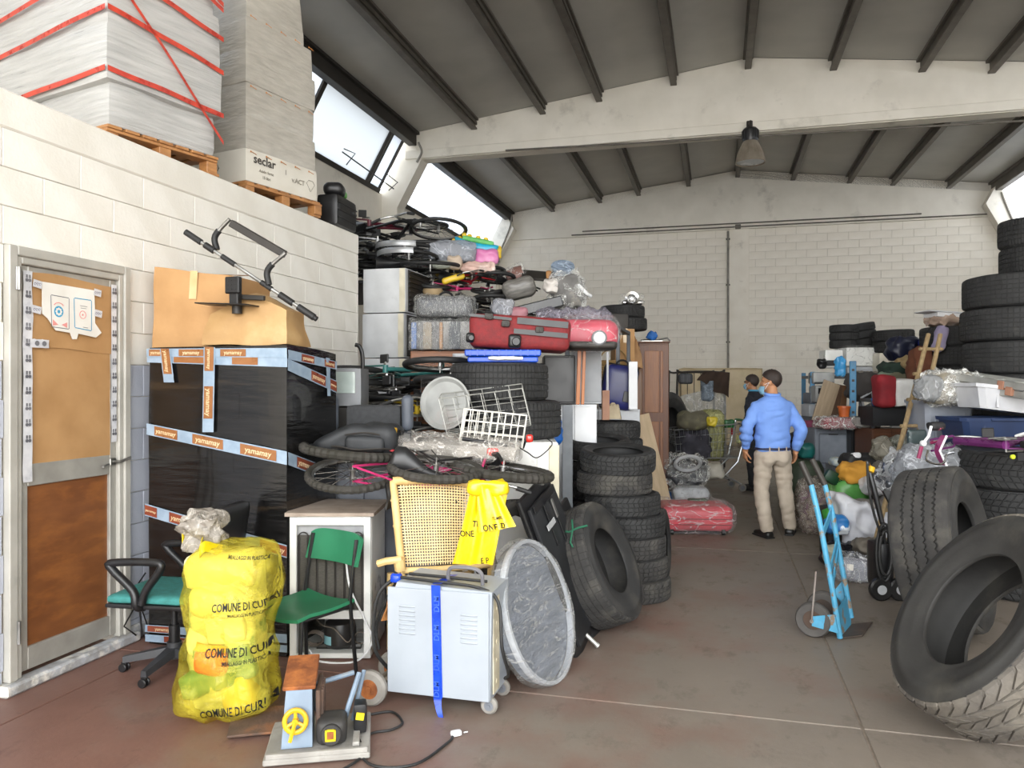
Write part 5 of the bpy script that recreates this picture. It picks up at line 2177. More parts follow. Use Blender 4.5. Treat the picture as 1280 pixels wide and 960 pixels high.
for k,(px,w_) in enumerate(((722,.03),(728,.025))):
 q = MB()
 q.box((0,0,.215),(w_,.03,.43),b=.003)
 p = at(px,505,6.15)
 tag(q.build('wooden_post',orange_wood,None,(p.x,p.y,1.435),FACE @ ry(2)),['thicker orange wooden post leaning on the grey filing cabinet','thinner orange wooden post beside the thicker one'][k],'post')
p0,sz = px_box(742,512,800,690,7.85,.5)
cupboard('pale cupboard behind the rear tyre stack under the navy suitcase',V((p0.x,p0.y,0)),(sz[0],.5,1.34),FACE,light_grey,1)
navy = mat('navy_shell','#252a68','#1d2155',rough=.4,scale=4)
p0,sz = px_box(752,452,790,508,7.75,.3)
nv = suitcase('navy blue hard suitcase standing tilted beside the white panel',(p0.x,p0.y,1.345),(.34,.22,.45),FACE @ ry(10),navy,wheels=False,pocket=False)
q = MB()
q.box((.08,-.118,.14),(.07,.012,.11),b=.004)
q.build('latch',black_plastic,nv)
for (x0,y0,x1,y1,d,lab,m_,nm,thk) in ((786,452,797,515,7.7,'narrow white panel standing beside the navy suitcase',white_lam,'white_board',.03),(758,440,761,500,7.4,'thin pale pole before the navy suitcase',light_grey,'pale_pole',.012),
                                              (703,506,716,600,5.9,'worn grey plank standing beside the white freezer',mat('grey_plank','#75797d','#62666a',rough=.6,tint='#94979a'),'grey_plank',.03)):
 p0,sz = px_box(x0,y0,x1,y1,d,thk)
 q = MB()
 zb = (1.345 if d > 7.5 else 1.26) if d > 6 else 0
 q.box((0,0,(p0.z + sz[2] - zb) / 2),(sz[0],thk,p0.z + sz[2] - zb),b=.003)
 tag(q.build(nm,m_,None,(p0.x,p0.y,zb),FACE),lab,'panel' if nm != 'pale_pole' else 'pole')
# blue bag on the plank, little white rack, bread basket, small things
p0,sz = px_box(683,518,701,560,5.8,.12)
bl = bag('crumpled blue plastic bag beside the grey plank',tuple(p0),(.12,.12,sz[2]),FACE,mat('blue_bag','#1d62b8','#1a5299',rough=.35),4,.03,9,knot=False,n=8)
q = MB()
p = at(766,512,7.3)
fan = cloth('beige crumpled bag at the foot of the navy suitcase',(p.x,p.y,1.26),(.16,.12,.2),FACE,mat('beige_cloth','#b7a98f','#a0927a',rough=.8),3,'paper_bag','bag')
p = at(757,509,7.25)
q = MB()
q.box((0,0,.14),(.07,.05,.28),b=.004)
tag(q.build('pink_brick',mat('pinkish_block','#b98d75','#a57b65',rough=.7),None,(p.x,p.y,1.26),FACE),'pinkish upright block on the rear tyre stack','block')
p = at(736,512,7.0)
wire = thing('wire_rack','small black wire rack on the tyre stack before the filing cabinet','rack',(p.x,p.y,1.255),FACE)
q = MB()
for k in range(7):
 q.tube([(-.09 + .03 * k,0,0),(-.09 + .03 * k,0,.17),(-.09 + .03 * k,.08,.17)],.004,5)
q.tube([(-.1,0,.17),(.1,0,.17)],.005,5)
q.build('wires',black_plastic,wire)
# basket and cartons under the tyres
p0,sz = px_box(752,448,803,690,9.9,.5)
tc_ = cupboard('tall brown cupboard beside the wardrobe with cartons on top',V((p0.x,p0.y,0)),(sz[0],.5,1.78),FACE,wood('mid_brown_wood','#7a5433','#66452a'),1)
p0,sz = px_box(768,415,789,462,9.7,.3)
carton('orange-brown cardboard box standing below the two tyres',tuple(V((p0.x,p0.y,1.785)) + CT * .1),(.24,.5,.5),FACE,cardboard,.012,seed=5)
p0,sz = px_box(787,415,800,450,9.6,.2)
cloth('torn brown wrapping paper hanging beside the cardboard box',tuple(V((p0.x,p0.y,1.785))),(.2,.25,.5),FACE,mat('kraft_paper','#a8825a','#8f6c48',rough=.8),6,'wrapping_paper','paper',amp=.08)
p = at(768,462,9.55)
bsk = thing('wicker_basket','striped wicker basket in front of the brown cupboard','basket',(p.x,p.y - .1,1.667),FACE)
q = MB()
for k in range(8):
 z = .03 * k
 q.tube([(.17 * (1 + .04 * k) * math.cos(a * .314),.1 * (1 + .04 * k) * math.sin(a * .314),z) for a in range(20)],.014,6,closed=True)
q.build('weave',mat('wicker','#a88a58','#8a6d40',rough=.7,scale=12,stretch=(1,1,8)),bsk)
q = MB()
q.tube(arc((0,0,.2),.17,10,170,14),.01,6)
q.build('handle',MATS['wicker'],bsk)
sh = thing('shelf_board','pale shelf board carrying the wicker basket','board',(p.x,p.y - .1,1.64),FACE)
q = MB()
q.box((0,.1,.013),(.5,.5,.026),b=.003)
q.build('board',cardboard_pale,sh)
for x in (-.24,.24):
 q = MB()
 q.box((x,.1,-.82),(.02,.4,1.64))
 q.build('upright',cardboard_pale,sh)
p1 = at(778,400,9.9)
tyre('car','lower tyre of the pair on the cartons at wall height',(p1.x + .03,p1.y,2.285),rz(11),'pair of tyres on the cartons')
tyre('car','upper tyre of the pair with a wrapped headlamp on it',(p1.x,p1.y,2.443),rz(50),'pair of tyres on the cartons')
p = at(772,416,9.62)
q = MB()
q.soft((.26,.12,.19),.02,(5,5,5),.006,6,3)
tag(q.build('grey_pouch',dark_steel,None,(p.x,p.y,2.288),FACE),'dark grey pouch leaning at the lower tyre of the pair','pouch')
hl = thing('wrapped_headlamp','car headlamp wrapped in clear film on the topmost tyre','headlamp',(p1.x + .13,p1.y - .05,2.601),FACE)
q = MB()
q.lathe([(0,0),(.06,.01),(.085,.06),(.09,.11),(.06,.1),(.03,.05),(0,.045)],24,Matrix.Translation((-.02,-.02,.06)) @ Matrix.Rotation(R(80),4,'X'))
q.soft((.26,.16,.07),.03,(6,6,4),0,1,1)
q.build('lamp',chrome,hl)
q = MB()
q.soft((.3,.2,.15),.05,(10,8,8),.03,12,2,ridged=True)
q.build('wrap',thin_film,hl,smooth=60)

# --- wardrobe and leaning board
wd_d = wood('wardrobe_wood','#6f4325','#56301a',stretch=(18,18,1.2))
wd_l = wood('wardrobe_panel','#94613a','#7d4d2b',stretch=(18,18,1.2))
pw_ = at(817,480,10.25)
wr = thing('wardrobe','tall narrow dark wooden wardrobe with panelled door at the aisle','wardrobe',(pw_.x,pw_.y,0),rz(7))
q = MB()
q.box((0,.22,1.075),(.40,.46,2.15),b=.006)
q.build('body',wd_d,wr)
q = MB()
q.box((0,-.022,1.075),(.39,.022,2.1),b=.004)
dd = q.build('door',wd_d,wr)
for z0,z1 in ((1.22,2.04),(.12,1.10)):
 for x0,x1,m_ in ((-.12,.07,wd_l),(.085,.12,wd_l)):
  q = MB()
  q.box(((x0 + x1) / 2,-.036,(z0 + z1) / 2),(x1 - x0,.012,z1 - z0),b=.004)
  q.build('door_panel',m_,dd)
q = MB()
q.box((0,.2,2.158),(.43,.5,.02),b=.004)
q.build('top',wd_d,wr)
bk = thing('shoe_rack','small metal bracket with blue cloth on top of the wardrobe','bracket',(pw_.x + .02,pw_.y + .12,2.169),rz(7))
q = MB()
q.tube([(-.2,0,.02),(-.15,0,.03),(.0,0,.02),(.15,0,.05),(.19,0,.01)],.012,6)
q.box((-.05,0,.008),(.28,.1,.014))
q.build('bracket',steel,bk)
q = MB()
q.soft((.1,.08,.12),.03,(6,6,6),.04,14,3,ridged=True,M=Matrix.Translation((-.08,-.01,.02)) @ Matrix.Rotation(R(25),4,'Y'))
q.build('blue_cloth',mat('blue_cloth','#2a6fc2','#2460a8',rough=.7),bk,smooth=60)
q = MB()
a_,b_ = at(806,516,7.9),at(834,618,9.6)
q.box((0,0,.62),(.32,.025,1.24),b=.003)
p = at(823,480,9.5)
tag(q.build('leaning_board',mat('pale_board','#c9b393','#b39d7d',rough=.6,scale=3,stretch=(6,6,1)),None,(p.x + .03,p.y,.0),rz(7) @ ry(-14)),'pale wooden board leaning against the wardrobe front','board')

# --- brown cabinet with wrapped pieces on it
p0,sz = px_box(513,438,603,690,6.85,.5)
BX = V((p0.x,p0.y,0))
bw_ = wood('teak_laminate','#8c5730','#744422',stretch=(1.5,14,14))
bcab = cupboard('brown teak cabinet with film-wrapped packages stacked on it',BX,(sz[0],.5,1.895),FACE,bw_,1,'teak_cabinet','cabinet',False)
p0,sz = px_box(566,441,600,472,6.45,.1)
mwv = thing('framed_panel','small pale-framed glass panel leaning at the teak cabinet','window',tuple(p0 + V((0,0,-.1))),FACE)  # pale-framed glass panel, not a picture
q = MB()
for (x,z,w_,h_) in ((0,.01,.24,.03),(0,.29,.24,.03),(-.105,.15,.03,.3),(.105,.15,.03,.3)):
 q.box((x,0,z),(w_,.03,h_),b=.004)
q.build('frame',light_grey,mwv)
q = MB()
q.box((0,.005,.15),(.19,.006,.26))
q.build('glass',mat('dark_glass','#6f7a78','#59635f',rough=.12),mwv)
p0,sz = px_box(512,401,596,438,6.8,.42)
wb = thing('film_wrapped_box','square package of grey goods in shiny clear film on the teak cabinet','package',(p0.x,p0.y,1.898),FACE)
q = MB()
q.soft((sz[0] * .95,.4,.265),.03,(8,6,6),.012,4,3)
q.build('goods',mat('mixed_grey_goods','#82807e','#5d5c5f',rough=.6,scale=5,tint='#b6b2ac',tscale=5,stretch=(3,3,.6)),wb)
for k,(x,w_,c_) in enumerate(((-.26,.05,'#6f86b4'),(-.02,.03,'#b58d6a'),(.1,.1,'#4e5258'),(-.14,.08,'#9a8f80'))):
 q = MB()
 q.soft((w_,.03,.24),.01,(3,2,5),.004,6,k,M=Matrix.Translation((x,-.2,.01)))
 q.build('folded_item',mat('folded_%d' % k,c_),wb)
q = MB()
q.soft((sz[0] * 1.03,.46,.285),.03,(22,12,10),.025,9,5,ridged=True)
q.build('wrap',streak_film,wb,smooth=60)
p0,sz = px_box(520,373,590,400,6.8,.4)
suitcase('grey-black suitcase wrapped in clear film lying on the wrapped package',(p0.x,p0.y,2.19),(sz[0],.4,.19),FACE,mat('charcoal_shell','#4c4e53','#3b3d42',rough=.45),wrap=streak_film,seed=6,wheels=False,pocket=False)

# --- stack of white appliances, dark slatted backs towards the aisle
for k in range(6):
 lab = ['bottom','second','third','fourth','fifth','top'][k]
 ap = thing('white_appliance','%s white appliance of the stack beside the block wall end' % ('lowest' if k == 0 else lab + ' lowest' if k < 4 else 'second highest' if k == 4 else 'topmost'),'appliance',(-3.36 + .004 * (k % 2),7.72,.468 * k),rz(1 if k % 2 else -.5),'stacked white appliances')
 q = MB()
 q.soft((.48,.70,.464),.012,(4,4,4),.004,6,k)
 q.build('body',mat('dusty_white_sheet','#c9cbcd','#b6b8ba',rough=.5,scale=4,tint='#9c9a96',tscale=3,tlo=.6,thi=.8),ap)
 q = MB()
 q.box((.2,-.352,.232),(.06,.008,.45))
 q.build('yellowed_edge',MATS['yellowed_plastic'],ap)
 q = MB()
 q.box((.243,.02,.232),(.008,.62,.43))
 q.build('back_panel',dark_steel,ap)
 for j in range(9):
  q = MB()
  q.box((.252,.02,.04 + .048 * j),(.014,.6,.014))
  q.build('slat',black_plastic,ap,smooth=0)

# --- racks that carry the bicycle heaps
rack_m = mat('rack_steel','#5d5f63','#4c4e52',rough=.5,metal=.3)

def rack(label,x0,x1,y0,y1,levels,m=rack_m,name='steel_rack',post=.04,posts_up=0.0):
 r = thing(name,label,'rack',((x0 + x1) / 2,(y0 + y1) / 2,0))
 w_,d_ = x1 - x0,y1 - y0
 for x in (-1,1):
  for y in (-1,1):
   q = MB()
   q.box((x * (w_ / 2 - post / 2),y * (d_ / 2 - post / 2),(levels[-1] + posts_up) / 2),(post,post,levels[-1] + posts_up),b=.004)
   q.build('post',m,r)
 for z in levels:
  q = MB()
  q.box((0,0,z - .02),(w_,d_,.04),b=.004)
  q.build('shelf',rack_m,r)
 return r

rack('grey steel rack beneath the high bicycle heap by the window side',-5.9,-3.66,8.12,10.3,[1.4,2.80])
rack('grey steel rack beneath the heap of children bicycles',-3.4,-1.0,8.12,9.15,[1.2,2.22])

maroon = mat('maroon_paint','#5e1a2b','#4a1422',rough=.35)
red_p = mat('red_paint','#b3202b','#971a24',rough=.35)
pink_p = mat('magenta_paint','#c8356f','#a82c5d',rough=.35)
silver_p = mat('silver_paint','#a7a9ab','#8f9193',rough=.35,metal=.5)
black_p = mat('black_paint','#17181a','#101112',rough=.35)
purple_p = mat('purple_paint','#6d2a68','#5a2156',rough=.3)
teal_p = mat('teal_paint','#2b6a67','#235754',rough=.35)
yellow_b = mat('yellow_paint','#d8b62a','#bd9e21',rough=.4)
white_p = mat('white_paint','#dddcd8','#c9c8c4',rough=.35)
green_p = mat('dark_green_paint','#2d4a34','#243c2a',rough=.4)

# high heap: bicycles lying on one another
names_hi = ['maroon bicycle lying topmost on the high bicycle heap','black bicycle just under the maroon one on the high heap','silver bicycle in the upper layer of the high heap','black bicycle with silver fenders inside the high heap',
   'dark green bicycle low in the high heap','black city bicycle at the foot of the high heap','black bicycle at the window end of the high heap','grey bicycle buried at the far side of the high heap','black bicycle hanging over the top white appliance','black kids bicycle at the aisle end of the high heap']
cols = [maroon,black_p,silver_p,black_p,green_p,black_p,black_p,silver_p,black_p,black_p]
spec_hi = [(468,281,8.9,3.46,12,4),(500,300,8.9,3.30,-14,-9),(478,305,8.7,3.20,24,3),(462,312,8.9,3.12,-18,0),(488,320,9.0,3.06,8,2),(475,325,8.8,2.98,-30,-3),(465,315,9.4,3.1,50,0),(498,310,9.6,3.14,-40,2),(480,330,8.5,2.91,3,3),(500,330,8.9,2.9,35,-3)]
for k,(px,py,d,z,hd,tl) in enumerate(spec_hi):
 p = at(px,480,d)
 bicycle(names_hi[k],(p.x,p.y,z),flat(hd,1 if k % 2 else -1,tl * .5,tl),cols[k],rw=.31,fat=.020,fender=silver_p if k in (3,5) else None,basket=(k == 4))

# children bicycles and toys on the second rack
names_k = ['magenta kids bicycle with white stem near the tan tyre','red kids bicycle in the middle of the kids bicycle heap','black kids bicycle at the bottom of the kids bicycle heap','dark red kids bicycle deep in the kids bicycle heap','yellow-framed kids bicycle at the top of the kids heap',
           'dark green kids bicycle beside the brown wrapped lamp','black kids bicycle below the magenta one','silver kids bicycle at the aisle end of the kids heap','black kids bicycle over the wrapped suitcase']
cols = [pink_p,red_p,black_p,maroon,yellow_b,green_p,black_p,silver_p,black_p]
spec_k = [(575,372,8.55,2.66,20,12),(590,360,8.7,2.76,-15,-8),(600,395,8.7,2.33,10,0),(585,388,8.9,2.42,-30,4),(575,350,8.9,2.86,15,-10),(615,352,8.8,2.80,60,10),(580,385,8.5,2.52,-5,-4),(622,372,8.7,2.60,80,-14),(600,378,8.5,2.45,30,6)]
tan_tyre = mat('tan_rubber','#a08a68','#8a7555',rough=.7)
for k,(px,py,d,z,hd,tl) in enumerate(spec_k):
 p = at(px,480,d)
 bicycle(names_k[k],(p.x,p.y,z),flat(hd,1 if k % 2 else -1,tl * .5,tl),cols[k],rw=.19,fat=.022,group='kids bicycles on the rack',grip_mat=pink_p if k == 0 else None,saddle_mat=(white_p if k == 0 else None))

# ---- toys and bundles at the top of the heap
def lump(label,px,py,d,size,m,seed=1,name='bundle',cat='bundle',amp=.03,sc=8,rot=None,ridged=True,n=10,round_=.4,over=None):
 """irregular bundle whose base centre is seen at px, py"""
 r = thing(name,label,cat,tuple(at(px,py,d)),rot or FACE)
 q = MB()
 q.soft(size,min(size) * round_,(n,n,n),amp,sc,seed,ridged=ridged)
 q.build('cover' if over else 'shape',m,r,smooth=60)
 if over:
  q = MB()
  q.soft(tuple(s_ * 1.07 for s_ in size),min(size) * round_,(n + 4,n + 4,n + 4),amp * 1.6,sc * 1.3,seed + 4,ridged=True)
  q.build('wrap',over,r,smooth=60)
 return r

cyan = mat('cyan_plastic','#1fa3c4','#1b8cab',rough=.3)
yel = mat('toy_yellow','#e8c63a','#d4b02a',rough=.4)
pinkt = mat('toy_pink','#d884b4','#c670a2',rough=.4,tint='#e8b0c8',tscale=6)
lump('bundle of grey clear plastic under the cyan toy boat',566,329,8.6,(.52,.3,.24),film('grey_blue_film',color='#b8bcc4',lo=.55,hi=.95,clear='#dcdfe6',scale=6),3,'plastic_bundle','plastic bundle')
tb = thing('toy_boat','cyan and green toy boat with yellow knobs on top of the heap','toy',tuple(at(594,315,8.7)),FACE @ ry(12))
q = MB()
q.soft((.46,.22,.09),.03,(10,8,4),.004,4,1,fn=lambda p: V((p.x * (1 + p.z * 1.5),p.y,p.z + .6 * p.x * p.x)))
q.build('hull',cyan,tb,smooth=60)
q = MB()
q.soft((.36,.17,.06),.02,(8,6,3),.004,4,1,M=Matrix.Translation((.01,0,.09)))
q.build('deck',mat('toy_green','#6dbb6a','#5aa658'),tb,smooth=60)
for k,x in enumerate((-.1,0,.09)):
 q = MB()
 q.lathe([(0,.05),(.025,.04),(.03,.02),(.02,0)],14,Matrix.Translation((x,0,.14)))
 q.build('knob',yel,tb)
yk = thing('toy_figures','yellow plastic toy leaning at the window end of the toy boat','toy',tuple(at(577,307,8.7)),FACE)
q = MB()
for (x,z,r_) in ((-.08,.03,.035),(-.02,.06,.03),(.03,.10,.03),(.06,.05,.035),(0,.0,.04)):
 q.lathe([(r_ * math.sin(a * .2617),-r_ * math.cos(a * .2617)) for a in range(13)],14,Matrix.Translation((x,0,z + .02)),caps=False)
q.tube([(-.1,0,.03),(0,0,.05),(.08,0,.06)],.02,8)
q.build('body',yel,yk,smooth=60)
lump('pink toy bag with printed picture below the toy boat',608,331,8.6,(.26,.15,.18),pinkt,8,'toy_bag','bag',.02)
lump('yellow and blue toy ball beside the pink toy bag',622,324,8.7,(.09,.08,.15),yel,5,'toy_ball','toy',.01)
lump('dark blue toy piece beside the yellow toy ball',619,329,8.65,(.1,.08,.08),navy,6,'toy_piece','toy',.01)
lump('beige cushion under the grey plastic bundle',568,336,8.4,(.16,.12,.14),mat('beige_cushion','#c7b6a4','#b3a28f',rough=.8),4,'beige_cushion','cushion',.02)
lump('pale green-grey roll lying beside the beige cushion',553,336,8.4,(.22,.1,.08),mat('pale_sage','#a9ada0','#94988b'),7,'fabric_roll','roll',.01)
lump('white and flesh dolls heaped under the pink toy bag',598,340,8.4,(.34,.14,.09),mat('doll_pale','#d2b3a8','#bd9c90',tint='#e6dcd4',tscale=8),9,'doll','toy',.04,14)
lump('yellow plastic slide piece among the kids bicycles',568,352,8.45,(.26,.08,.07),yel,2,'slide_piece','toy',.01,rot=FACE @ ry(-18),ridged=False)
tt = at(541,364,8.3)
tw = thing('toy_roller','tan-edged small toy wheel at the edge of the kids bicycle heap','wheel',(tt.x,tt.y,tt.z),FACE @ rx(8))
q = MB()
q.lathe([(.05,-.03),(.10,-.035),(.11,0),(.10,.03),(.05,.03)],30,loop=True)
q.build('tyre',tan_tyre,tw)
q = MB()
q.lathe([(0,-.02),(.06,-.02),(.06,.015),(0,.02)],20)
q.build('hub',mat('rosy_hub','#7a4a44','#653a35'),tw)
wl_ = thing('wrapped_drum','brown-red drum lamp wrapped in clear film at the heap edge','lamp',tuple(at(636,350,8.7)),FACE @ ry(70))
q = MB()
q.lathe([(0,-.02),(.10,-.02),(.12,.1),(.11,.18),(0,.18)],24)
q.build('drum',mat('russet','#7a4a3c','#653b2f',rough=.5),wl_)
q = MB()
q.lathe([(0,-.04),(.12,-.04),(.15,.08),(.15,.2),(.05,.22),(0,.22)],24,twist=lambda i,j: (.02 * noise.noise(V((i * 1.3,j * .9,3))),0))
q.build('wrap',thin_film,wl_,smooth=60)
# right of the kids bicycles
lump('grey duffel roll in shiny film above the black plank',652,373,8.3,(.36,.25,.22),mat('grey_sheen','#7d7a75','#5a5854',rough=.35,stretch=(1,6,6)),4,'wrapped_roll','roll',.01,6,FACE @ ry(-14),over=None)
q = MB()
pk_ = at(672,392,8.1)
q.box((0,0,.06),(.52,.3,.11),rot=ry(-14),b=.01)
tag(q.build('flat_black_case',mat('black_sheen','#2a2a2b','#1f1f20',rough=.3),None,tuple(pk_),FACE),'long black flat case slanting under the grey duffel roll','case')
q = MB()
q.box((0,0,.03),(.36,.3,.03),rot=ry(5),b=.005)
tag(q.build('dark_tray',dark_steel,None,tuple(at(672,348,8.6)),FACE @ rx(25)),'dark tilted tray behind the white carrier bag','tray')
lump('white plastic carrier bag with brown flap on the black case',689,366,8.2,(.17,.14,.15),mat('white_bag','#dcd6d0','#c4bdb6',rough=.4,tint='#b78d66',tscale=3,tlo=.62,thi=.68),4,'carrier_bag','bag',.02,10)
lump('orange crate piece standing behind the white carrier bag',686,352,8.5,(.06,.05,.12),mat('orange_card','#c08c55','#a87745'),2,'orange_piece','piece',.005,ridged=False)
tubm = film('clear_tub',color='#c3d0de',lo=.35,hi=.85,clear='#dfe8f2',scale=5)
ct = thing('clear_tub','pale blue clear round tub at the very top beside the wall','tub',tuple(at(703,344,8.4)),FACE @ rx(35))
q = MB()
q.lathe([(0,0),(.1,0),(.12,.1),(.13,.1),(.125,.12),(.1,.1)],28)
q.lathe([(0,.115),(.05,.115),(.06,.13),(.12,.125)],28)
q.build('tub',tubm,ct)
cs = lump('grey car seat wrapped in milky film at the heap top',712,386,8.3,(.34,.28,.36),mat('grey_seat','#7c7a78','#5e5c5a',rough=.7,tint='#b9b3a4',tscale=5),5,'wrapped_car_seat','seat',.05,6,FACE @ ry(-8),over=milky_film)
q = MB()
q.tube([(.0,-.1,.3),(.12,-.12,.22),(.2,-.1,.12),(.24,-.05,.1)],.02,8)
q.build('white_arm',white_plastic,cs)
q = MB()
q.box((0,0,.02),(.36,.3,.04),b=.008)
q.box((-.22,0,.02),(.1,.28,.03),b=.008)
tag(q.build('flat_case',black_plastic,None,tuple(at(697,394,8.0)),FACE @ ry(-3)),'black flat case lying under the wrapped car seat','case')
lump('clear crumpled bag with dark print at the red suitcase end',628,398,7.3,(.2,.16,.17),film('print_film',color='#c4c6cc',lo=.4,hi=.9,clear='#d5d7dd',scale=10),7,'clear_bag','bag',.04,9)
lump('dusty pink cloth bundle beside the clear printed bag',648,398,7.3,(.16,.14,.10),mat('dusty_pink','#a8747c','#93626a'),3,'pink_bundle','bundle',.02)
lump('olive-grey folded coat below the black flat case',668,408,7.6,(.34,.25,.10),mat('olive_grey','#5d5a50','#4b4840',rough=.85),4,'folded_coat','clothing',.02)
sup = rack('narrow grey rack behind red suitcase carrying bundles',-2.0,-1.28,6.75,7.9,[1.2,2.17])

# --- mid heap: cabinet carrying bicycles, bag, armchair
cupboard('grey steel cabinet buried beneath the bicycles and backpack',V((-2.30,5.25,0)),(1.0,1.15,1.10),rz(4),grey_plastic,2,'steel_cabinet','cabinet')
names_m = ['green-teal bicycle lying topmost by the teak cabinet','black bicycle with thick tyre under the teal bicycle','black bicycle with rear rack behind the grey oven','yellow-black bicycle below the black saddle one','dark bicycle at the bottom of the middle heap']
cols = [teal_p,black_p,black_p,yellow_b,black_p]
spec_m = [(490,455,6.2,1.72,-14,-6),(500,468,6.2,1.61,-10,-4),(492,478,6.1,1.51,6,2),(530,500,6.0,1.40,-22,5),(510,505,6.0,1.28,12,0)]
for k,(px,py,d,z,hd,tl) in enumerate(spec_m):
 p = at(px,480,d)
 bicycle(names_m[k],(p.x,p.y,z),flat(hd,-1 if k in (0,1,3) else 1,tl * .6,tl),cols[k],rw=.27,fat=.025,group='bicycles in the middle heap',basket=(k == 2))
# grey oven with glass
p0,sz = px_box(413,460,452,508,5.35,.28)
ov = thing('grey_monitor','grey boxy monitor with pale reflecting glass behind the taped crate','monitor',tuple(p0),FACE)
q = MB()
q.soft((sz[0],.3,sz[2]),.012,(4,4,4),0,1,1)
q.build('housing',mat('mid_grey_plastic','#7b7d80','#6c6e71',rough=.5),ov)
q = MB()
q.box((-.005,-.152,sz[2] * .62),(sz[0] * .66,.008,sz[2] * .56),b=.003)
q.build('screen',mat('pale_screen','#a9b4b0','#97a29e',rough=.08,spec=.8),ov)
bxs = thing('plinth_box','dark box carrying the grey monitor','box',(p0.x,p0.y,1.11),FACE)
q = MB()
q.box((0,0,(p0.z - 1.115) / 2),(.26,.26,p0.z - 1.115),b=.005)
q.build('carton',dark_steel,bxs)
q = MB()
pp_ = [at(444,431,5.9),at(449,433,5.9),at(453,445,5.9),at(453,480,5.9)]
e = pp_[-1].copy()
e.z = 1.11
q.tube(spline(pp_,4) + [e],.016,8)
tag(q.build('black_tube',black_plastic),'bent black tube standing behind the grey monitor','tube')
# armchair with grey arm pads
am = at(466,535,5.15)
ac = thing('armchair','dark armchair part with two grey arm pads under the monitor','armchair',(am.x,am.y,am.z - .12),FACE)
q = MB()
q.soft((.37,.12,.27),.02,(8,5,8),.006,5,2,M=Matrix.Translation((0,.08,0)))
q.build('backrest',mat('charcoal_cloth','#3a3b3d','#303133',rough=.9,scale=40,bump=.1,bscale=100),ac,smooth=60)
for x in (-.265,.235):
 q = MB()
 q.soft((.075,.09,.24),.035,(6,6,8),.003,5,2,M=Matrix.Translation((x,-.02,.1)))
 q.tube([(x,0,-.02),(x,0,.12)],.022,10)
 q.build('arm_pad',mat('slate_pad','#565c66','#4a4f58',rough=.55),ac,smooth=60)
q = MB()
q.box((-.01,.05,-.01),(.56,.2,.05),b=.01)
q.build('frame',black_plastic,ac)
# black backpack
nyl = mat('black_nylon','#292b2e','#1d1f21',rough=.6,scale=6,bump=.2,bscale=12)
bp0 = at(447,566,4.80)
bpk = thing('backpack','black backpack lying flat on top of the front bicycles','backpack',(bp0.x,bp0.y,bp0.z),FACE @ ry(2))
q = MB()
q.soft((.52,.30,.18),.07,(22,14,10),.05,7,3,fn=lambda p: V((p.x,p.y,p.z * (1 - .5 * max(0,-p.x - .02) / .2))))
q.build('body',nyl,bpk,smooth=60)
q = MB()
q.soft((.24,.06,.10),.03,(10,5,6),.012,8,4,M=Matrix.Translation((.07,-.15,.02)))
q.build('pocket',nyl,bpk,smooth=60)
q = MB()
q.tube(spline([(-.22,-.1,.03),(-.1,-.16,.05),(.02,-.17,.035),(.16,-.18,.045),(.24,-.12,.04)],5),.006,6)
q.tube(spline([(-.05,-.15,.12),(.08,-.18,.14),(.2,-.14,.12)],5),.005,6)
q.build('zip',dark_steel,bpk)
q = MB()
q.soft((.22,.16,.05),.02,(8,6,4),.02,10,6,M=Matrix.Translation((-.25,-.05,-.005)),ridged=True)
q.build('loose_strap',nyl,bpk,smooth=60)

# --- front bicycles over the refrigerator, freezer and cane chair
def bike_between(label,a,b,rw,fat,side,colour,roll=0,**kw):
 """lying bicycle whose rear hub is at a and whose front hub is towards b"""
 x = (V(b) - V(a)).normalized()
 up = V((0,0,1))
 y = (up - x * up.dot(x)).normalized()
 y = (Matrix.Rotation(R(roll),3,x) @ y) * side
 z = x.cross(y)
 s = rw / .30
 return bicycle(label,V(a) + x * (.48 * s),axes(x,y,z),colour,rw=rw,fat=fat,**kw)

fg = 'bicycles lying on the refrigerator'
A_ = at(441,592,4.52)
bike_between('magenta-white bicycle lying lowest on the refrigerator with its wheel tilted to the front',A_,A_ + V((.72,.55,.06)),.255,.024,1,pink_p,roll=14,group=fg,knob=True,front_wheel=False)
B_ = at(438,564,4.72)
Bf = at(622,588,4.62)
bike_between('red mountain bicycle lying on the refrigerator and freezer, knobbly tyres',B_,Bf,.285,.030,-1,red_p,roll=-1,group=fg,knob=True,saddle=False)
C_ = at(545,586,4.40)
bike_between('small black bicycle with knobbly tyre resting on the cane chair',C_,C_ + V((-.5,.75,.12)),.255,.026,1,black_p,roll=2,group=fg,knob=True,front_wheel=False)
D_ = at(625,608,4.55)
sd = thing('bicycle_saddle','large black bicycle saddle pointing over the cane chair','saddle',tuple(at(512,578,4.36)),FACE @ ry(6))
q = MB()
st_pts = [(-.115,.03),(-.105,.065),(-.08,.085),(-.03,.085),(.02,.068),(.07,.045),(.12,.03),(.17,.022),(.2,.016),(.212,.006)]
vs_ = [V((x,-.045 * math.sin(a * .3142) * min(1,h_ / .05) + .015,-.085 + h_ * (1 + math.cos(a * .3142)))) for x,h_ in st_pts for a in range(20)]
q.add(vs_,[(i * 20 + a,i * 20 + (a + 1) % 20,i * 20 + 20 + (a + 1) % 20,i * 20 + 20 + a) for i in range(9) for a in range(20)] + [tuple(range(20)),tuple(reversed(range(180,200)))])
q.build('cover',black_plastic,sd,smooth=70)
q = MB()
q.tube([(.0,.02,.0),(-.02,.12,.0)],.013,8)
q.build('seat_post',steel,sd)
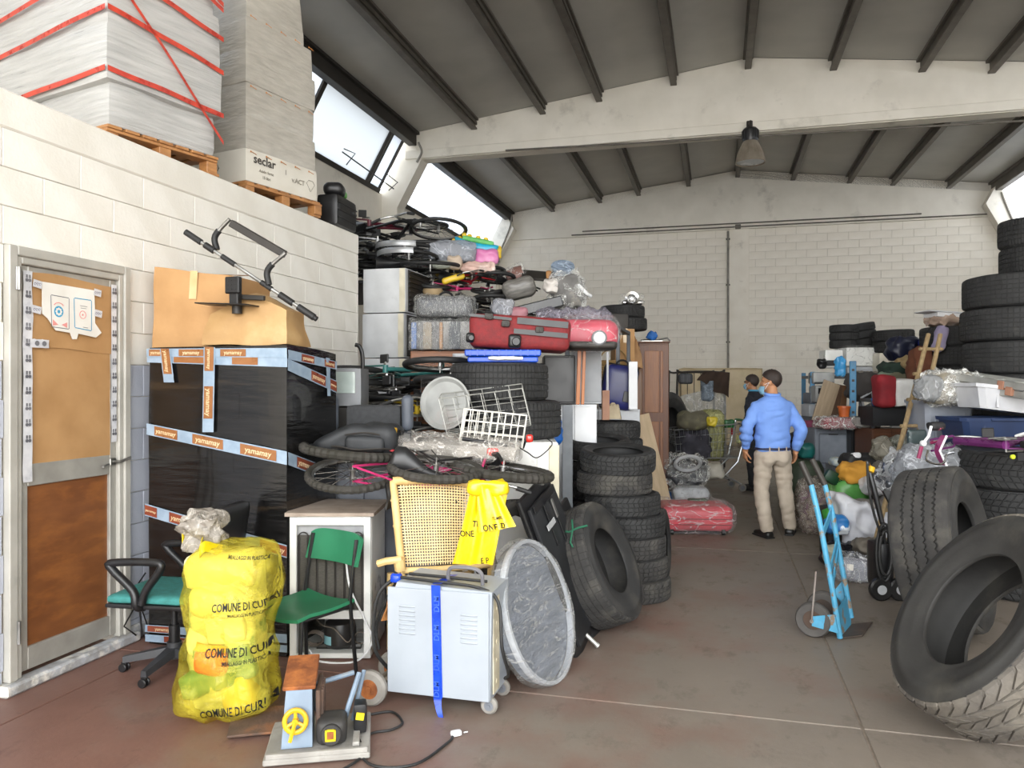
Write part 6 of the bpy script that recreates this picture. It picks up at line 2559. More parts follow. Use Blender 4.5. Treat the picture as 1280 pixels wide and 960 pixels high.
# the chain, red reflectors and a toy
for k,(px,py,d,lab) in enumerate(((616,566,4.7,'red rear reflector lamp above the knobbly wheel'),(662,549,4.75,'red tail lamp at the end of the wire basket'),(567,512,5.7,'small red lamp at the rim of the grey tray'))):
 r = thing('reflector_lamp',lab,'lamp',tuple(at(px,py,d)),FACE)
 q = MB()
 q.soft((.075 if k == 0 else .045,.03,.05),.015,(6,4,5),0,1,1,M=Matrix.Translation((0,0,-.02)))
 q.build('lens',mat('red_lens','#d6291f','#b9211a',rough=.12,coat=.5),r,smooth=60)
 q = MB()
 q.soft((.085 if k == 0 else .05,.03,.05),.012,(4,4,4),0,1,1,M=Matrix.Translation((-.006,.018,-.022)))
 q.tube([(-.02,.02,0),(-.04,.06,-.06)],.008,6)
 q.build('holder',black_plastic,r)
toy = thing('toy_truck','red and blue plastic toy vehicle squeezed between the bicycles','toy',tuple(at(540,583,4.78)),FACE)
q = MB()
q.soft((.13,.12,.085),.012,(4,4,4),0,1,1,M=Matrix.Translation((-.06,0,.01)))
q.box((-.10,-.062,.05),(.03,.01,.03))
q.build('cab',mat('toy_red','#d9382b','#c12f23',rough=.35),toy)
q = MB()
q.soft((.16,.12,.06),.01,(4,4,4),0,1,1,M=Matrix.Translation((.09,0,.02)))
q.build('bed',mat('toy_blue','#2739c9','#1f2faa',rough=.35),toy)
q = MB()
for x in (-.07,.08):
 q.cyl(V((x,-.065,.02)),.022,.02,'y',14)
q.build('wheel',black_plastic,toy)
q = MB()
q.soft((.07,.1,.11),.012,(4,4,5),0,1,1)
tag(q.build('grey_motor_box',grey_plastic,None,tuple(at(549,597,4.7)),FACE),'small blue-grey plastic housing under the toy vehicle','housing')
yb_ = thing('yellow_box','small upright yellow box beside the wrapped grey goods','box',tuple(at(490,557,4.72)),FACE @ ry(4))
q = MB()
q.box((0,0,.055),(.045,.05,.11),b=.004)
q.build('carton',mat('yellow_box_card','#d9a820','#c59618',rough=.5),yb_)
# flat grey goods in film carrying wire baskets
wg = at(575,570,4.9)
gg = thing('wrapped_flat_pack','long grey flat pack in crinkled clear film under the wire baskets','package',(wg.x,wg.y,wg.z),FACE @ ry(3))
q = MB()
q.soft((.70,.40,.09),.02,(14,8,4),.02,6,3)
q.build('goods',mat('taupe_goods','#8b857d','#6b665f',rough=.6,tint='#aaa49b'),gg,smooth=50)
q = MB()
q.soft((.74,.44,.125),.03,(26,14,6),.04,8,6,ridged=True,M=Matrix.Translation((0,0,-.005)))
q.build('wrap',film('taupe_film',color='#d7d2ca',lo=.2,hi=.85,scale=9),gg,smooth=60)
q = MB()
q.tube([(.02,-.2,.125),(.3,-.2,.10)],.012,8)
q.build('black_strip',black_plastic,gg)
white_wire = mat('white_wire','#dcd9d0','#c8c4ba',rough=.4)

def wire_basket(label,corners_top,depth_dir,drop,nx,nz,r_,loc,m=white_wire):
 """open wire basket from a base corner: u along, w away, up"""
 t = thing('wire_basket',label,'basket',loc)
 O,U,W_,Z = corners_top
 q = MB()
 for k in range(nz + 1):
  f_ = k / nz
  a,b_,c,d_ = O + Z * f_,O + U + Z * f_,O + U + W_ + Z * f_,O + W_ + Z * f_
  q.tube([a,b_,c,d_],r_ * (1.5 if k == nz else 1),5,closed=True)
 q.build('rails',m,t)
 q = MB()
 for k in range(nx + 1):
  f_ = k / nx
  q.tube([O + U * f_ + Z,O + U * f_,O + U * f_ + W_,O + U * f_ + W_ + Z],r_,5)
 for k in range(1,4):
  f_ = k / 4
  q.tube([O + W_ * f_ + Z,O + W_ * f_,O + U + W_ * f_,O + U + W_ * f_ + Z],r_,5)
 q.build('wires',m,t)
 return t

w0 = at(574,553,4.78)
xu = (CR * .98 - CU * .10)
wire_basket('white wire basket standing upside down on the wrapped flat pack',(V((0,0,0)),xu * .40,-CT * .26 - CU * .01,(CU * .97 + CR * .14).normalized() * .21),None,None,9,3,.0035,tuple(w0))
w1 = at(570,545,5.05)
wire_basket('larger pale wire basket tilted behind the upside-down basket',(V((-.06,0,0)),(CR * .95 + CU * .12) * .58,-CT * .2 + CU * .03,(CU * .93 - CR * .22).normalized() * .25),None,None,6,3,.0025,tuple(w1),alu)
# round grey tray behind
tr = thing('round_tray','round grey-green tray leaning behind the wire baskets','tray',tuple(at(557,504,5.3)),frame_of(cdir(-.3,.12,.95)))
q = MB()
q.lathe([(0,0),(.15,.0),(.172,.016),(.185,.016),(.18,.006),(.155,-.012),(0,-.012)],40)
q.build('dish',mat('grey_tray','#9a9b98','#878885',rough=.4,tint='#8f7f7a',tscale=3),tr)
q = MB()
q.tube(spline([at(684,548,5.0),at(690,556,4.9),at(672,572,4.8),at(660,566,4.75),at(650,560,4.7)],5),.004,5)
q.tube(spline([at(600,607,4.5),at(628,600,4.42),at(636,612,4.4),at(628,622,4.4),at(618,612,4.45)],6),.0045,5)
tag(q.build('brake_cable',black_rubber),'loose black brake cable hanging over the yellow bag','cable')

# ================================================================== pallets on the office roof
def pallet(label,loc,rot,size):
 t = thing('pallet',label,'pallet',loc,rot)
 sx,sy_ = size
 for y in (-.47,0,.47):
  for x in (-.46,0,.46):
   q = MB()
   q.box((x * sx,y * sy_ * .96,.06),(.09,.09,.08),b=.003)
   q.build('block',pallet_wood,t)
 for y in (-.47,0,.47):
  q = MB()
  q.box((0,y * sy_ * .96,.01),(sx,.1,.02),b=.002)
  q.build('plank',pallet_wood,t)
 for x in (-.47,0,.47):
  q = MB()
  q.box((x * sx * .98,0,.11),(.1,sy_,.02),b=.002)
  q.build('plank',pallet_wood,t)
 for k in range(7):
  q = MB()
  q.box((0,-sy_ / 2 + .05 + (sy_ - .1) * k / 6,.131),(sx,.1,.02),b=.002)
  q.build('plank',pallet_wood,t)
 return t

OZ = 3.122
wrapm = mat('white_stretch_wrap','#bdbcb9','#a5a4a2',rough=.32,scale=3,stretch=(1,1,14),detail=6,bump=.5,bscale=6,coat=.25,lo=.3,hi=.7)
wrap2 = mat('warm_stretch_wrap','#bfbab0','#aba69c',rough=.35,scale=3,stretch=(2,2,9),detail=6,bump=.5,bscale=5,coat=.2,lo=.3,hi=.7)
# first stack: corner near (135,155), side to (270,197)
A1 = atZ(136,155,OZ + .145)
B1 = atZ(268,196,OZ + .145)
side = (B1 - A1)
side.z = 0
L1 = side.length
yaw1 = math.atan2(side.y,side.x) - math.pi / 2
ux1 = V((math.cos(yaw1),math.sin(yaw1),0))
w1 = 1.5
c1 = A1 + side / 2 - ux1 * w1 / 2
pallet('wooden pallet under the red-strapped load on the office roof',(c1.x,c1.y,OZ),(0,0,yaw1),(w1 + .04,L1 + .04))
ld = thing('wrapped_load','tall load in pale stretch film bound with red straps on the office roof','load',(c1.x,c1.y,OZ + .144),(0,0,yaw1))
lays = [(0.0,.27,0.0),(.27,.62,.05),(.62,1.0,.03),(1.0,1.4,-.0),(1.4,1.9,-.06)]
for k,(z0,z1,ex) in enumerate(lays):
 q = MB()
 q.soft((w1 + ex * 2,L1 + ex * 2,z1 - z0 + .03),.03,(14,14,6),.022,2.5,k + 1,M=Matrix.Translation((0,0,z0)),fn=None)
 q.build('layer',wrapm,ld,smooth=50)
hw,hl_ = w1 / 2 + .04,L1 / 2 + .04

def strap(pts,w_=.035):
 g = MB()
 P = [V(p) for p in pts]
 for a,b_ in zip(P,P[1:]):
  n_ = V((a.x + b_.x,a.y + b_.y,0))
  n_ = V((1,0,0)) if abs(n_.x / hw) > abs(n_.y / hl_) else V((0,1 if n_.y > 0 else -1,0))
  up = V((0,0,w_))
  g.grid(14,2,lambda u,v_: a.lerp(b_,u) + up * (v_ - .5) + n_ * (.012 + .012 * math.sin(u * 3.14)) + V((0,0,.003 * math.sin(u * 11 + a.z * 9))))
 return g.build('strap',red_strap,ld,smooth=60)

strap([(-hw,-hl_,.29),(hw,-hl_,.34),(hw,hl_,.30)])
strap([(-hw,-hl_,.62),(hw,-hl_,.73),(hw,hl_,.62)])
strap([(-hw,-hl_,.88),(hw,-hl_,1.0),(hw,hl_,.86)])
strap([(hw,-hl_,1.0),(hw,hl_,.10)],.03)
strap([(-hw,-hl_,1.3),(hw,-hl_,1.36),(hw,hl_,1.08)])
strap([(hw,-hl_ + .1,1.45),(hw,hl_,1.12)])
# second stack
A2 = atZ(304,226,OZ + .145)
B2 = atZ(400,252,OZ + .145)
side = B2 - A2
side.z = 0
L2 = side.length
yaw2 = math.atan2(side.y,side.x) - math.pi / 2 + R(4)
ux2 = V((math.cos(yaw2),math.sin(yaw2),0))
w2 = .72
c2 = A2 + side / 2 - ux2 * w2 / 2
pallet('wooden pallet under the orange-dotted load on the office roof',(c2.x,c2.y,OZ),(0,0,yaw2),(w2 + .03,L2 + .04))
l2 = thing('wrapped_load','load of white cartons in film with orange dots on the office roof','load',(c2.x,c2.y,OZ + .144),(0,0,yaw2))
white_carton = mat('white_carton','#dedacf','#d2cdc1',rough=.6,scale=3)
for k,(z0,z1,ex) in enumerate([(0,.27,0),(.27,.54,-.01),(.54,.82,-.02),(.82,1.1,-.01),(1.1,1.38,-.03),(1.38,1.95,-.08)]):
 q = MB()
 q.soft((w2 + ex * 2,L2 + ex * 2,z1 - z0 + .01),.02,(10,12,5),.012 if k else .003,3,k + 5,M=Matrix.Translation((0,0,z0)),fn=(lambda p: V((p.x * (1 - .25 * max(0,p.z - .1)),p.y * (1 - .18 * max(0,p.z - .1)),p.z))) if k == 5 else None)
 q.build('layer',white_carton if k == 0 else wrap2,l2,smooth=50)
dot_m = mat('orange_dot','#d08a4a','#bf7a3c',rough=.5)
for zrow in (.28,.56 + .26,1.4):
 for j in range(5):
  q = MB()
  y = -L2 / 2 + L2 * (j + .3) / 5
  q.box((w2 / 2 + .006,y,zrow - .03),(.002,.012,.014))
  q.tube([(w2 / 2 + .006,y + .01,zrow - .03),(w2 / 2 + .006,y + .06,zrow - .04)],.003,4)
  q.build('dot',dot_m,l2)
for zrow in (.28,):
 q = MB()
 q.box((-.1,-L2 / 2 - .005,zrow - .03),(.02,.002,.014))
 q.build('dot',dot_m,l2)
Ms = Matrix.Translation((w2 / 2 + .007,0,0)) @ axes(V((0,1,0)),V((0,0,1)),V((1,0,0))).to_4x4()
for txt,y,z,s_ in (('seclar',-L2 / 2 + .2,.2,.105),('Acido forte',-L2 / 2 + .22,.115,.035),('15 litri',-L2 / 2 + .22,.065,.035),('1',.02,.17,.06),('v.ACT',.17,.125,.06)):
 letters(txt,s_,'lettering',mat('carton_ink','#3a3632','#4a4641') if s_ > .1 else mat('faint_ink','#8b857a','#9a9488'),l2,Ms @ Matrix.Translation((y,z,0)))
q = MB()
for (oy,oz,sc_,ma) in ((0,.15,.07,0),):
 c = V((-.02,-L2 / 2 - .006,.14))
 s_ = .075
 pts = [c + V((s_,0,0)),c + V((s_ * .45,0,s_ * .75)),c + V((-s_ * .45,0,s_ * .75)),c + V((-s_,0,0)),c + V((0,0,-s_))]
 q.tube(pts,.0035,4,closed=True)
 q.add([c + V((-s_ * .45,-.002,-s_ * .5)),c + V((s_ * .45,-.002,-s_ * .5)),c + V((0,-.002,-s_ * 1.0))],[(0,2,1)])
q.build('hazard_mark',MATS['carton_ink'],l2)
q = MB()
c = V((w2 / 2 + .008,L2 / 2 - .1,.12))
q.tube([c + V((0,.05,.02)),c + V((0,.025,.05)),c + V((0,-.025,.05)),c + V((0,-.05,.02)),c + V((0,0,-.05))],.002,4,closed=True)
q.build('hazard_mark',MATS['faint_ink'],l2)
# black case and green tool behind
p = atZ(427,284,OZ)
bc_ = thing('black_case','black hard case with ribbed front on the office roof edge','case',(-3.62,6.86,OZ),rz(4))
q = MB()
q.soft((.22,.48,.30),.03,(6,8,6),0,1,1)
q.build('body',black_plastic,bc_,smooth=50)
for z in (.08,.15,.22):
 q = MB()
 q.box((.112,0,z),(.008,.46,.012),b=.003)
 q.build('rib',black_plastic,bc_)
q = MB()
q.box((.118,.14,.17),(.02,.1,.03),b=.006)
q.build('latch',mat('case_rib','#2c2c2e','#232325',rough=.35),bc_)
gt = thing('green_helmet','bright green and black toy helmet on the black case','helmet',(-3.64,6.86,OZ + .302),rz(20))
q = MB()
q.soft((.2,.22,.13),.06,(8,8,6),.01,5,2,M=Matrix.Translation((0,-.08,0)))
q.build('shell',black_plastic,gt,smooth=60)
q = MB()
q.soft((.12,.26,.07),.03,(6,8,5),.01,5,2,M=Matrix.Translation((.03,.1,.03)) @ Matrix.Rotation(R(10),4,'X'))
q.build('green_wing',mat('vivid_green','#58c22e','#4aa826',rough=.4),gt,smooth=60)

# ================================================================== aisle
crim = mat('crimson_shell','#c02a3c','#a32031',rough=.4,scale=3)
p0,sz = px_box(829,630,922,670,8.1,.62)
rs = thing('wrapped_suitcase','crimson suitcase in shiny clear film lying flat on the aisle floor','suitcase',(p0.x,p0.y,0),FACE @ rz(-4))
q = MB()
q.soft((.76,.58,.27),.08,(12,10,8),.012,4,2,M=Matrix.Translation((0,0,.03)))
q.build('shell',crim,rs,smooth=60)
q = MB()
for z in (.11,.17):
 q.tube([(-.37,-.29,z),(.37,-.29,z)],.006,6)
q.build('zip',mat('dark_red','#7d1824','#6a121d',rough=.5),rs)
for x in (-.27,.27):
 q = MB()
 q.cyl(V((x,-.27,.03)),.03,.03,'x',12)
 q.build('wheel',black_plastic,rs)
q = MB()
q.soft((.80,.62,.315),.07,(26,20,14),.025,6,6,ridged=True,M=Matrix.Translation((0,0,.004)))
q.build('wrap',film('suitcase_wrap',lo=.10,hi=.55,color='#f7e9ea',scale=4,stretch=(1,1,2.5),bump=1.0,bscale=7,rough=.12),rs,smooth=60)
q = MB()
q.box((0,0,.005),(.6,.4,.01))
q.build('base',black_plastic,rs)
lump('green cloth scrap on top of the wrapped crimson suitcase',872,627,8.55,(.2,.1,.03),green_p,3,'cloth_scrap','cloth',.01)
# wrapped pieces behind it
lump('grey and black child seat wrapped in milky film before the shopping cart',856,606,10.3,(.52,.4,.36),mat('child_seat','#55565a','#2a2b2e',rough=.7,scale=5,tint='#9a9c9f',tscale=4),5,'wrapped_child_seat','seat',.06,6,over=milky_film)
h_ = thing('steering_hoop','grey-white hoop wrapped in film resting on the child seat','hoop',tuple(at(858,588,10.0)),FACE @ rx(40))
q = MB()
q.tube([(.16 * math.cos(a * .314),0,.13 + .13 * math.sin(a * .314)) for a in range(20)],.025,8,closed=True)
q.build('hoop',mat('pale_grey_film','#c4c5c6','#a9aaac',rough=.3),h_)
lump('flat silver-white package in clear film on the floor behind crimson suitcase',862,625,9.9,(.46,.3,.17),mat('pale_pack','#c3c5c7','#9b9da0',rough=.5),6,'flat_package','package',.02,8,over=thin_film)
lump('creamy film bundle lying on the shopping cart base side',888,599,10.7,(.34,.3,.24),mat('cream_film','#cfcabd','#b5b0a3',rough=.35),8,'film_bundle','bundle',.03,8)
lump('blue and white bag on the floor beside the tyre stack',832,633.6,10.0,(.2,.16,.2),mat('blue_white_bag','#2a6db8','#1f5a9c',rough=.4,tint='#d5dde6',tscale=5,tlo=.5,thi=.55),4,'shopping_bag','bag',.02)
# shopping cart
wirem = mat('cart_wire','#b5b7b8','#97999b',rough=.3,metal=.7)
sc0 = atZ(880,614,0)
sc = thing('shopping_cart','wire shopping cart filled with bags and a green-handled bar','shopping cart',(sc0.x,sc0.y + .15,0),FACE @ rz(4))
q = MB()
L_,W2,H0,H1 = .95,.52,.5,1.02

def cart(u,s_,v_):
 """u along, s side, v up"""
 x = -.5 * L_ + L_ * u
 w = W2 / 2 * (.8 + .2 * v_)
 zb = H0 - .0 * u
 zt = H1 - .10 * (1 - u)
 return V((x + .05 * v_ * u - .05 * v_ * (1 - u),s_ * w,zb + (zt - zb) * v_))

for v_ in (0,.25,.5,.75,1):
 r_ = .011 if v_ in (0,1) else .005
 q.tube([cart(0,-1,v_),cart(1,-1,v_),cart(1,1,v_),cart(0,1,v_)],r_,6,closed=True)
q.build('basket_rails',wirem,sc)
q = MB()
for k in range(17):
 u = k / 16
 q.tube([cart(u,-1,1),cart(u,-1,0),cart(u,1,0),cart(u,1,1)],.0035,4)
for k in range(1,8):
 s_ = -1 + k / 4
 q.tube([cart(0,s_,1),cart(0,s_,0),cart(1,s_,0),cart(1,s_,1)],.0035,4)
wq = q.build('basket_wires',wirem,sc)
wq['kind'] = 'stuff'
q = MB()
for s_ in (-1,1):
 q.tube([cart(1,s_,1) + V((.06,0,.02)),V((.44,s_ * .22,.45)),V((.25,s_ * .22,.25)),V((.5,s_ * .24,.10))],.014,8)
 q.tube([V((-.45,s_ * .2,.5)),V((-.4,s_ * .22,.25)),V((-.42,s_ * .22,.10))],.012,8)
 q.tube([V((.3,s_ * .22,.25)),V((-.4,s_ * .22,.25))],.012,8)
q.build('frame',wirem,sc)
q = MB()
q.tube([cart(1,-1,1) + V((.07,-.02,.03)),cart(1,1,1) + V((.07,.02,.03))],.02,10)
q.build('handlebar',mat('cart_handle','#3b7f4a','#316b3e',rough=.4),sc)
for (x,y) in ((.5,-.24),(.5,.24),(-.42,-.22),(-.42,.22)):
 caster(sc,(x,y,0),.06,.03,'y')
lump('yellow-green film bag heaped in the shopping cart',888,575,11.6,(.4,.34,.75),film('lime_film',color='#c2c18a',lo=.45,hi=.9,clear='#dcdcb4',scale=6),4,'lime_bag','bag',.04,6)
lump('dark clothes bundle filling the shopping cart',868,574,11.5,(.5,.34,.45),mat('dark_clothes','#3d3c44','#2a2930',rough=.9,tint='#6a6470',tscale=5),7,'clothes_bundle','clothing',.06,6)
lump('olive backpack with dark red strap on top of the cart load',866,537,11.4,(.46,.3,.26),mat('olive_pack','#6a6552','#524e3f',rough=.85,tint='#8f8a63',tscale=5),5,'olive_backpack','backpack',.04,6)
lump('yellow crumpled packet on the cart load',890,533,11.2,(.14,.1,.14),mat('lemon_packet','#d8c33a','#bfa92c',rough=.4),9,'yellow_packet','packet',.02,12)
lump('green and black dustpan hooked at the cart handle',911,535,11.5,(.15,.08,.13),mat('garden_green','#2f8a45','#1c3b24',rough=.45,scale=9),3,'dustpan','tool',.01,9)
q = MB()
q.tube([at(915,543,11.4),at(914.5,535,11.4)],.014,8)
tag(q.build('tool_handle',red_p),'small red-brown tool handle hanging under the green dustpan','tool')  # only a red tool handle, no blade
# roll cage behind the cart
cg0 = at(876,480,13.1)
cage = thing('roll_cage','tall dark tube roll cage draped with clear film behind the cart','roll cage',(cg0.x,cg0.y,0),FACE)
cw,ch_ = .80,1.80
q = MB()
for y in (0,.7):
 q.tube(spline([(-cw / 2,y,.18),(-cw / 2,y,ch_ - .1),(-cw / 2 + .08,y,ch_),(cw / 2 - .08,y,ch_),(cw / 2,y,ch_ - .1),(cw / 2,y,.18)],5),.018,8)
q.box((0,.35,.17),(cw,.72,.04))
q.build('frame',dark_steel,cage)
for k in range(7):
 x = -cw / 2 + cw * (k + .5) / 7
 q = MB()
 q.tube([(x,0,.18),(x,0,ch_)],.007,6)
 q.build('bar',dark_steel,cage)
for (x,y) in ((-.35,.05),(.35,.05),(-.35,.65),(.35,.65)):
 caster(cage,(x,y,0),.06,.03,'y')
q = MB()
q.grid(16,18,lambda u,v_: (-.36 + .78 * u,-.05 + .03 * noise.noise(V((u * 4,v_ * 4,3))),.3 + (1.28 - .18 * (1 - u)) * v_))
fs = tag(q.build('film_sheet',film('hanging_film',color='#c9ccce',lo=.35,hi=.75,clear='#e6eaec',scale=4),None,tuple(cage.location),FACE,smooth=70),'sheet of clear film hanging on the front of the roll cage','plastic sheet')
lump('grey-blue balloon-like bag hanging in the roll cage',884,502,13.03,(.2,.16,.42),film('blue_grey_bag',color='#8d9aa8',lo=.5,hi=.9,clear='#c9d2da'),4,'grey_bag','bag',.02,6)
lump('striped dark grille piece at the top of the roll cage',857,480,13.06,(.24,.1,.18),mat('dark_stripes','#4c4e52','#2d2e31',rough=.6,scale=3,stretch=(20,1,1)),4,'dark_grille','grille',.004,ridged=False)
q = MB()

def clf(u,v_):
 x = -.02 + .42 * u - .12 * v_ * (1 - u)
 z = .02 - .44 * v_ * (.35 + .65 * u) + .03 * math.sin(u * 9) * v_
 return (x,.02 + .03 * math.sin(u * 12 + v_ * 3),z + .02 * (1 - u))

q.grid(16,14,clf,thick=.012)
tag(q.build('brown_garment',mat('dark_brown_cloth','#3a2a20','#2c1f17',rough=.9),None,tuple(at(882,467,12.95)),FACE,smooth=70),'dark brown garment thrown over the corner of the roll cage','clothing')
# mattress at the back wall
mt0 = at(900,556,20.2)
mtr = thing('mattress','cream quilted mattress in film standing against the back wall','mattress',(mt0.x,20.66,0.01),rz(0) @ rx(-3))
q = MB()
q.soft((2.1,.22,2.0),.09,(16,4,16),.05,2.5,3)
q.build('quilt',mat('cream_quilt','#dccbaa','#cbb892',rough=.6,scale=3,bump=.5,bscale=5),mtr,smooth=60)
q = MB()
for y in (-.1,.1):
 q.tube([(-1.04,y,.02),(1.04,y,.02),(1.04,y,1.98),(-1.04,y,1.98)],.012,6,closed=True)
q.build('piping',mat('cream_piping','#c7b48c','#b39f78'),mtr)
# tyres behind the wardrobe
p = at(838,480,11.3)
tyre_at('truck_rib','big dusty tyre standing half hidden behind the wardrobe',(p.x - .1,p.y + .3,.95),cdir(.75,.1,.6),tone='dusty')
for k in range(3):
 tyre('wide','%s tyre flat under the big dusty tyre behind the wardrobe' % ['lowest','middle','upper'][k],(p.x - .08,p.y + .25,.265 * k * .55 * 0 + .15 * k * 0 + .0 + .265 * k if k < 2 else .53),rz(33 * k),'flat tyres behind the wardrobe','dusty') if k < 2 else None

# --- blue hand truck
ht0 = atZ(1052,800,0)
blu = mat('chipped_sky_blue','#4f9cbf','#438cae',rough=.5,scale=12,tint='#7d6a56',tscale=11,tlo=.55,thi=.6)
htr = thing('hand_truck','chipped sky-blue hand truck standing free in the aisle','hand truck',(ht0.x,ht0.y,0),FACE)
Lh = V(htr.location)
Fi = FACE.inverted()
loc = lambda px,py,d: Fi @ (at(px,py,d) - Lh)
rails = [[loc(1050,797,4.80),loc(1042,745,4.80),loc(1024,648,4.86),loc(1014,606,4.9),loc(1001,577,4.94)],
         [loc(1064,772,5.05),loc(1049,690,5.08),loc(1040,640,5.1),loc(1031,606,5.12),loc(1015,574,5.15)]]
rails[0][0].z = .012
for rl in rails:
 q = MB()
 q.tube(rl[:4],.017,10)
 q.build('rail',blu,htr)
 q = MB()
 q.tube(rl[3:],.019,10)
 q.build('grip',dark_steel,htr)
for (t,m_) in ((.30,blu),(.62,blu),(.80,blu)):
 a = rails[0][2].lerp(rails[0][1],t * 1.4 - .2) if t < .5 else rails[0][1].lerp(rails[0][2],.9 - t)
 b_ = rails[1][2].lerp(rails[1][1],t * 1.2 - .4) if t < .5 else rails[1][1].lerp(rails[1][2],.9 - t)
 q = MB()
 dirx = (b_ - a)
 q.box((a + b_) / 2,(dirx.length,.01,.06),rot=axes(dirx.normalized(),(V((0,0,1)).cross(dirx)).normalized(),dirx.normalized().cross(V((0,0,1)).cross(dirx).normalized()) * 1),b=.003)
 q.build('cross_bar',m_,htr)
q = MB()
a,b_ = rails[0][0],rails[1][0]
b0 = V((b_.x,b_.y,.012))
fwd = V((.13,-.08,0))
fwd = loc(1092,790,4.9) - loc(1064,797,4.85)
fwd.z = 0
fwd = fwd.normalized() * .17
a0 = V((a.x,a.y,.006))
q.add([a0,b0,b0 + fwd,a0 + fwd,a0 + V((0,0,.01)),b0 + V((0,0,.01)),b0 + fwd + V((0,0,.01)),a0 + fwd + V((0,0,.01))],[(0,3,2,1),(4,5,6,7),(0,1,5,4),(1,2,6,5),(2,3,7,6),(3,0,4,7)])
q.build('toe_plate',mat('rusty_steel_plate','#5b4f47','#4a413b',rough=.6,tint='#85695a',tscale=6,metal=.3),htr,smooth=0)
q = MB()
up_a,up_b = rails[0][1].lerp(rails[0][0],.35),rails[1][0].lerp(rails[1][1],.35)
q.add([a0,b0,up_b,up_a,a0 + fwd * .03,b0 + fwd * .03,up_b + fwd * .03,up_a + fwd * .03],[(0,1,2,3),(4,7,6,5),(0,4,5,1),(1,5,6,2),(2,6,7,3),(3,7,4,0)])
q.build('back_plate',blu,htr,smooth=0)
ax = (b0 - a0).normalized()
for k,(px,py,d) in enumerate(((1017,773,4.86),(1030,748,5.12))):
 c = loc(px,py,d)
 c.z = .11
 n_ = ax
 Rm = frame_of(n_).to_4x4()
 q = MB()
 q.lathe([(.06,-.025),(.10,-.03),(.11,-.015),(.11,.015),(.10,.03),(.06,.025)],30,Matrix.Translation(c) @ Rm,loop=True)
 w_ = q.build('wheel',mat('grey_tyre','#55524f','#454240',rough=.8),htr)
 q = MB()
 q.lathe([(0,-.02),(.065,-.02),(.065,.02),(0,.02)],20,Matrix.Translation(c) @ Rm)
 q.build('hub',mat('dark_hub','#35302c','#4b382c',rough=.6),w_)
 q = MB()
 m1 = rails[k][1].lerp(rails[k][0],.4)
 m2 = rails[k][0] + V((0,0,.04))
 s_ = ax * (-.036 if k == 0 else .036)
 q.add([c + s_ + V((0,0,.03)),m1 + s_,m2 + s_,c + s_ + V((0,0,-.03)),c + s_ * 1.15 + V((0,0,.03)),m1 + s_ * 1.15,m2 + s_ * 1.15,c + s_ * 1.15 + V((0,0,-.03))],
          [(0,1,2,3),(4,7,6,5),(0,4,5,1),(1,5,6,2),(2,6,7,3),(3,7,4,0)])
 q.build('wheel_bracket',blu,htr,smooth=0)
 if k == 0:
  q = MB()
  q.tube([c + s_ * 1.3,loc(1020,714,4.82)],.006,8)
  q.build('stay_rod',mat('rusty_rod','#8d8681','#6e625a',rough=.6),htr)
c0,c1_ = loc(1017,773,4.86),loc(1030,748,5.12)
c0.z = c1_.z = .11
q = MB()
q.tube([c0 - ax * .05,c1_ + ax * .05],.012,8)
q.build('axle',steel,htr)

# ================================================================== right side: truck tyres
n_ = cdir_at(1205,755,-.746,.444,.50)
W_ = TYRES['truck_lug'][3]
mz = .51 * math.sqrt(1 - n_.z ** 2) + W_ / 2 * abs(n_.z) * .97
fc = at(1205,755,(1.6 - mz - n_.z * W_ / 2) * FPX / 275)
mid = fc - n_ * W_ / 2
tyre_at('truck_lug','huge worn truck tyre leaning in front, hollow side up',mid,n_,'large truck tyres by the aisle','worn',10)
n_ = cdir_at(1176,688,.95,.13,.24)
mz = .52 * math.sqrt(1 - n_.z ** 2) + .185 * abs(n_.z) * .95
mid = at(1180,686,(1.6 - mz) * FPX / 206)
tyre_at('truck_rib','upright truck tyre with long grooves behind the huge worn one',mid,n_,'large truck tyres by the aisle','dusty',5)
fx = floorpos(1276,6.02)
for k in range(4):
 tyre('truck_vee','%s truck tyre lying flat under the purple bicycle' % ['lowest','second','third','topmost'][k],(fx.x + .03 * (k % 2),fx.y,.27 * k),rz(40 * k),'flat truck tyres under the bicycle','dark')
tw_ = floorpos(1276,7.35)
pt_ = pallet('wooden pallet under the tyre tower at the frame edge',(tw_.x,tw_.y,0),rz(5),(1.2,.98))
for k in range(8):
 nm = ['lowest','second lowest','third lowest','fourth lowest','fourth highest','third highest','second highest','highest'][k]
 tyre('truck_plain','%s big truck tyre of the tower at the frame edge' % nm,(tw_.x + (.02 if k % 2 else 0),tw_.y,.142 + .310 * k),rz(23 * k),'truck tyres in the tower')
for k in range(2):
 tyre('wide','%s of two smaller tyres crowning the tyre tower' % ['lower','upper'][k],(tw_.x + .17,tw_.y - .05,2.625 + .266 * k * .75),rz(31 * k) @ rx(4 * k),'small tyres on the tower') if k == 0 else tyre('wide','upper of two smaller tyres crowning the tyre tower',(tw_.x + .16,tw_.y - .05,2.892),rz(70) @ ry(-3),'small tyres on the tower')
ms = floorpos(1195,8.9)
for k in range(10):
 nm = ['lowest','second lowest','third lowest','fourth lowest','fifth lowest','fifth highest','fourth highest','third highest','second highest','highest'][k]
 tyre('van','%s tyre of the stack behind the wooden ladder' % nm,(ms.x + (.015 if k % 3 else -.01),ms.y,.2255 * k),rz(41 * k),'tyres behind the ladder')
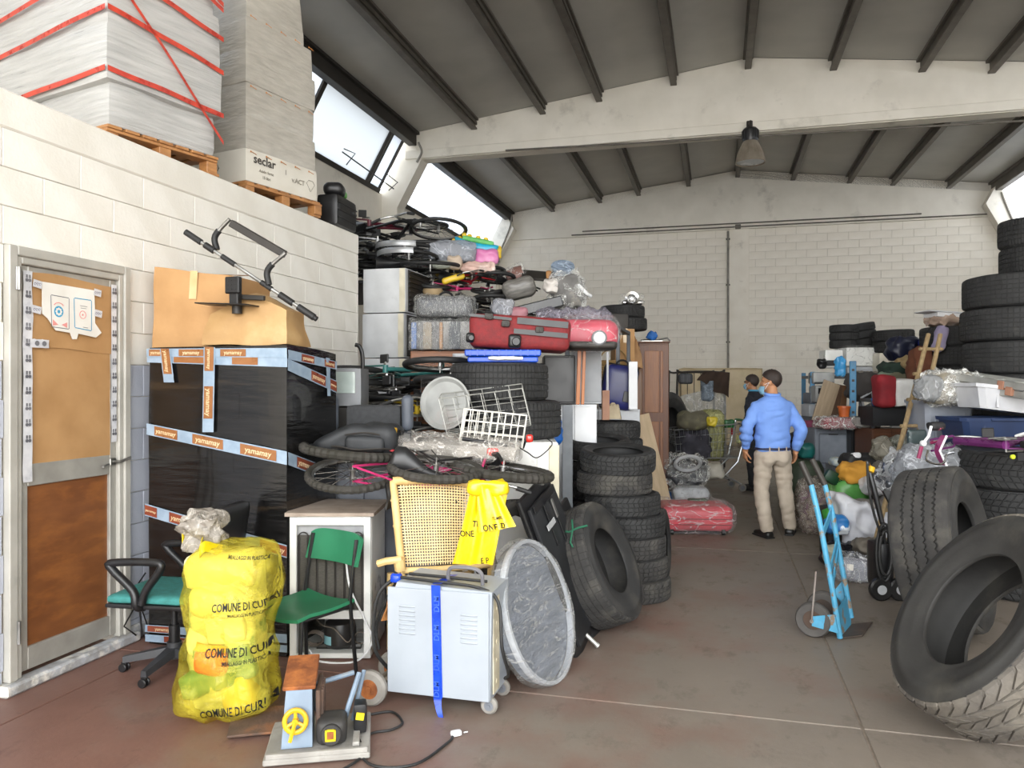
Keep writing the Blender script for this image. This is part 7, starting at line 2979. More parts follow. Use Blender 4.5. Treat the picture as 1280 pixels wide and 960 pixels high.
# things on that stack
lump('crumpled pale brown paper on the ladder-side tyre stack',1186,407,8.75,(.40,.3,.11),mat('pale_brown_paper','#c0a896','#a58f7f',rough=.8,tint='#d9d5d2',tscale=5),4,'crumpled_paper','paper',.05,10)
q = MB()
q.box((0,0,.03),(.5,.3,.05),b=.006)
q.box((-.04,.02,.068),(.6,.32,.014),b=.004)
tag(q.build('white_tray',white_plastic,None,tuple(at(1190,396,8.75) + V((0,0,-.03))),FACE @ ry(4)),'white flat trays on the crumpled paper beside the tyre tower','tray')

# wooden ladder
wl1 = mat('old_ladder_wood','#9a8460','#7d6a4c',rough=.8,scale=6,stretch=(6,6,1))
top,bot = at(1168,418,7.5),at(1132,570,7.0)
dirl = (bot - top).normalized()
foot = top + dirl * (top.z / -dirl.z)
ladr = thing('wooden_ladder','old wooden ladder leaning against the tyre stack','ladder',tuple(foot))
q0 = top - foot
off = V((.12,.06,0))
for s_ in (-.5,.5):
 q = MB()
 q.tube([off * s_ * 1.5 + V((0,0,.01)),q0 + off * s_],.022,8)
 q.build('rail',wl1,ladr)
for k in range(1,9):
 q = MB()
 c = q0 * (k / 8.6)
 q.tube([c - off * .95,c + off * .95],.016,8)
 q.build('rung',wl1,ladr)
# aluminium ladder lying across
lad2 = thing('aluminium_ladder','aluminium ladder lying level across the grey tub and white tub','ladder',tuple(at(1160,466,7.0)))
A_,B_ = V((0,0,0)),at(1320,490,5.85) - at(1160,466,7.0)
for dz,dy in ((0,0),(-.07,.02),(.0,.32)):
 q = MB()
 dd = (B_ - A_).normalized()
 yv = V((0,0,1)).cross(dd).normalized()
 q.box((A_ + B_) / 2 + V((0,0,dz)) + yv * dy,((B_ - A_).length,.025,.06),rot=axes(dd,yv,dd.cross(yv)),b=.004)
 q.build('rail',alu,lad2)
for k in range(6):
 q = MB()
 c = A_.lerp(B_,(k + .5) / 6)
 q.tube([c,c + yv * .32],.016,8)
 q.build('rung',alu,lad2)
q = MB()
for t in (.62,.68):
 c = A_.lerp(B_,t) + V((0,0,-.01 if t < .65 else -.05))
 q.box(c - yv * .004,(.06,.035,.07),rot=axes(dd,yv,dd.cross(yv)),b=.003)
q.build('joint_cap',mat('copper_brown_cap','#a87a62','#8f6450',rough=.6),lad2)

# grey storage tubs, wrapped goods, white and navy tubs

def tub(label,loc,rot,size,m,name='storage_tub',lip=.02,taper=.9,group=None,lidm=None,ribs=True):
 r = thing(name,label,'tub',loc,rot,group)
 sx,sy_,sz_ = size
 q = MB()
 w = .012

 def ring(k,z,inset=0):
  hx,hy = sx / 2 * k - inset,sy_ / 2 * k - inset
  c = min(hx,hy) * .18
  return [V((x,y,z)) for x,y in ((-hx + c,-hy),(hx - c,-hy),(hx,-hy + c),(hx,hy - c),(hx - c,hy),(-hx + c,hy),(-hx,hy - c),(-hx,-hy + c))]
 rings = [ring(taper,0),ring(1,sz_ - .03),ring(1.05,sz_ - .03),ring(1.06,sz_),ring(1.0,sz_,w * .3),ring(taper,.02,w)]
 vs_ = [p for rg in rings for p in rg]
 fs = [(i * 8 + j,i * 8 + (j + 1) % 8,(i + 1) * 8 + (j + 1) % 8,(i + 1) * 8 + j) for i in range(len(rings) - 1) for j in range(8)]
 fs += [tuple(reversed(range(8))),tuple(40 + j for j in range(8))]
 q.add(vs_,fs)
 q.build('shell',m,r,smooth=30)
 if ribs:
  for x in (-.3,.3):
   q = MB()
   q.box((sx * x,-sy_ / 2 * (1 + taper) / 2 - .006,sz_ * .48),(.02,.014,sz_ * .8),rot=rx(-math.degrees(math.atan2(sy_ / 2 * (1 - taper),sz_))),b=.003)
   q.build('rib',m,r)
  q = MB()
  q.box((0,-sy_ / 2 * 1.06 - .006,sz_ - .015),(sx * .5,.012,.02),b=.003)
  q.build('grip_edge',m,r)
 return r

tubg = mat('grey_tub','#8e939c','#7f848d',rough=.45,scale=4)
tg = at(1181,480,6.95)
for k in range(3):
 tub('%s grey storage tub of the stack under the aluminium ladder' % ['lowest','middle','topmost'][k],(tg.x,tg.y + .2,.485 * k),FACE,(.44,.40,.482),tubg,group='stacked grey tubs')
wg2 = lump('beige goods in crumpled milky film on the grey tub',1186,504,6.85,(.42,.34,.26),mat('beige_goods','#9a9282','#7c7566',rough=.7,tint='#b9b3a6',tscale=4),6,'wrapped_goods','package',.04,7,over=milky_film)
lump('clear film bag bulging over the rim of the grey tub',1160,502,6.75,(.20,.2,.23),film('grey_clear',color='#b4b6b8',lo=.45,hi=.9,clear='#d0d2d4',scale=6),3,'film_bag','bag',.03,8)
nb = at(1262,545,6.35)
navy_t = mat('navy_tub','#24365a','#1d2c4b',rough=.4,scale=4)
tub('navy blue tub lying on the flat truck tyres behind purple bicycle',(nb.x,nb.y + .22,1.084),FACE,(.86,.42,.235),navy_t,'navy_tub')
tub('white oblong tub tilted on the navy tub',(nb.x + .06,nb.y + .20,1.36),FACE @ ry(7),(.80,.44,.20),mat('grey_white_plastic','#cdced1','#bfc0c4',rough=.4),'white_tub',taper=.86)
q = MB()
q.soft((.3,.2,.16),.05,(6,6,6),.02,8,3)
tag(q.build('dark_bundle',black_rubber,None,tuple(at(1225,502,6.9)),FACE,smooth=60),'dark bundle behind the end of the white tub','bundle')

# purple bicycle on the flat tyres
pbk = bike_between('purple kids bicycle lying on the flat truck tyres',at(1335,554,5.25),at(1206,556,5.62),.25,.028,1,purple_p,roll=-4,thick=2.0,front_wheel=False,group='bicycles in the heaps',grip_mat=mat('berry_grip','#8a2450','#701c40',rough=.5),saddle_mat=white_p)
q = MB()
pa_ = at(1180,563,5.6)
q.grid(14,4,lambda u,v_: (.05 * math.sin(u * 3.1) * -1,(v_ - .5) * .07,-.11 + .22 * u),thick=.004)
fnd = tag(q.build('bicycle_mudguard',mat('berry_guard','#a8417f','#8f3369',rough=.3),None,tuple(pa_),FACE,smooth=70),'berry-coloured curved mudguard at the end of the purple bicycle','mudguard')
q = MB()
q.tube([(-.003,-.04,-.11),(-.053,-.04,0),(-.003,-.04,.11)],.008,6)
q.build('white_edge',white_plastic,fnd)
q = MB()
q.tube(spline([at(1160,563,5.5),at(1158,575,5.45),at(1170,580,5.4),at(1180,578,5.4),at(1184,568,5.45),at(1192,566,5.5)],5),.008,6)
tag(q.build('bent_handlebar',chrome),'bent silver handlebar hanging below the berry mudguard','handlebar')
lump('black brake unit with pink knob above the berry mudguard',1170,538,5.65,(.11,.08,.06),mat('black_pink','#1c1a1c','#141314',tint='#d0607e',tscale=7,tlo=.62,thi=.64),3,'brake_lever','lever',.01)
q = MB()
q.tube([at(1148,573,5.5),at(1152,558,5.5)],.014,8)
tag(q.build('berry_grip',MATS['berry_grip']),'berry handlebar grip hanging over the clear bags','grip')
q = MB()
q.cyl(V((0,0,0)),.02,.03,'y',16,b=.004)
q.tube([(0,0,0),(.05,.02,.05),(.08,.04,.12)],.01,8)
tag(q.build('bar_end',white_plastic,None,tuple(at(1154,554,5.55)),FACE),'round white handlebar end beside the berry grip','bar end')
q = MB()
q.cyl(V((0,0,0)),.017,.02,'y',14,b=.004)
tag(q.build('lime_reflector',mat('lime_plastic','#c9d832','#b3c228',rough=.3),None,tuple(at(1266,571,5.35)),FACE),'round lime reflector below the purple bicycle','reflector')

# ================================================================== rack and goods at the far corner
blue_post = mat('blue_rack_paint','#3f7fa6','#33698b',rough=.5,scale=8,tint='#5a4c40',tscale=9,tlo=.62,thi=.66)
rp0,rp1 = floorpos(1014,11.0),floorpos(1150,10.2)
rk = rack('blue-posted rack holding appliances and bags in the far corner',1.25,2.9,11.45,12.65,[.5,1.10,1.72],blue_post,'shelving_rack',.06,.05)
bluebeam = thing('blue_post','blue upright steel post standing on the black chest','post',tuple(floorpos(1066,9.45) + V((0,0,1.042))))
q = MB()
q.box((0,0,.42),(.075,.05,.84),b=.006)
q.build('post',blue_post,bluebeam,smooth=0)
q = MB()
for k in range(6):
 q.box((0,-.026,.08 + .13 * k),(.03,.004,.03))
q.build('slot',dark_steel,bluebeam,smooth=0)
for (px,d,n0,z0,key,tl,lab) in ((1055,11.6,3,2.14,'scooter',0,'small tyre stack above the white microwave'),(1081,11.7,4,2.06,'scooter',-9,'tilted small tyre stack above the wrapped white machine'),(1117,11.2,2,2.065,'car',-2,'tyre pair beside the navy sack')):
 p = at(px,480,d)
 for k in range(n0):
  W_ = TYRES[key][3]
  ax_n = ry(tl) @ V((0,0,1))
  tyre(key,'%s tyre of the %s' % (['lowest','second','third','top'][k] if n0 > 2 else ['lower','upper'][k],lab),tuple(V((p.x,p.y,z0)) + ax_n * (W_ + .001) * k),ry(tl) @ rz(31 * k),'small tyres in the far corner')

def appliance(label,x0,y0,x1,y1,d,depth,m,name,cat,rot=None,window=None,panel=None,wrap=None,soft=.02):
 p,sz_ = px_box(x0,y0,x1,y1,d,depth)
 r = thing(name,label,cat,tuple(p),rot or FACE)
 q = MB()
 q.soft((sz_[0],depth,sz_[2]),soft,(5,5,5),.002,4,2)
 q.build('housing',m,r,smooth=40)
 if window:
  q = MB()
  fx0,fz0,fx1,fz1 = window
  q.box(((fx0 + fx1) / 2 * sz_[0],-depth / 2 - .003,(fz0 + fz1) / 2 * sz_[2]),((fx1 - fx0) * sz_[0],.012,(fz1 - fz0) * sz_[2]),b=.003)
  q.build('window',black_plastic,r)
 if panel:
  q = MB()
  fx0,fz0,fx1,fz1 = panel
  q.box(((fx0 + fx1) / 2 * sz_[0],-depth / 2 - .004,(fz0 + fz1) / 2 * sz_[2]),((fx1 - fx0) * sz_[0],.014,(fz1 - fz0) * sz_[2]),b=.003)
  q.build('panel',light_grey,r)
 if wrap:
  q = MB()
  q.soft((sz_[0] * 1.06,depth * 1.06,sz_[2] * 1.08),.04,(14,10,10),.03,7,3,ridged=True)
  q.build('wrap',wrap,r,smooth=60)
 return r

cream = mat('cream_plastic','#d8d3c4','#c8c2b2',rough=.45)
appliance('white microwave with black window on top of the corner rack',1034,437,1056,460,11.1,.36,white_enamel,'microwave','microwave',FACE @ rz(-8),(-.42,.12,.3,.42))
appliance('large white machine wrapped in film beside the microwave',1058,434,1098,458,11.2,.42,white_enamel,'wrapped_machine','machine',None,None,None,thin_film)
appliance('grey flat base under the wrapped white machine',1059,458,1097,467,11.2,.42,light_grey,'grey_slab','tray')
appliance('cream computer tower beside the wrapped white machine',1099,441,1118,465,11.0,.3,cream,'computer_tower','computer')
appliance('upper grey printer below the microwave',1020,465,1046,480,10.6,.36,mat('printer_grey','#a5a6a4','#8f908e',rough=.5),'printer','printer',FACE @ rz(-10),(-.45,.02,.45,.16))
appliance('lower grey printer with blue tray below the upper one',1021,482,1040,503,10.5,.34,MATS['printer_grey'],'printer','printer',FACE @ rz(-6),(-.3,.5,.45,.85))
appliance('small grey box beside the lower printer',1013,491,1022,505,10.7,.3,grey_plastic,'grey_unit','box')
appliance('small white box under the grey one',1011,505,1022,521,10.7,.3,light_grey,'white_unit','box')
pl_s = thing('plinth','low grey cabinet beneath the printers','cabinet',tuple(floorpos(1028,10.75) + V((0,.1,0))),FACE)
q = MB()
q.box((0,0,.57),(.46,.44,1.14),b=.008)
q.build('body',grey_plastic,pl_s)
q = MB()
q.box((0,-.225,.6),(.40,.012,.9),b=.003)
q.build('door',light_grey,pl_s)
lump('black dome lamp at the wall end of the microwave',1027,460,10.9,(.13,.12,.13),black_plastic,4,'dome_lamp','lamp',.02)
lump('bright blue printed bag hanging before the microwave',1050,470,10.3,(.12,.08,.26),mat('sky_bag','#3f9fd8','#2f86bd',rough=.35,tint='#a9d6ee',tscale=9,tlo=.6,thi=.66),7,'blue_bag','bag',.03,10)
for k,(px0,py0,px1,py1,w_,m_,lab) in enumerate(((1040,478,1024,530,.22,wood('pale_veneer','#a8957c','#8f7d66'),'pale wooden board leaning below the printers'),(1046,480,1039,530,.16,wood('dark_veneer','#5d4634','#4a3628'),'dark brown board beside the pale leaning board'),
                                                       (1055,482,1052,528,.09,wood('brown_veneer','#6f5138','#5b412b'),'narrow brown board beside the blue post'))):
 a,b_ = at(px0,py0,10.25),at(px1,py1,10.1)
 q = MB()
 zz = (a - b_)
 L_ = a.z / zz.normalized().z
 ft = a - zz.normalized() * L_
 zd = zz.normalized()
 xd = (CR - zd * CR.dot(zd)).normalized()
 q.box(V((0,0,L_ / 2)),(w_,.02,L_),b=.003)
 tag(q.build('leaning_board',m_,None,tuple(ft),axes(xd,zd.cross(xd),zd)),lab,'board')
po = thing('orange_pot','orange flower pot standing on the grey cabinet','pot',tuple(at(1055,521,9.35)),FACE)
q = MB()
q.lathe([(0,0),(.055,0),(.07,.11),(.078,.11),(.078,.13),(.066,.13),(.055,.03),(0,.03)],24)
q.build('pot',mat('orange_plastic','#c2622a','#a85222',rough=.5),po)
# grey cabinet with wrapped things on it
gp0,gsz = px_box(1018,535,1063,640,9.55,.45)
gcb = cupboard('grey metal cabinet with framed door at the far end of the aisle',V((gp0.x,gp0.y,0)),(gsz[0],.45,1.05),FACE,mat('blue_grey_metal','#878d96','#777d86',rough=.5),1,'metal_cabinet','cabinet',False)
q = MB()
for (x,z,w_,h_) in ((0,.98,.34,.02),(0,.62,.34,.015),(-.17,.8,.015,.36),(.17,.8,.015,.36),(0,.55,.40,.01)):
 q.box((x,-.245,z),(w_,.012,h_),b=.002)
q.build('door_frame',mat('blue_grey_edge','#6d737c','#5f656d',rough=.5),gcb)
q = MB()
q.box((0,-.252,.975),(.12,.012,.012),b=.002)
q.build('handle',dark_steel,gcb)
lump('red cloth wrapped in clear film on the grey metal cabinet',1048,535,9.4,(.5,.34,.12),mat('red_cloth','#9c3340','#7c2632',rough=.7,tint='#8a8588',tscale=3),5,'wrapped_cloth','clothing',.03,7,over=milky_film)
lump('grey crumpled film heap beside the wrapped red cloth',1079,535,9.3,(.3,.3,.13),film('smoke_film',color='#a2a09c',lo=.5,hi=.92,clear='#c4c2be'),6,'film_heap','plastic bundle',.03,8)
bp_,bs_ = px_box(1064,535,1089,640,9.4,.45)
cupboard('black chest beside the grey metal cabinet',V((bp_.x,bp_.y,0)),(bs_[0],.45,1.04),FACE,black_plastic,1,'black_chest','chest')
bp_,bs_ = px_box(1090,535,1138,650,8.9,.45)
chs = cupboard('brown wooden chest behind the clear bags',V((bp_.x,bp_.y,0)),(bs_[0],.45,1.08),FACE,wood('chest_wood','#5e3a26','#482b1b',stretch=(1.5,14,14)),2,'wooden_chest','chest',False)
ap_,as_ = px_box(1091,508,1136,533,8.85,.4)
appliance('black hard case on the brown wooden chest',1091,508,1136,533,8.85,.4,mat('matt_black','#15161a','#101114',rough=.6),'black_case','case')
q = MB()
q.box((0,0,.02),(.22,.06,.03),b=.004)
tag(q.build('white_bar',white_plastic,None,tuple(at(1125,535,9.0)),FACE),'white bar lying at the edge of the wooden chest','bar')
wb2 = thing('white_hamper','white fabric hamper on the black hard case','hamper',tuple(at(1128,508,8.85)),FACE)
q = MB()
q.soft((.26,.26,.31),.03,(8,6,8),.02,5,2)
q.build('fabric',mat('white_fabric','#d3d2cf','#c0bfbc',rough=.8),wb2,smooth=60)
rb2 = thing('red_bag','dark red fabric bag beside the white hamper','bag',tuple(at(1105,508,8.85)),FACE)
q = MB()
q.soft((.22,.24,.36),.05,(8,6,8),.03,5,4)
q.build('fabric',mat('dark_red_cloth','#8c1c26','#73151e',rough=.8),rb2,smooth=60)
lump('bright blue cloth at the foot of the dark red bag',1098,507,8.95,(.13,.12,.1),mat('bright_blue','#2272c4','#1c62aa',rough=.5),6,'blue_cloth','cloth',.02,9)
for k,(px,py,d,s_,c1_,lab,tn) in enumerate(((1125,492,9.2,(.5,.3,.22),'#6d6a56','olive coat heaped above the white hamper','#8a8670'),(1130,470,9.4,(.55,.3,.16),'#24352c','dark green jacket draped above the olive coat','#3a4a40'),(1150,482,8.9,(.2,.3,.44),'#6b3f2a','rust-brown rug hanging beside the wooden ladder','#55321f'),
             (1107,482,9.3,(.2,.2,.14),'#8fa08c','sage green shirt bundle beside the cream computer tower','#aab5a6'),(1140,462,9.3,(.3,.25,.14),'#a08a63','tan cloth bundle below the navy sack','#8f7a56'),
             (1078,500,9.9,(.4,.3,.35),'#4a4644','dark grey coats packed behind the red bag','#5f5a57'),(1083,478,10.2,(.35,.3,.12),'#8b8378','loose grey papers and pieces under the wrapped machine','#d0c9bd'))):
 lump(lab,px,py,d,s_,mat('clothes_%d' % k,c1_,None,rough=.9,tint=tn,tscale=4),k + 3,'clothes','clothing',.05,8)
lump('dark navy sack at the top of the clothes heap',1130,450,9.5,(.4,.3,.28),mat('navy_sack','#191d33','#131628',rough=.45,bump=.3,bscale=9),5,'navy_sack','bag',.05,7)
lump('royal blue bag between navy sack and tyre stack',1157,437,9.3,(.18,.2,.22),mat('royal_blue','#1f2f9e','#1a2786',rough=.5),4,'royal_blue_bag','bag',.03,8,FACE @ ry(20))
lump('lilac cloth strip beside the head of the wooden ladder',1171,440,8.6,(.12,.12,.3),mat('lilac_cloth','#a59bb8','#9087a3',rough=.8),4,'lilac_cloth','cloth',.02,8,FACE @ ry(14))
q = MB()
fr_ = [at(x_,y_,9.74) for x_,y_ in ((1077,497),(1090,490),(1092,503),(1080,509))]
q.tube(fr_,.018,6,closed=True)
tag(q.build('white_frame',light_grey),'white tilted four-sided frame before the dark coats','hoop')  # closed tube forming a white frame
hbk = rack('plain steel rack behind the clothes heap',1.75,2.85,9.85,10.7,[1.0,1.42],rack_m,'clothes_rack')

# ================================================================== bags and heaps in front
gm = mat('army_green','#3a4634','#2c3628',rough=.6,bump=.2,bscale=14)
dg = thing('green_barrel','dark green barrel bag behind the blue hand truck','barrel',tuple(floorpos(1004,9.25)),FACE)
q = MB()
q.lathe([(0,0),(.2,0),(.235,.06),(.24,.3),(.235,.6),(.19,.68),(0,.70)],28,twist=lambda i,j: (.012 * noise.noise(V((i * .9,j * .5,1))),0))
q.build('body',gm,dg,smooth=60)
lump('teal ball-like bag on the dark green barrel',1007,573,9.25,(.2,.18,.19),mat('teal_bag','#1f6f6b','#195a57',rough=.4),4,'teal_ball','ball',.01)
lump('pink rolled blanket beside the grey metal cabinet',1009,542,9.9,(.26,.24,.17),mat('rose_blanket','#8f4460','#78374f',rough=.85),5,'rolled_blanket','blanket',.02,8)
lump('dark tangled cables under the pink blanket',1008,560,10.0,(.4,.3,.2),dark_steel,7,'cable_tangle','cable',.05,9)
q_sup = thing('low_crate','low dark crate under the pink blanket','crate',tuple(floorpos(1008,10.1) + V((-.05,0,0))),FACE)
q = MB()
q.box((0,0,.37),(.5,.4,.74),b=.008)
q.build('body',dark_steel,q_sup)
q = MB()
for z in (.15,.35,.55):
 q.box((0,-.205,z),(.44,.012,.03),b=.003)
q.build('rib',black_plastic,q_sup)
meshb = film('mesh_bag_film',color='#b9b1a8',lo=.3,hi=.75,clear='#e2dcd4',scale=20,bump=.6)
mb = thing('mesh_sack','clear sack stuffed with mixed fabric scraps behind hand truck','bag',tuple(floorpos(1022,8.25)),FACE)
q = MB()
q.soft((.36,.32,.50),.12,(12,10,14),.05,9,4,ridged=True)
q.build('scraps',mat('fabric_scraps','#a89a90','#6f625c',rough=.9,scale=14,lo=.42,hi=.58,tint='#6d5560',tscale=9,tlo=.5,thi=.56),mb,smooth=60)
q = MB()
q.soft((.40,.36,.58),.12,(14,12,16),.05,9,7,ridged=True)
q.build('sack',meshb,mb,smooth=60)
gb = thing('green_tote','translucent green tote bag with orange cloth spilling out','bag',tuple(floorpos(1063,7.75)),FACE)
q = MB()
q.soft((.36,.3,.68),.08,(12,10,14),.04,7,3,ridged=True,fn=lambda p: V((p.x * (.85 + .25 * p.z),p.y * (.85 + .2 * p.z),p.z)))
q.build('bag',mat('leaf_green_bag','#5f9f52','#4d8a42',rough=.4,tint='#a9d08f',tscale=4),gb,smooth=60)
lump('orange cloth bulging out of the green tote bag',1068,603,7.65,(.30,.24,.2),mat('amber_cloth','#d49a3a','#bd852c',rough=.8),4,'orange_cloth','cloth',.03,8)
hp = thing('green_rake','dark green rake head with tines lying on the green tote bag','rake',tuple(at(1042,598,7.72)),FACE @ ry(30))
q = MB()
for k in range(5):
 q.tube([(.02,-.04,.02 * k - .04),(.2,-.06,.02 * k - .04)],.007,6)
q.soft((.14,.08,.12),.02,(4,4,4),.01,6,1,M=Matrix.Translation((-.04,-.02,-.06)))
q.build('tines',mat('bottle_green','#123a22','#0e2c1a',rough=.4),hp)
lump('black jacket with white collar behind the orange cloth',1077,586,8.2,(.4,.3,.16),black_rubber,6,'black_jacket','clothing',.03,7)
lump('white cap lying beside the black jacket',1070,574,8.1,(.09,.08,.07),white_plastic,3,'white_hat','hat',.01)
blk_ = cupboard('dark box under the black jacket',V(tuple(floorpos(1080,8.35))),(.42,.36,.70),FACE,black_plastic,1,'dark_box','box',False)
lump('small cream and blue packages behind the green tote bag',1053,583,8.4,(.26,.16,.1),mat('cream_pack','#c2bd9a','#8c9aa5',rough=.5,scale=7),5,'small_package','package',.01,8)
cupboard('low grey box under the small packages',V(tuple(floorpos(1052,8.55))),(.24,.3,.71),FACE,grey_plastic,1,'low_box','box',False)
wbag = thing('white_sack','large open white sack with grey lining at the heap front','bag',tuple(floorpos(1082,7.0)),FACE @ rz(-6))
q = MB()

def wsf(p):
 z = p.z / .52
 return V((p.x * (.72 + .38 * z),p.y * (.8 + .3 * z),p.z + .10 * (p.x / .25) * z * -1 * (1 if z > .8 else .3)))

q.soft((.50,.36,.50),.06,(26,18,26),.055,5,8,fn=wsf,ridged=True)
q.build('fabric',mat('white_sack_cloth','#cbccd0','#b3b4ba',rough=.6,scale=3,bump=.3,bscale=7),wbag,smooth=60)
q = MB()
q.soft((.42,.3,.05),.02,(10,8,3),.02,6,3,M=Matrix.Translation((.02,.0,.485)),ridged=True)
q.build('lining',mat('grey_lining','#8d8883','#75716c',rough=.7),wbag,smooth=60)
lump('white bag heap behind the white sack',1103,618,7.4,(.34,.3,.16),mat('soft_white_bag','#d6d7d8','#bfc0c2',rough=.5),6,'white_bag','bag',.04,8)
lump('clear film bag with rumpled pale goods at the heap top',1118,575,7.9,(.40,.32,.22),film('pale_goods_film',color='#b8b4a6',lo=.5,hi=.92,clear='#d6d3c6',scale=6),5,'film_bag','bag',.05,7)
lump('grey-green film bag beside the wooden ladder foot',1139,570,7.5,(.3,.3,.22),film('sage_film',color='#a9aca2',lo=.45,hi=.9,clear='#ced0c8',scale=7),8,'film_bag','bag',.05,8)
pr = lump('headlamp unit inside clear film on the bag heap',1118,618,6.7,(.36,.28,.34),mat('lamp_unit','#8b8e95','#3d4046',rough=.25,scale=6,metal=.5),4,'wrapped_lamp','lamp',.05,7,FACE @ ry(30),over=film('lamp_film',color='#eceff2',lo=.32,hi=.9,scale=5,rough=.1,bump=1.0))
q = MB()
q.lathe([(.05,0),(.10,.0),(.11,.03),(.06,.02)],24,Matrix.Translation((.02,-.16,.15)) @ Matrix.Rotation(R(90),4,'X'),loop=True)
q.build('reflector',chrome,pr)
lump('clear crumpled film heap over the tyre behind the headlamp',1160,610,6.2,(.5,.36,.34),film('silver_film',color='#c3c6cb',lo=.42,hi=.85,clear='#c9cdd2',scale=6),6,'film_heap','plastic bundle',.06,7)
lump('dark framed board leaning behind the berry grip',1146,572,6.6,(.16,.05,.24),mat('dark_print_board','#3b4a4c','#2b3738',rough=.4,tint='#7d8a88',tscale=9,tlo=.6,thi=.63),2,'framed_board','board',.002,ridged=False)
heap = [(1128,7.25,(.46,.42,.62),'#7c7a78'),(1160,6.7,(.44,.4,.60),'#55565a'),(1112,7.85,(.5,.4,.80),'#6e6a63'),(1146,7.6,(.44,.4,.72),'#75777a'),(1180,6.35,(.4,.4,.62),'#3b3c40')]
for k,(px,d,s_,c_) in enumerate(heap):
 bag(['grey rubbish bag under the wrapped headlamp','dark grey rubbish bag beneath the clear film heap','brown-grey rubbish bag under the pale film bag','mid grey rubbish bag at the wooden ladder foot','black rubbish bag against the flat truck tyres'][k],tuple(floorpos(px,d)),s_,FACE,mat('rubbish_%d' % k,c_,None,rough=.35,bump=.4,bscale=9),k + 2,.05,6,knot=False)
bag('black rubbish bag lying at the foot of the white sack',tuple(floorpos(1055,6.75)),(.36,.28,.20),FACE,mat('black_bag','#1b1d24','#12141a',rough=.22,bump=.5,bscale=9),5,.04,8,knot=False,squash=.5)
lump('blue and white printed bag resting on the black rubbish bag',1046,667,6.85,(.19,.16,.16),mat('blue_print_bag','#2f7fc4','#2568a5',rough=.35,tint='#dfe6ec',tscale=5,tlo=.54,thi=.58),6,'printed_bag','bag',.03,9)
lump('green cloth scrap behind the blue printed bag',1043,652,7.1,(.2,.14,.12),mat('grass_green','#3f9a3a','#2f7f2c',rough=.6),6,'green_scrap','cloth',.02,9)
q = MB()
q.soft((.22,.24,.46),.03,(5,5,5),.01,6,2)
tag(q.build('carton',dark_steel,None,tuple(floorpos(1043,7.2)),FACE,smooth=50),'dark carton under the green cloth scrap','box')
rl = thing('wrapped_roll','roll of goods in shiny clear film lying on the floor before the black bag','roll',tuple(atZ(1075,726,0)),FACE @ ry(4) @ rz(-10))
q = MB()
q.soft((.36,.22,.18),.08,(10,10,8),.015,6,3)
q.build('goods',mat('lavender_grey','#a8abb6','#888b96',rough=.5),rl,smooth=60)
q = MB()
q.soft((.40,.25,.21),.08,(20,16,12),.04,9,5,ridged=True)
q.build('wrap',film('roll_film',color='#e6e8ec',lo=.2,hi=.9,scale=7,rough=.1,bump=1.0),rl,smooth=60)
q = MB()
q.grid(5,3,lambda u,v_: (-.14 + .05 * u,-.128,.10 + .05 * v_),thick=.002)
q.build('label',paper_white,rl)
lump('pale green-grey rag behind the hand truck rails',1040,706,6.3,(.14,.14,.17),mat('pale_rag','#a3a797','#8c9081',rough=.8),4,'pale_rag','cloth',.03,8)
# pressure washer / vacuum with hose and wheels
pwz = floorpos(1100,5.72)
pwr = thing('pressure_washer','black machine with hose reel, wheel and tall black handles','machine',tuple(pwz),FACE)
Lp = V(pwr.location)
lc = lambda px,py,d: Fi @ (at(px,py,d) - Lp)
q = MB()
q.soft((.13,.2,.34),.03,(5,5,6),.004,5,2,M=Matrix.Translation((.03,.06,.08)))
q.build('body',black_plastic,pwr,smooth=50)
q = MB()
for r_ in (.13,.15,.17):
 q.tube([(-.0 + .35 * r_ * math.cos(a * .26),-.06 - .012 * (r_ * 40 % 3),.36 + 1.25 * r_ * math.sin(a * .26)) for a in range(24)],.011,6,closed=True)
q.build('hose_reel',black_rubber,pwr)
for x in (-.02,.12):
 q = MB()
 q.cyl(V((x,-.05,.085)),.085,.05,'y',22,b=.012)
 w_ = q.build('wheel',black_plastic,pwr)
 q = MB()
 q.cyl(V((x,-.05,.085)),.035,.056,'y',16)
 q.build('hub',light_grey,w_)
q = MB()
q.tube([lc(1103,655,5.7),lc(1092,610,5.75),lc(1087,590,5.78)],[.018,.022,.02],10)
q.tube([lc(1087,592,5.78),lc(1084,577,5.8)],.012,8)
q.tube([lc(1103,655,5.7),V((.05,.0,.3))],.014,8)
q.build('lance',black_plastic,pwr)
q = MB()
q.tube([lc(1088,590,5.75),lc(1090,584,5.76)],.024,10)
q.build('yellow_collar',yellow_p,pwr)
q = MB()
q.tube(spline([lc(1084,580,5.7),lc(1086,610,5.62),lc(1092,640,5.6),lc(1099,662,5.6),V((.0,-.05,.45))],6),.009,6)
q.build('hose',black_rubber,pwr)
q = MB()

def hnd(u,v_):
 a = lc(1104,613,5.75).lerp(lc(1118,640,5.7),u)
 b_ = lc(1112,612,5.75).lerp(lc(1126,636,5.7),u)
 return a.lerp(b_,v_)

q.grid(6,3,hnd,thick=.03)
q.tube([lc(1113,630,5.7),V((.08,.02,.4))],.018,8)
q.build('handle',black_plastic,pwr)
lump('grey-brown tangled straps between white sack and wrapped roll',1090,692,6.6,(.3,.2,.12),mat('taupe_straps','#7d766c','#5f5950',rough=.8),6,'strap_tangle','strap',.04,10)

# ================================================================== people
skin_m = mat('skin','#b5835f','#a87654',rough=.55,scale=6)
hair_m = mat('dark_brown_hair','#33261f','#211915',rough=.6,scale=40,stretch=(8,8,1),bump=.3,bscale=60)

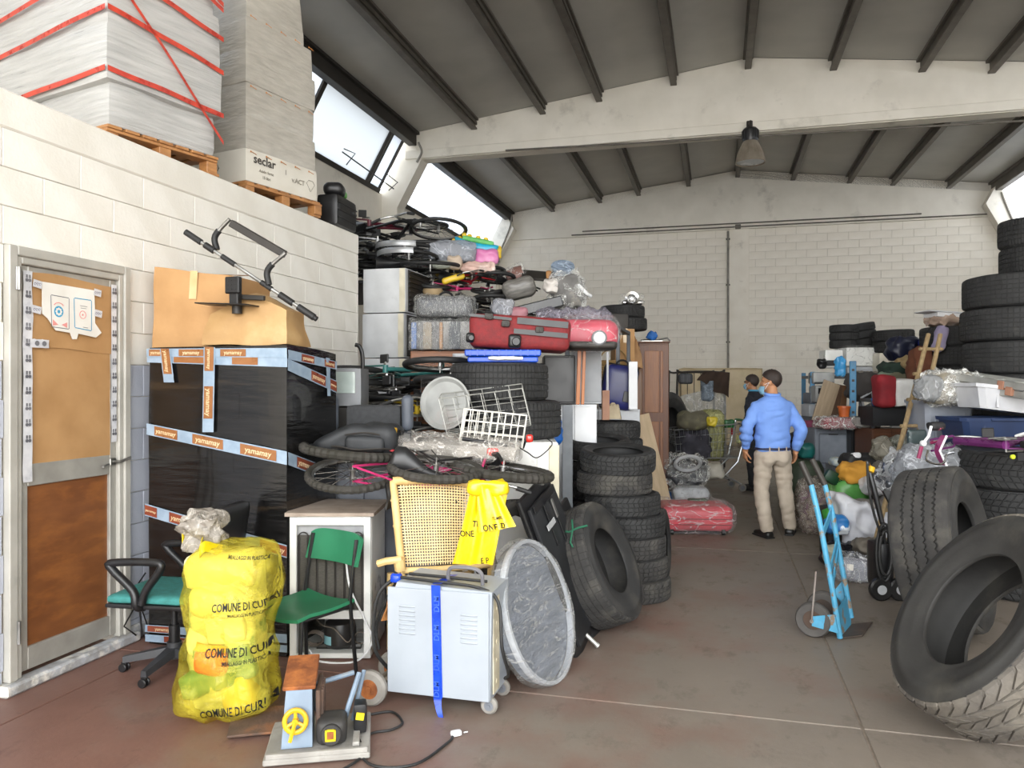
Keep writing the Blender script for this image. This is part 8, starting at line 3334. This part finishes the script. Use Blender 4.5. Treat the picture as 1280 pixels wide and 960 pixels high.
def limb(mb,pts,rad,n=14):
 """tapered limb with round ends"""
 P = [V(p) for p in pts]
 k = len(P)
 fine,fr = [],[]
 for i in range(k - 1):
  for s in range(4):
   t = s / 4
   fine.append(P[i].lerp(P[i + 1],t))
   fr.append(rad[i] * (1 - t) + rad[i + 1] * t)
 fine.append(P[-1])
 fr.append(rad[-1])
 d0,d1 = (fine[0] - fine[1]).normalized(),(fine[-1] - fine[-2]).normalized()
 fine = [fine[0] + d0 * fr[0] * .7] + fine + [fine[-1] + d1 * fr[-1] * .7]
 fr = [fr[0] * .55] + fr + [fr[-1] * .55]
 mb.tube(fine,fr,n)

def loft(mb,rings,n=24):
 """rings = (centre, half width x, half depth y)"""
 vs_,fs = [],[]
 for c,a,b_ in rings:
  for j in range(n):
   t = 2 * math.pi * j / n
   vs_.append(V(c) + V((a * math.cos(t),b_ * math.sin(t),0)))
 for i in range(len(rings) - 1):
  for j in range(n):
   j2 = (j + 1) % n
   fs.append((i * n + j,i * n + j2,(i + 1) * n + j2,(i + 1) * n + j))
 fs.append(tuple(reversed(range(n))))
 fs.append(tuple((len(rings) - 1) * n + j for j in range(n)))
 mb.add(vs_,fs)

def head(mb,c,face,h=.235):
 """head about centre c looking along face (horizontal unit vector); returns frame"""
 f = V(face).normalized()
 s = V((0,0,1)).cross(f)
 Rm = Matrix((f,s,V((0,0,1)))).transposed().to_4x4()
 M = Matrix.Translation(c) @ Rm

 def ell(cc,rr,n=20):
  prof = [(math.sin(math.pi * i / 12),-math.cos(math.pi * i / 12)) for i in range(13)]
  mb.lathe(prof,n,M @ Matrix.Translation(cc) @ Matrix.Diagonal((rr[0],rr[1],rr[2],1)),caps=False)
 ell((-.008,0,.025),(.098,.078,.092))         # skull
 ell((.025,0,-.045),(.066,.060,.075))         # jaw
 ell((.072,0,-.092),(.026,.028,.024))         # chin
 ell((.095,0,-.022),(.020,.014,.026))         # nose
 ell((.105,0,-.036),(.014,.016,.012))
 ell((.070,0,.022),(.028,.058,.016))          # brow
 for y in (-1,1):
  ell((-.005,y * .080,-.012),(.022,.010,.032),12)   # ear
  ell((.062,y * .036,-.03),(.028,.022,.028),12)     # cheek
 return M

def hand(mb,wrist,dirv,palm_n,thumb_side,curl=.5,s=1.0):
 """palm with four unequal bent fingers and a thumb"""
 d = V(dirv).normalized()
 nrm = (V(palm_n) - d * V(palm_n).dot(d)).normalized()
 w = d.cross(nrm) * thumb_side
 loft_c = wrist
 pc = wrist + d * .05 * s
 mb.box(pc,(.085 * s,.075 * s,.030 * s),rot=axes(d,d.cross(nrm) * -1,d.cross(d.cross(nrm) * -1)),b=.012 * s)
 limb(mb,[wrist - d * .03,wrist + d * .02],[.028 * s,.030 * s],10)
 for k,(o,L_) in enumerate(((.030,.072),(.010,.080),(-.010,.075),(-.030,.058))):
  p = wrist + d * .088 * s + w * o * s
  pts = [p]
  a = 0.15
  for seg in (.45,.32,.23):
   a += curl * .9
   p = p + (d * math.cos(a) + nrm * math.sin(a)) * L_ * seg * s
   pts.append(p)
  limb(mb,pts,[.0095 * s,.009 * s,.0085 * s,.0075 * s],8)
 p = wrist + d * .03 * s + w * .036 * s
 limb(mb,[p,p + (d * .6 + w * .7 + nrm * .25).normalized() * .035 * s,p + (d * .9 + w * .55 + nrm * .5).normalized() * .066 * s],[.013 * s,.011 * s,.009 * s],8)

def wrinkle(me,amp,sc,seed=0,zlo=-9,zhi=9):
 for v_ in me.vertices:
  p = v_.co
  if zlo < p.z < zhi:
   k = abs(noise.noise(V((p.x * sc * .7,p.y * sc * .7,p.z * sc * 1.5)) + V((seed,0,0))))
   v_.co = p + v_.normal * amp * (k * 2 - .6)

# ---- the man in the blue shirt; local frame: y is the way he faces, x to his right
ft = floorpos(966,8.05)
man = thing('person','man in light blue shirt and beige trousers walking away, head turned aside','person',(ft.x,ft.y,0),rz(15 + 6))
b = MB()
# joints
hipL,hipR = V((-.095,.0,.90)),V((.095,0,.90))
kneeL,kneeR = V((-.105,.05,.48)),V((.15,.04,.49))
ankL,ankR = V((-.085,-.04,.085)),V((.225,.08,.085))
shL,shR = V((-.195,.01,1.40)),V((.195,.01,1.40))
elL,elR = V((-.295,-.03,1.14)),V((.285,-.05,1.13))
wrL,wrR = V((-.265,.07,.925)),V((.27,.03,.91))
torso = [((0,0,.83),.15,.10),((0,0,.90),.168,.115),((0,.005,1.0),.160,.112),((0,.005,1.1),.165,.115),((0,0,1.22),.178,.118),((0,-.005,1.32),.185,.115),((0,-.005,1.40),.170,.095),((0,-.0,1.455),.10,.075),((0,.012,1.50),.062,.060)]
loft(b,torso)
limb(b,[V((0,.012,1.46)),V((0,.03,1.56))],[.062,.056])
hc = V((.0,.045,1.625))
fdir = V((-.82,.57,0)).normalized()
HM = head(b,hc,fdir)
for a,e,w_ in ((shL,elL,wrL),(shR,elR,wrR)):
 limb(b,[V((a.x * .8,a.y,a.z - .04)),e,w_],[.050,.043,.030])
for a,k_,n_ in ((hipL,kneeL,ankL),(hipR,kneeR,ankR)):
 limb(b,[a,k_,n_],[.088,.058,.040])
hand(b,wrL + V((.0,.012,-.02)),V((.08,.25,-.96)),V((.9,.1,.1)),1,.45,1.05)
hand(b,wrR + V((.0,.01,-.02)),V((-.02,.2,-.97)),V((-.9,.1,.1)),-1,.55,1.05)
body_me = remesh(b,.0085,3,.4)
body_me.materials.append(skin_m)
link('body',body_me,man)

def clothes(nm,mb,m,voxel=.011,wr=(.008,9,0),it=4):
 me = remesh(mb,voxel,it,.5)
 wrinkle(me,*wr)
 me.materials.append(m)
 return link(nm,me,man_now,)

man_now = man
shirt_m = mat('light_blue_shirt','#7398dc','#688cd0',rough=.75,scale=5,bump=.06,bscale=60)
b = MB()
sh = [((0,0,.90),.182,.128),((0,0,.93),.19,.135),((0,.005,1.02),.190,.138),((0,.005,1.12),.186,.135),((0,0,1.24),.195,.134),((0,-.005,1.34),.203,.13),((0,-.005,1.42),.185,.108),((0,.0,1.47),.105,.082),((0,.012,1.495),.072,.068)]
loft(b,sh)
for a,e,w_ in ((shL,elL,wrL),(shR,elR,wrR)):
 a2 = V((a.x * .86,a.y,a.z - .025))
 w2_ = e.lerp(w_,.93)
 limb(b,[a2,a2.lerp(e,.5),e,e.lerp(w_,.6),w2_],[.068,.070,.066,.064,.044])
clothes('shirt',b,shirt_m,.011,(.016,8,1))
b = MB()
b.tube([V((.074 * math.cos(a * .3142),.012 + .070 * math.sin(a * .3142),1.495 + .012 * math.sin(a * .3142))) for a in range(20)],.016,8,closed=True)
b.build('collar',shirt_m,man,smooth=60)
for e,w_ in ((elL,wrL),(elR,wrR)):
 b = MB()
 b.tube([e.lerp(w_,.86),e.lerp(w_,.97)],[.044,.042],16)
 b.build('cuff',shirt_m,man,smooth=60)
trs = mat('beige_trousers','#b8ab9b','#a99c8c',rough=.8,scale=6,bump=.05,bscale=50)
b = MB()
loft(b,[((0,0,.80),.150,.120),((0,0,.86),.178,.128),((0,0,.92),.176,.124),((0,0,.955),.170,.118)])
for a,k_,n_ in ((hipL,kneeL,ankL),(hipR,kneeR,ankR)):
 limb(b,[a + V((0,0,-.02)),a.lerp(k_,.5),k_,k_.lerp(n_,.55),n_ + V((0,0,.0))],[.103,.092,.080,.074,.070])
limb(b,[V((-.07,-.05,.87)),V((-.075,-.045,.80))],[.085,.085])
limb(b,[V((.07,-.05,.87)),V((.075,-.045,.80))],[.085,.085])
clothes('trousers',b,trs,.011,(.009,9,4))
b = MB()
b.tube([V((.182 * math.cos(a * .2618),.128 * math.sin(a * .2618),.925)) for a in range(24)],.014,8,closed=True)
bl_ = b.build('belt',mat('navy_belt','#2a2a45','#222238',rough=.5),man,smooth=60)
b = MB()
for x in (-.09,.0,.09):
 b.box((x,-.128 * math.sqrt(1 - (x / .182) ** 2) - .014,.925),(.012,.008,.05),b=.002)
b.build('belt_loop',trs,bl_)
shoe_m = mat('black_shoe','#191817','#232120',rough=.4)

def shoe(parent,ank,yaw,m=shoe_m):
 b = MB()
 b.soft((.095,.275,.075),.034,(8,12,6),0,1,1,M=Matrix.Translation((0,.06,0)),fn=lambda p: V((p.x * (1 - .18 * max(0,p.y) / .2),p.y,p.z * (1 - .35 * max(0,p.y - .02) / .14))))
 limb(b,[V((0,-.02,.05)),V((0,-.01,.10))],[.044,.042])
 me_o = b.build('shoe',m,parent,(ank.x,ank.y,.0),rz(yaw),smooth=60)
 s = MB()
 s.soft((.098,.28,.018),.009,(8,10,2),0,1,1,M=Matrix.Translation((0,.06,0)))
 s.build('sole',black_rubber,me_o,smooth=60)

shoe(man,ankL,10)
shoe(man,ankR,-32)

def hair(parent,M,full=1.0):
 b = MB()
 n_u,n_v = 28,14

 def hf(u,v_):
  a = 2 * math.pi * u
  ca = math.cos(a)
  low = .42 * ca + (0 if ca > 0 else .72 * ca) - .22 * (1 - abs(ca))
  el = math.pi / 2 - v_ * (math.pi / 2 - low)
  x,y,z = math.cos(el) * math.cos(a),math.cos(el) * math.sin(a),math.sin(el)
  k = 1.0 + .03 * noise.noise(V((x * 9,y * 9,z * 9)))
  return V((-.008 + .107 * x * k,.087 * y * k,.028 + .103 * z * k))
 b.grid(n_u,n_v,hf,thick=-.006,M=M)
 b.build('hair',hair_m,parent,smooth=80)

hair(man,HM)
mask_m = mat('blue_face_mask','#8fbcd4','#7fabc4',rough=.8)

def mask(parent,M,drop=0):
 b = MB()

 def mf(u,v_):
  a = (u - .5) * 2.3
  z = -.10 + .085 * v_ - drop
  k = 1 - .25 * abs(v_ - .55)
  return V((.008 + (.112 + .012 * math.sin(v_ * 3.1)) * math.cos(a) * k + .0,.084 * math.sin(a),z))
 b.grid(16,8,mf,thick=.004,M=M)
 mo = b.build('face_mask',mask_m,parent,smooth=70)
 b = MB()
 for s_ in (-1,1):
  for z in (-.03,-.085):
   b.tube([M @ V((.05,s_ * .078,z)),M @ V((-.0,s_ * .088,-.01))],.002,5)
 b.build('ear_loop',white_plastic,mo)

mask(man,HM,.035)

# ---- the second man, half hidden behind him
f2 = floorpos(938,11.6)
man2 = thing('person','man in dark clothes and blue face mask standing half hidden behind the first','person',(f2.x + .06,f2.y,0),rz(15 + 52))
man_now = man2
b = MB()
loft(b,torso)
limb(b,[V((0,.012,1.46)),V((0,.03,1.56))],[.062,.056])
HM2 = head(b,V((0,.045,1.62)),V((.12,.99,0)))
wrL2,wrR2 = V((-.28,.10,.90)),V((.27,.08,.92))
for a,e,w_ in ((shL,elL,wrL2),(shR,elR,wrR2)):
 limb(b,[V((a.x * .8,a.y,a.z - .04)),e,w_],[.050,.043,.030])
kl,kr,al,ar = V((-.10,.02,.48)),V((.10,.05,.48)),V((-.10,-.02,.085)),V((.10,.06,.085))
for a,k_,n_ in ((hipL,kl,al),(hipR,kr,ar)):
 limb(b,[a,k_,n_],[.088,.058,.040])
hand(b,wrL2 + V((0,.01,-.02)),V((.05,.2,-.97)),V((.9,.1,.1)),1,.5)
hand(b,wrR2 + V((0,.01,-.02)),V((-.05,.2,-.97)),V((-.9,.1,.1)),-1,.5)
me = remesh(b,.0095,3,.4)
me.materials.append(skin_m)
link('body',me,man2)
b = MB()
loft(b,sh)
for a,e,w_ in ((shL,elL,wrL2),(shR,elR,wrR2)):
 limb(b,[V((a.x * .86,a.y,a.z - .025)),a.lerp(e,.5),e,e.lerp(w_,.95)],[.068,.072,.062,.042])
clothes('dark_shirt',b,mat('navy_cloth','#20222c','#181a22',rough=.8),.012,(.012,9,7))
b = MB()
b.tube([V((.074 * math.cos(a * .3142),.012 + .070 * math.sin(a * .3142),1.50)) for a in range(20)],.016,8,closed=True)
b.build('collar',mat('cyan_collar','#4aa3c8','#3d8fb2',rough=.7),man2,smooth=60)
b = MB()
loft(b,[((0,0,.80),.150,.120),((0,0,.86),.178,.128),((0,0,.92),.176,.124),((0,0,.955),.170,.118)])
for a,k_,n_ in ((hipL,kl,al),(hipR,kr,ar)):
 limb(b,[a + V((0,0,-.02)),k_,n_],[.102,.078,.068])
clothes('dark_trousers',b,mat('charcoal_trousers','#26272c','#1d1e22',rough=.85),.012,(.012,9,9))
shoe(man2,al,5)
shoe(man2,ar,-10)
hair(man2,HM2)
mask(man2,HM2)
q = MB()
q.tube([HM2 @ V((.085,-.05,.012)),HM2 @ V((.098,0,.014)),HM2 @ V((.085,.05,.012))],.012,8)
for s_ in (-1,1):
 q.tube([HM2 @ V((.085,s_ * .05,.012)),HM2 @ V((0,s_ * .087,.006))],.003,5)
q.build('glasses',black_plastic,man2)
q = MB()
q.soft((.09,.09,.12),.03,(6,6,6),.006,8,1)
gl = q.build('pale_gloves',mat('pale_lime_glove','#c2c48a','#aeb077',rough=.8),man2,tuple(wrL2 + V((0,.02,-.18))),smooth=60,label='pale lime gloves in his hand')
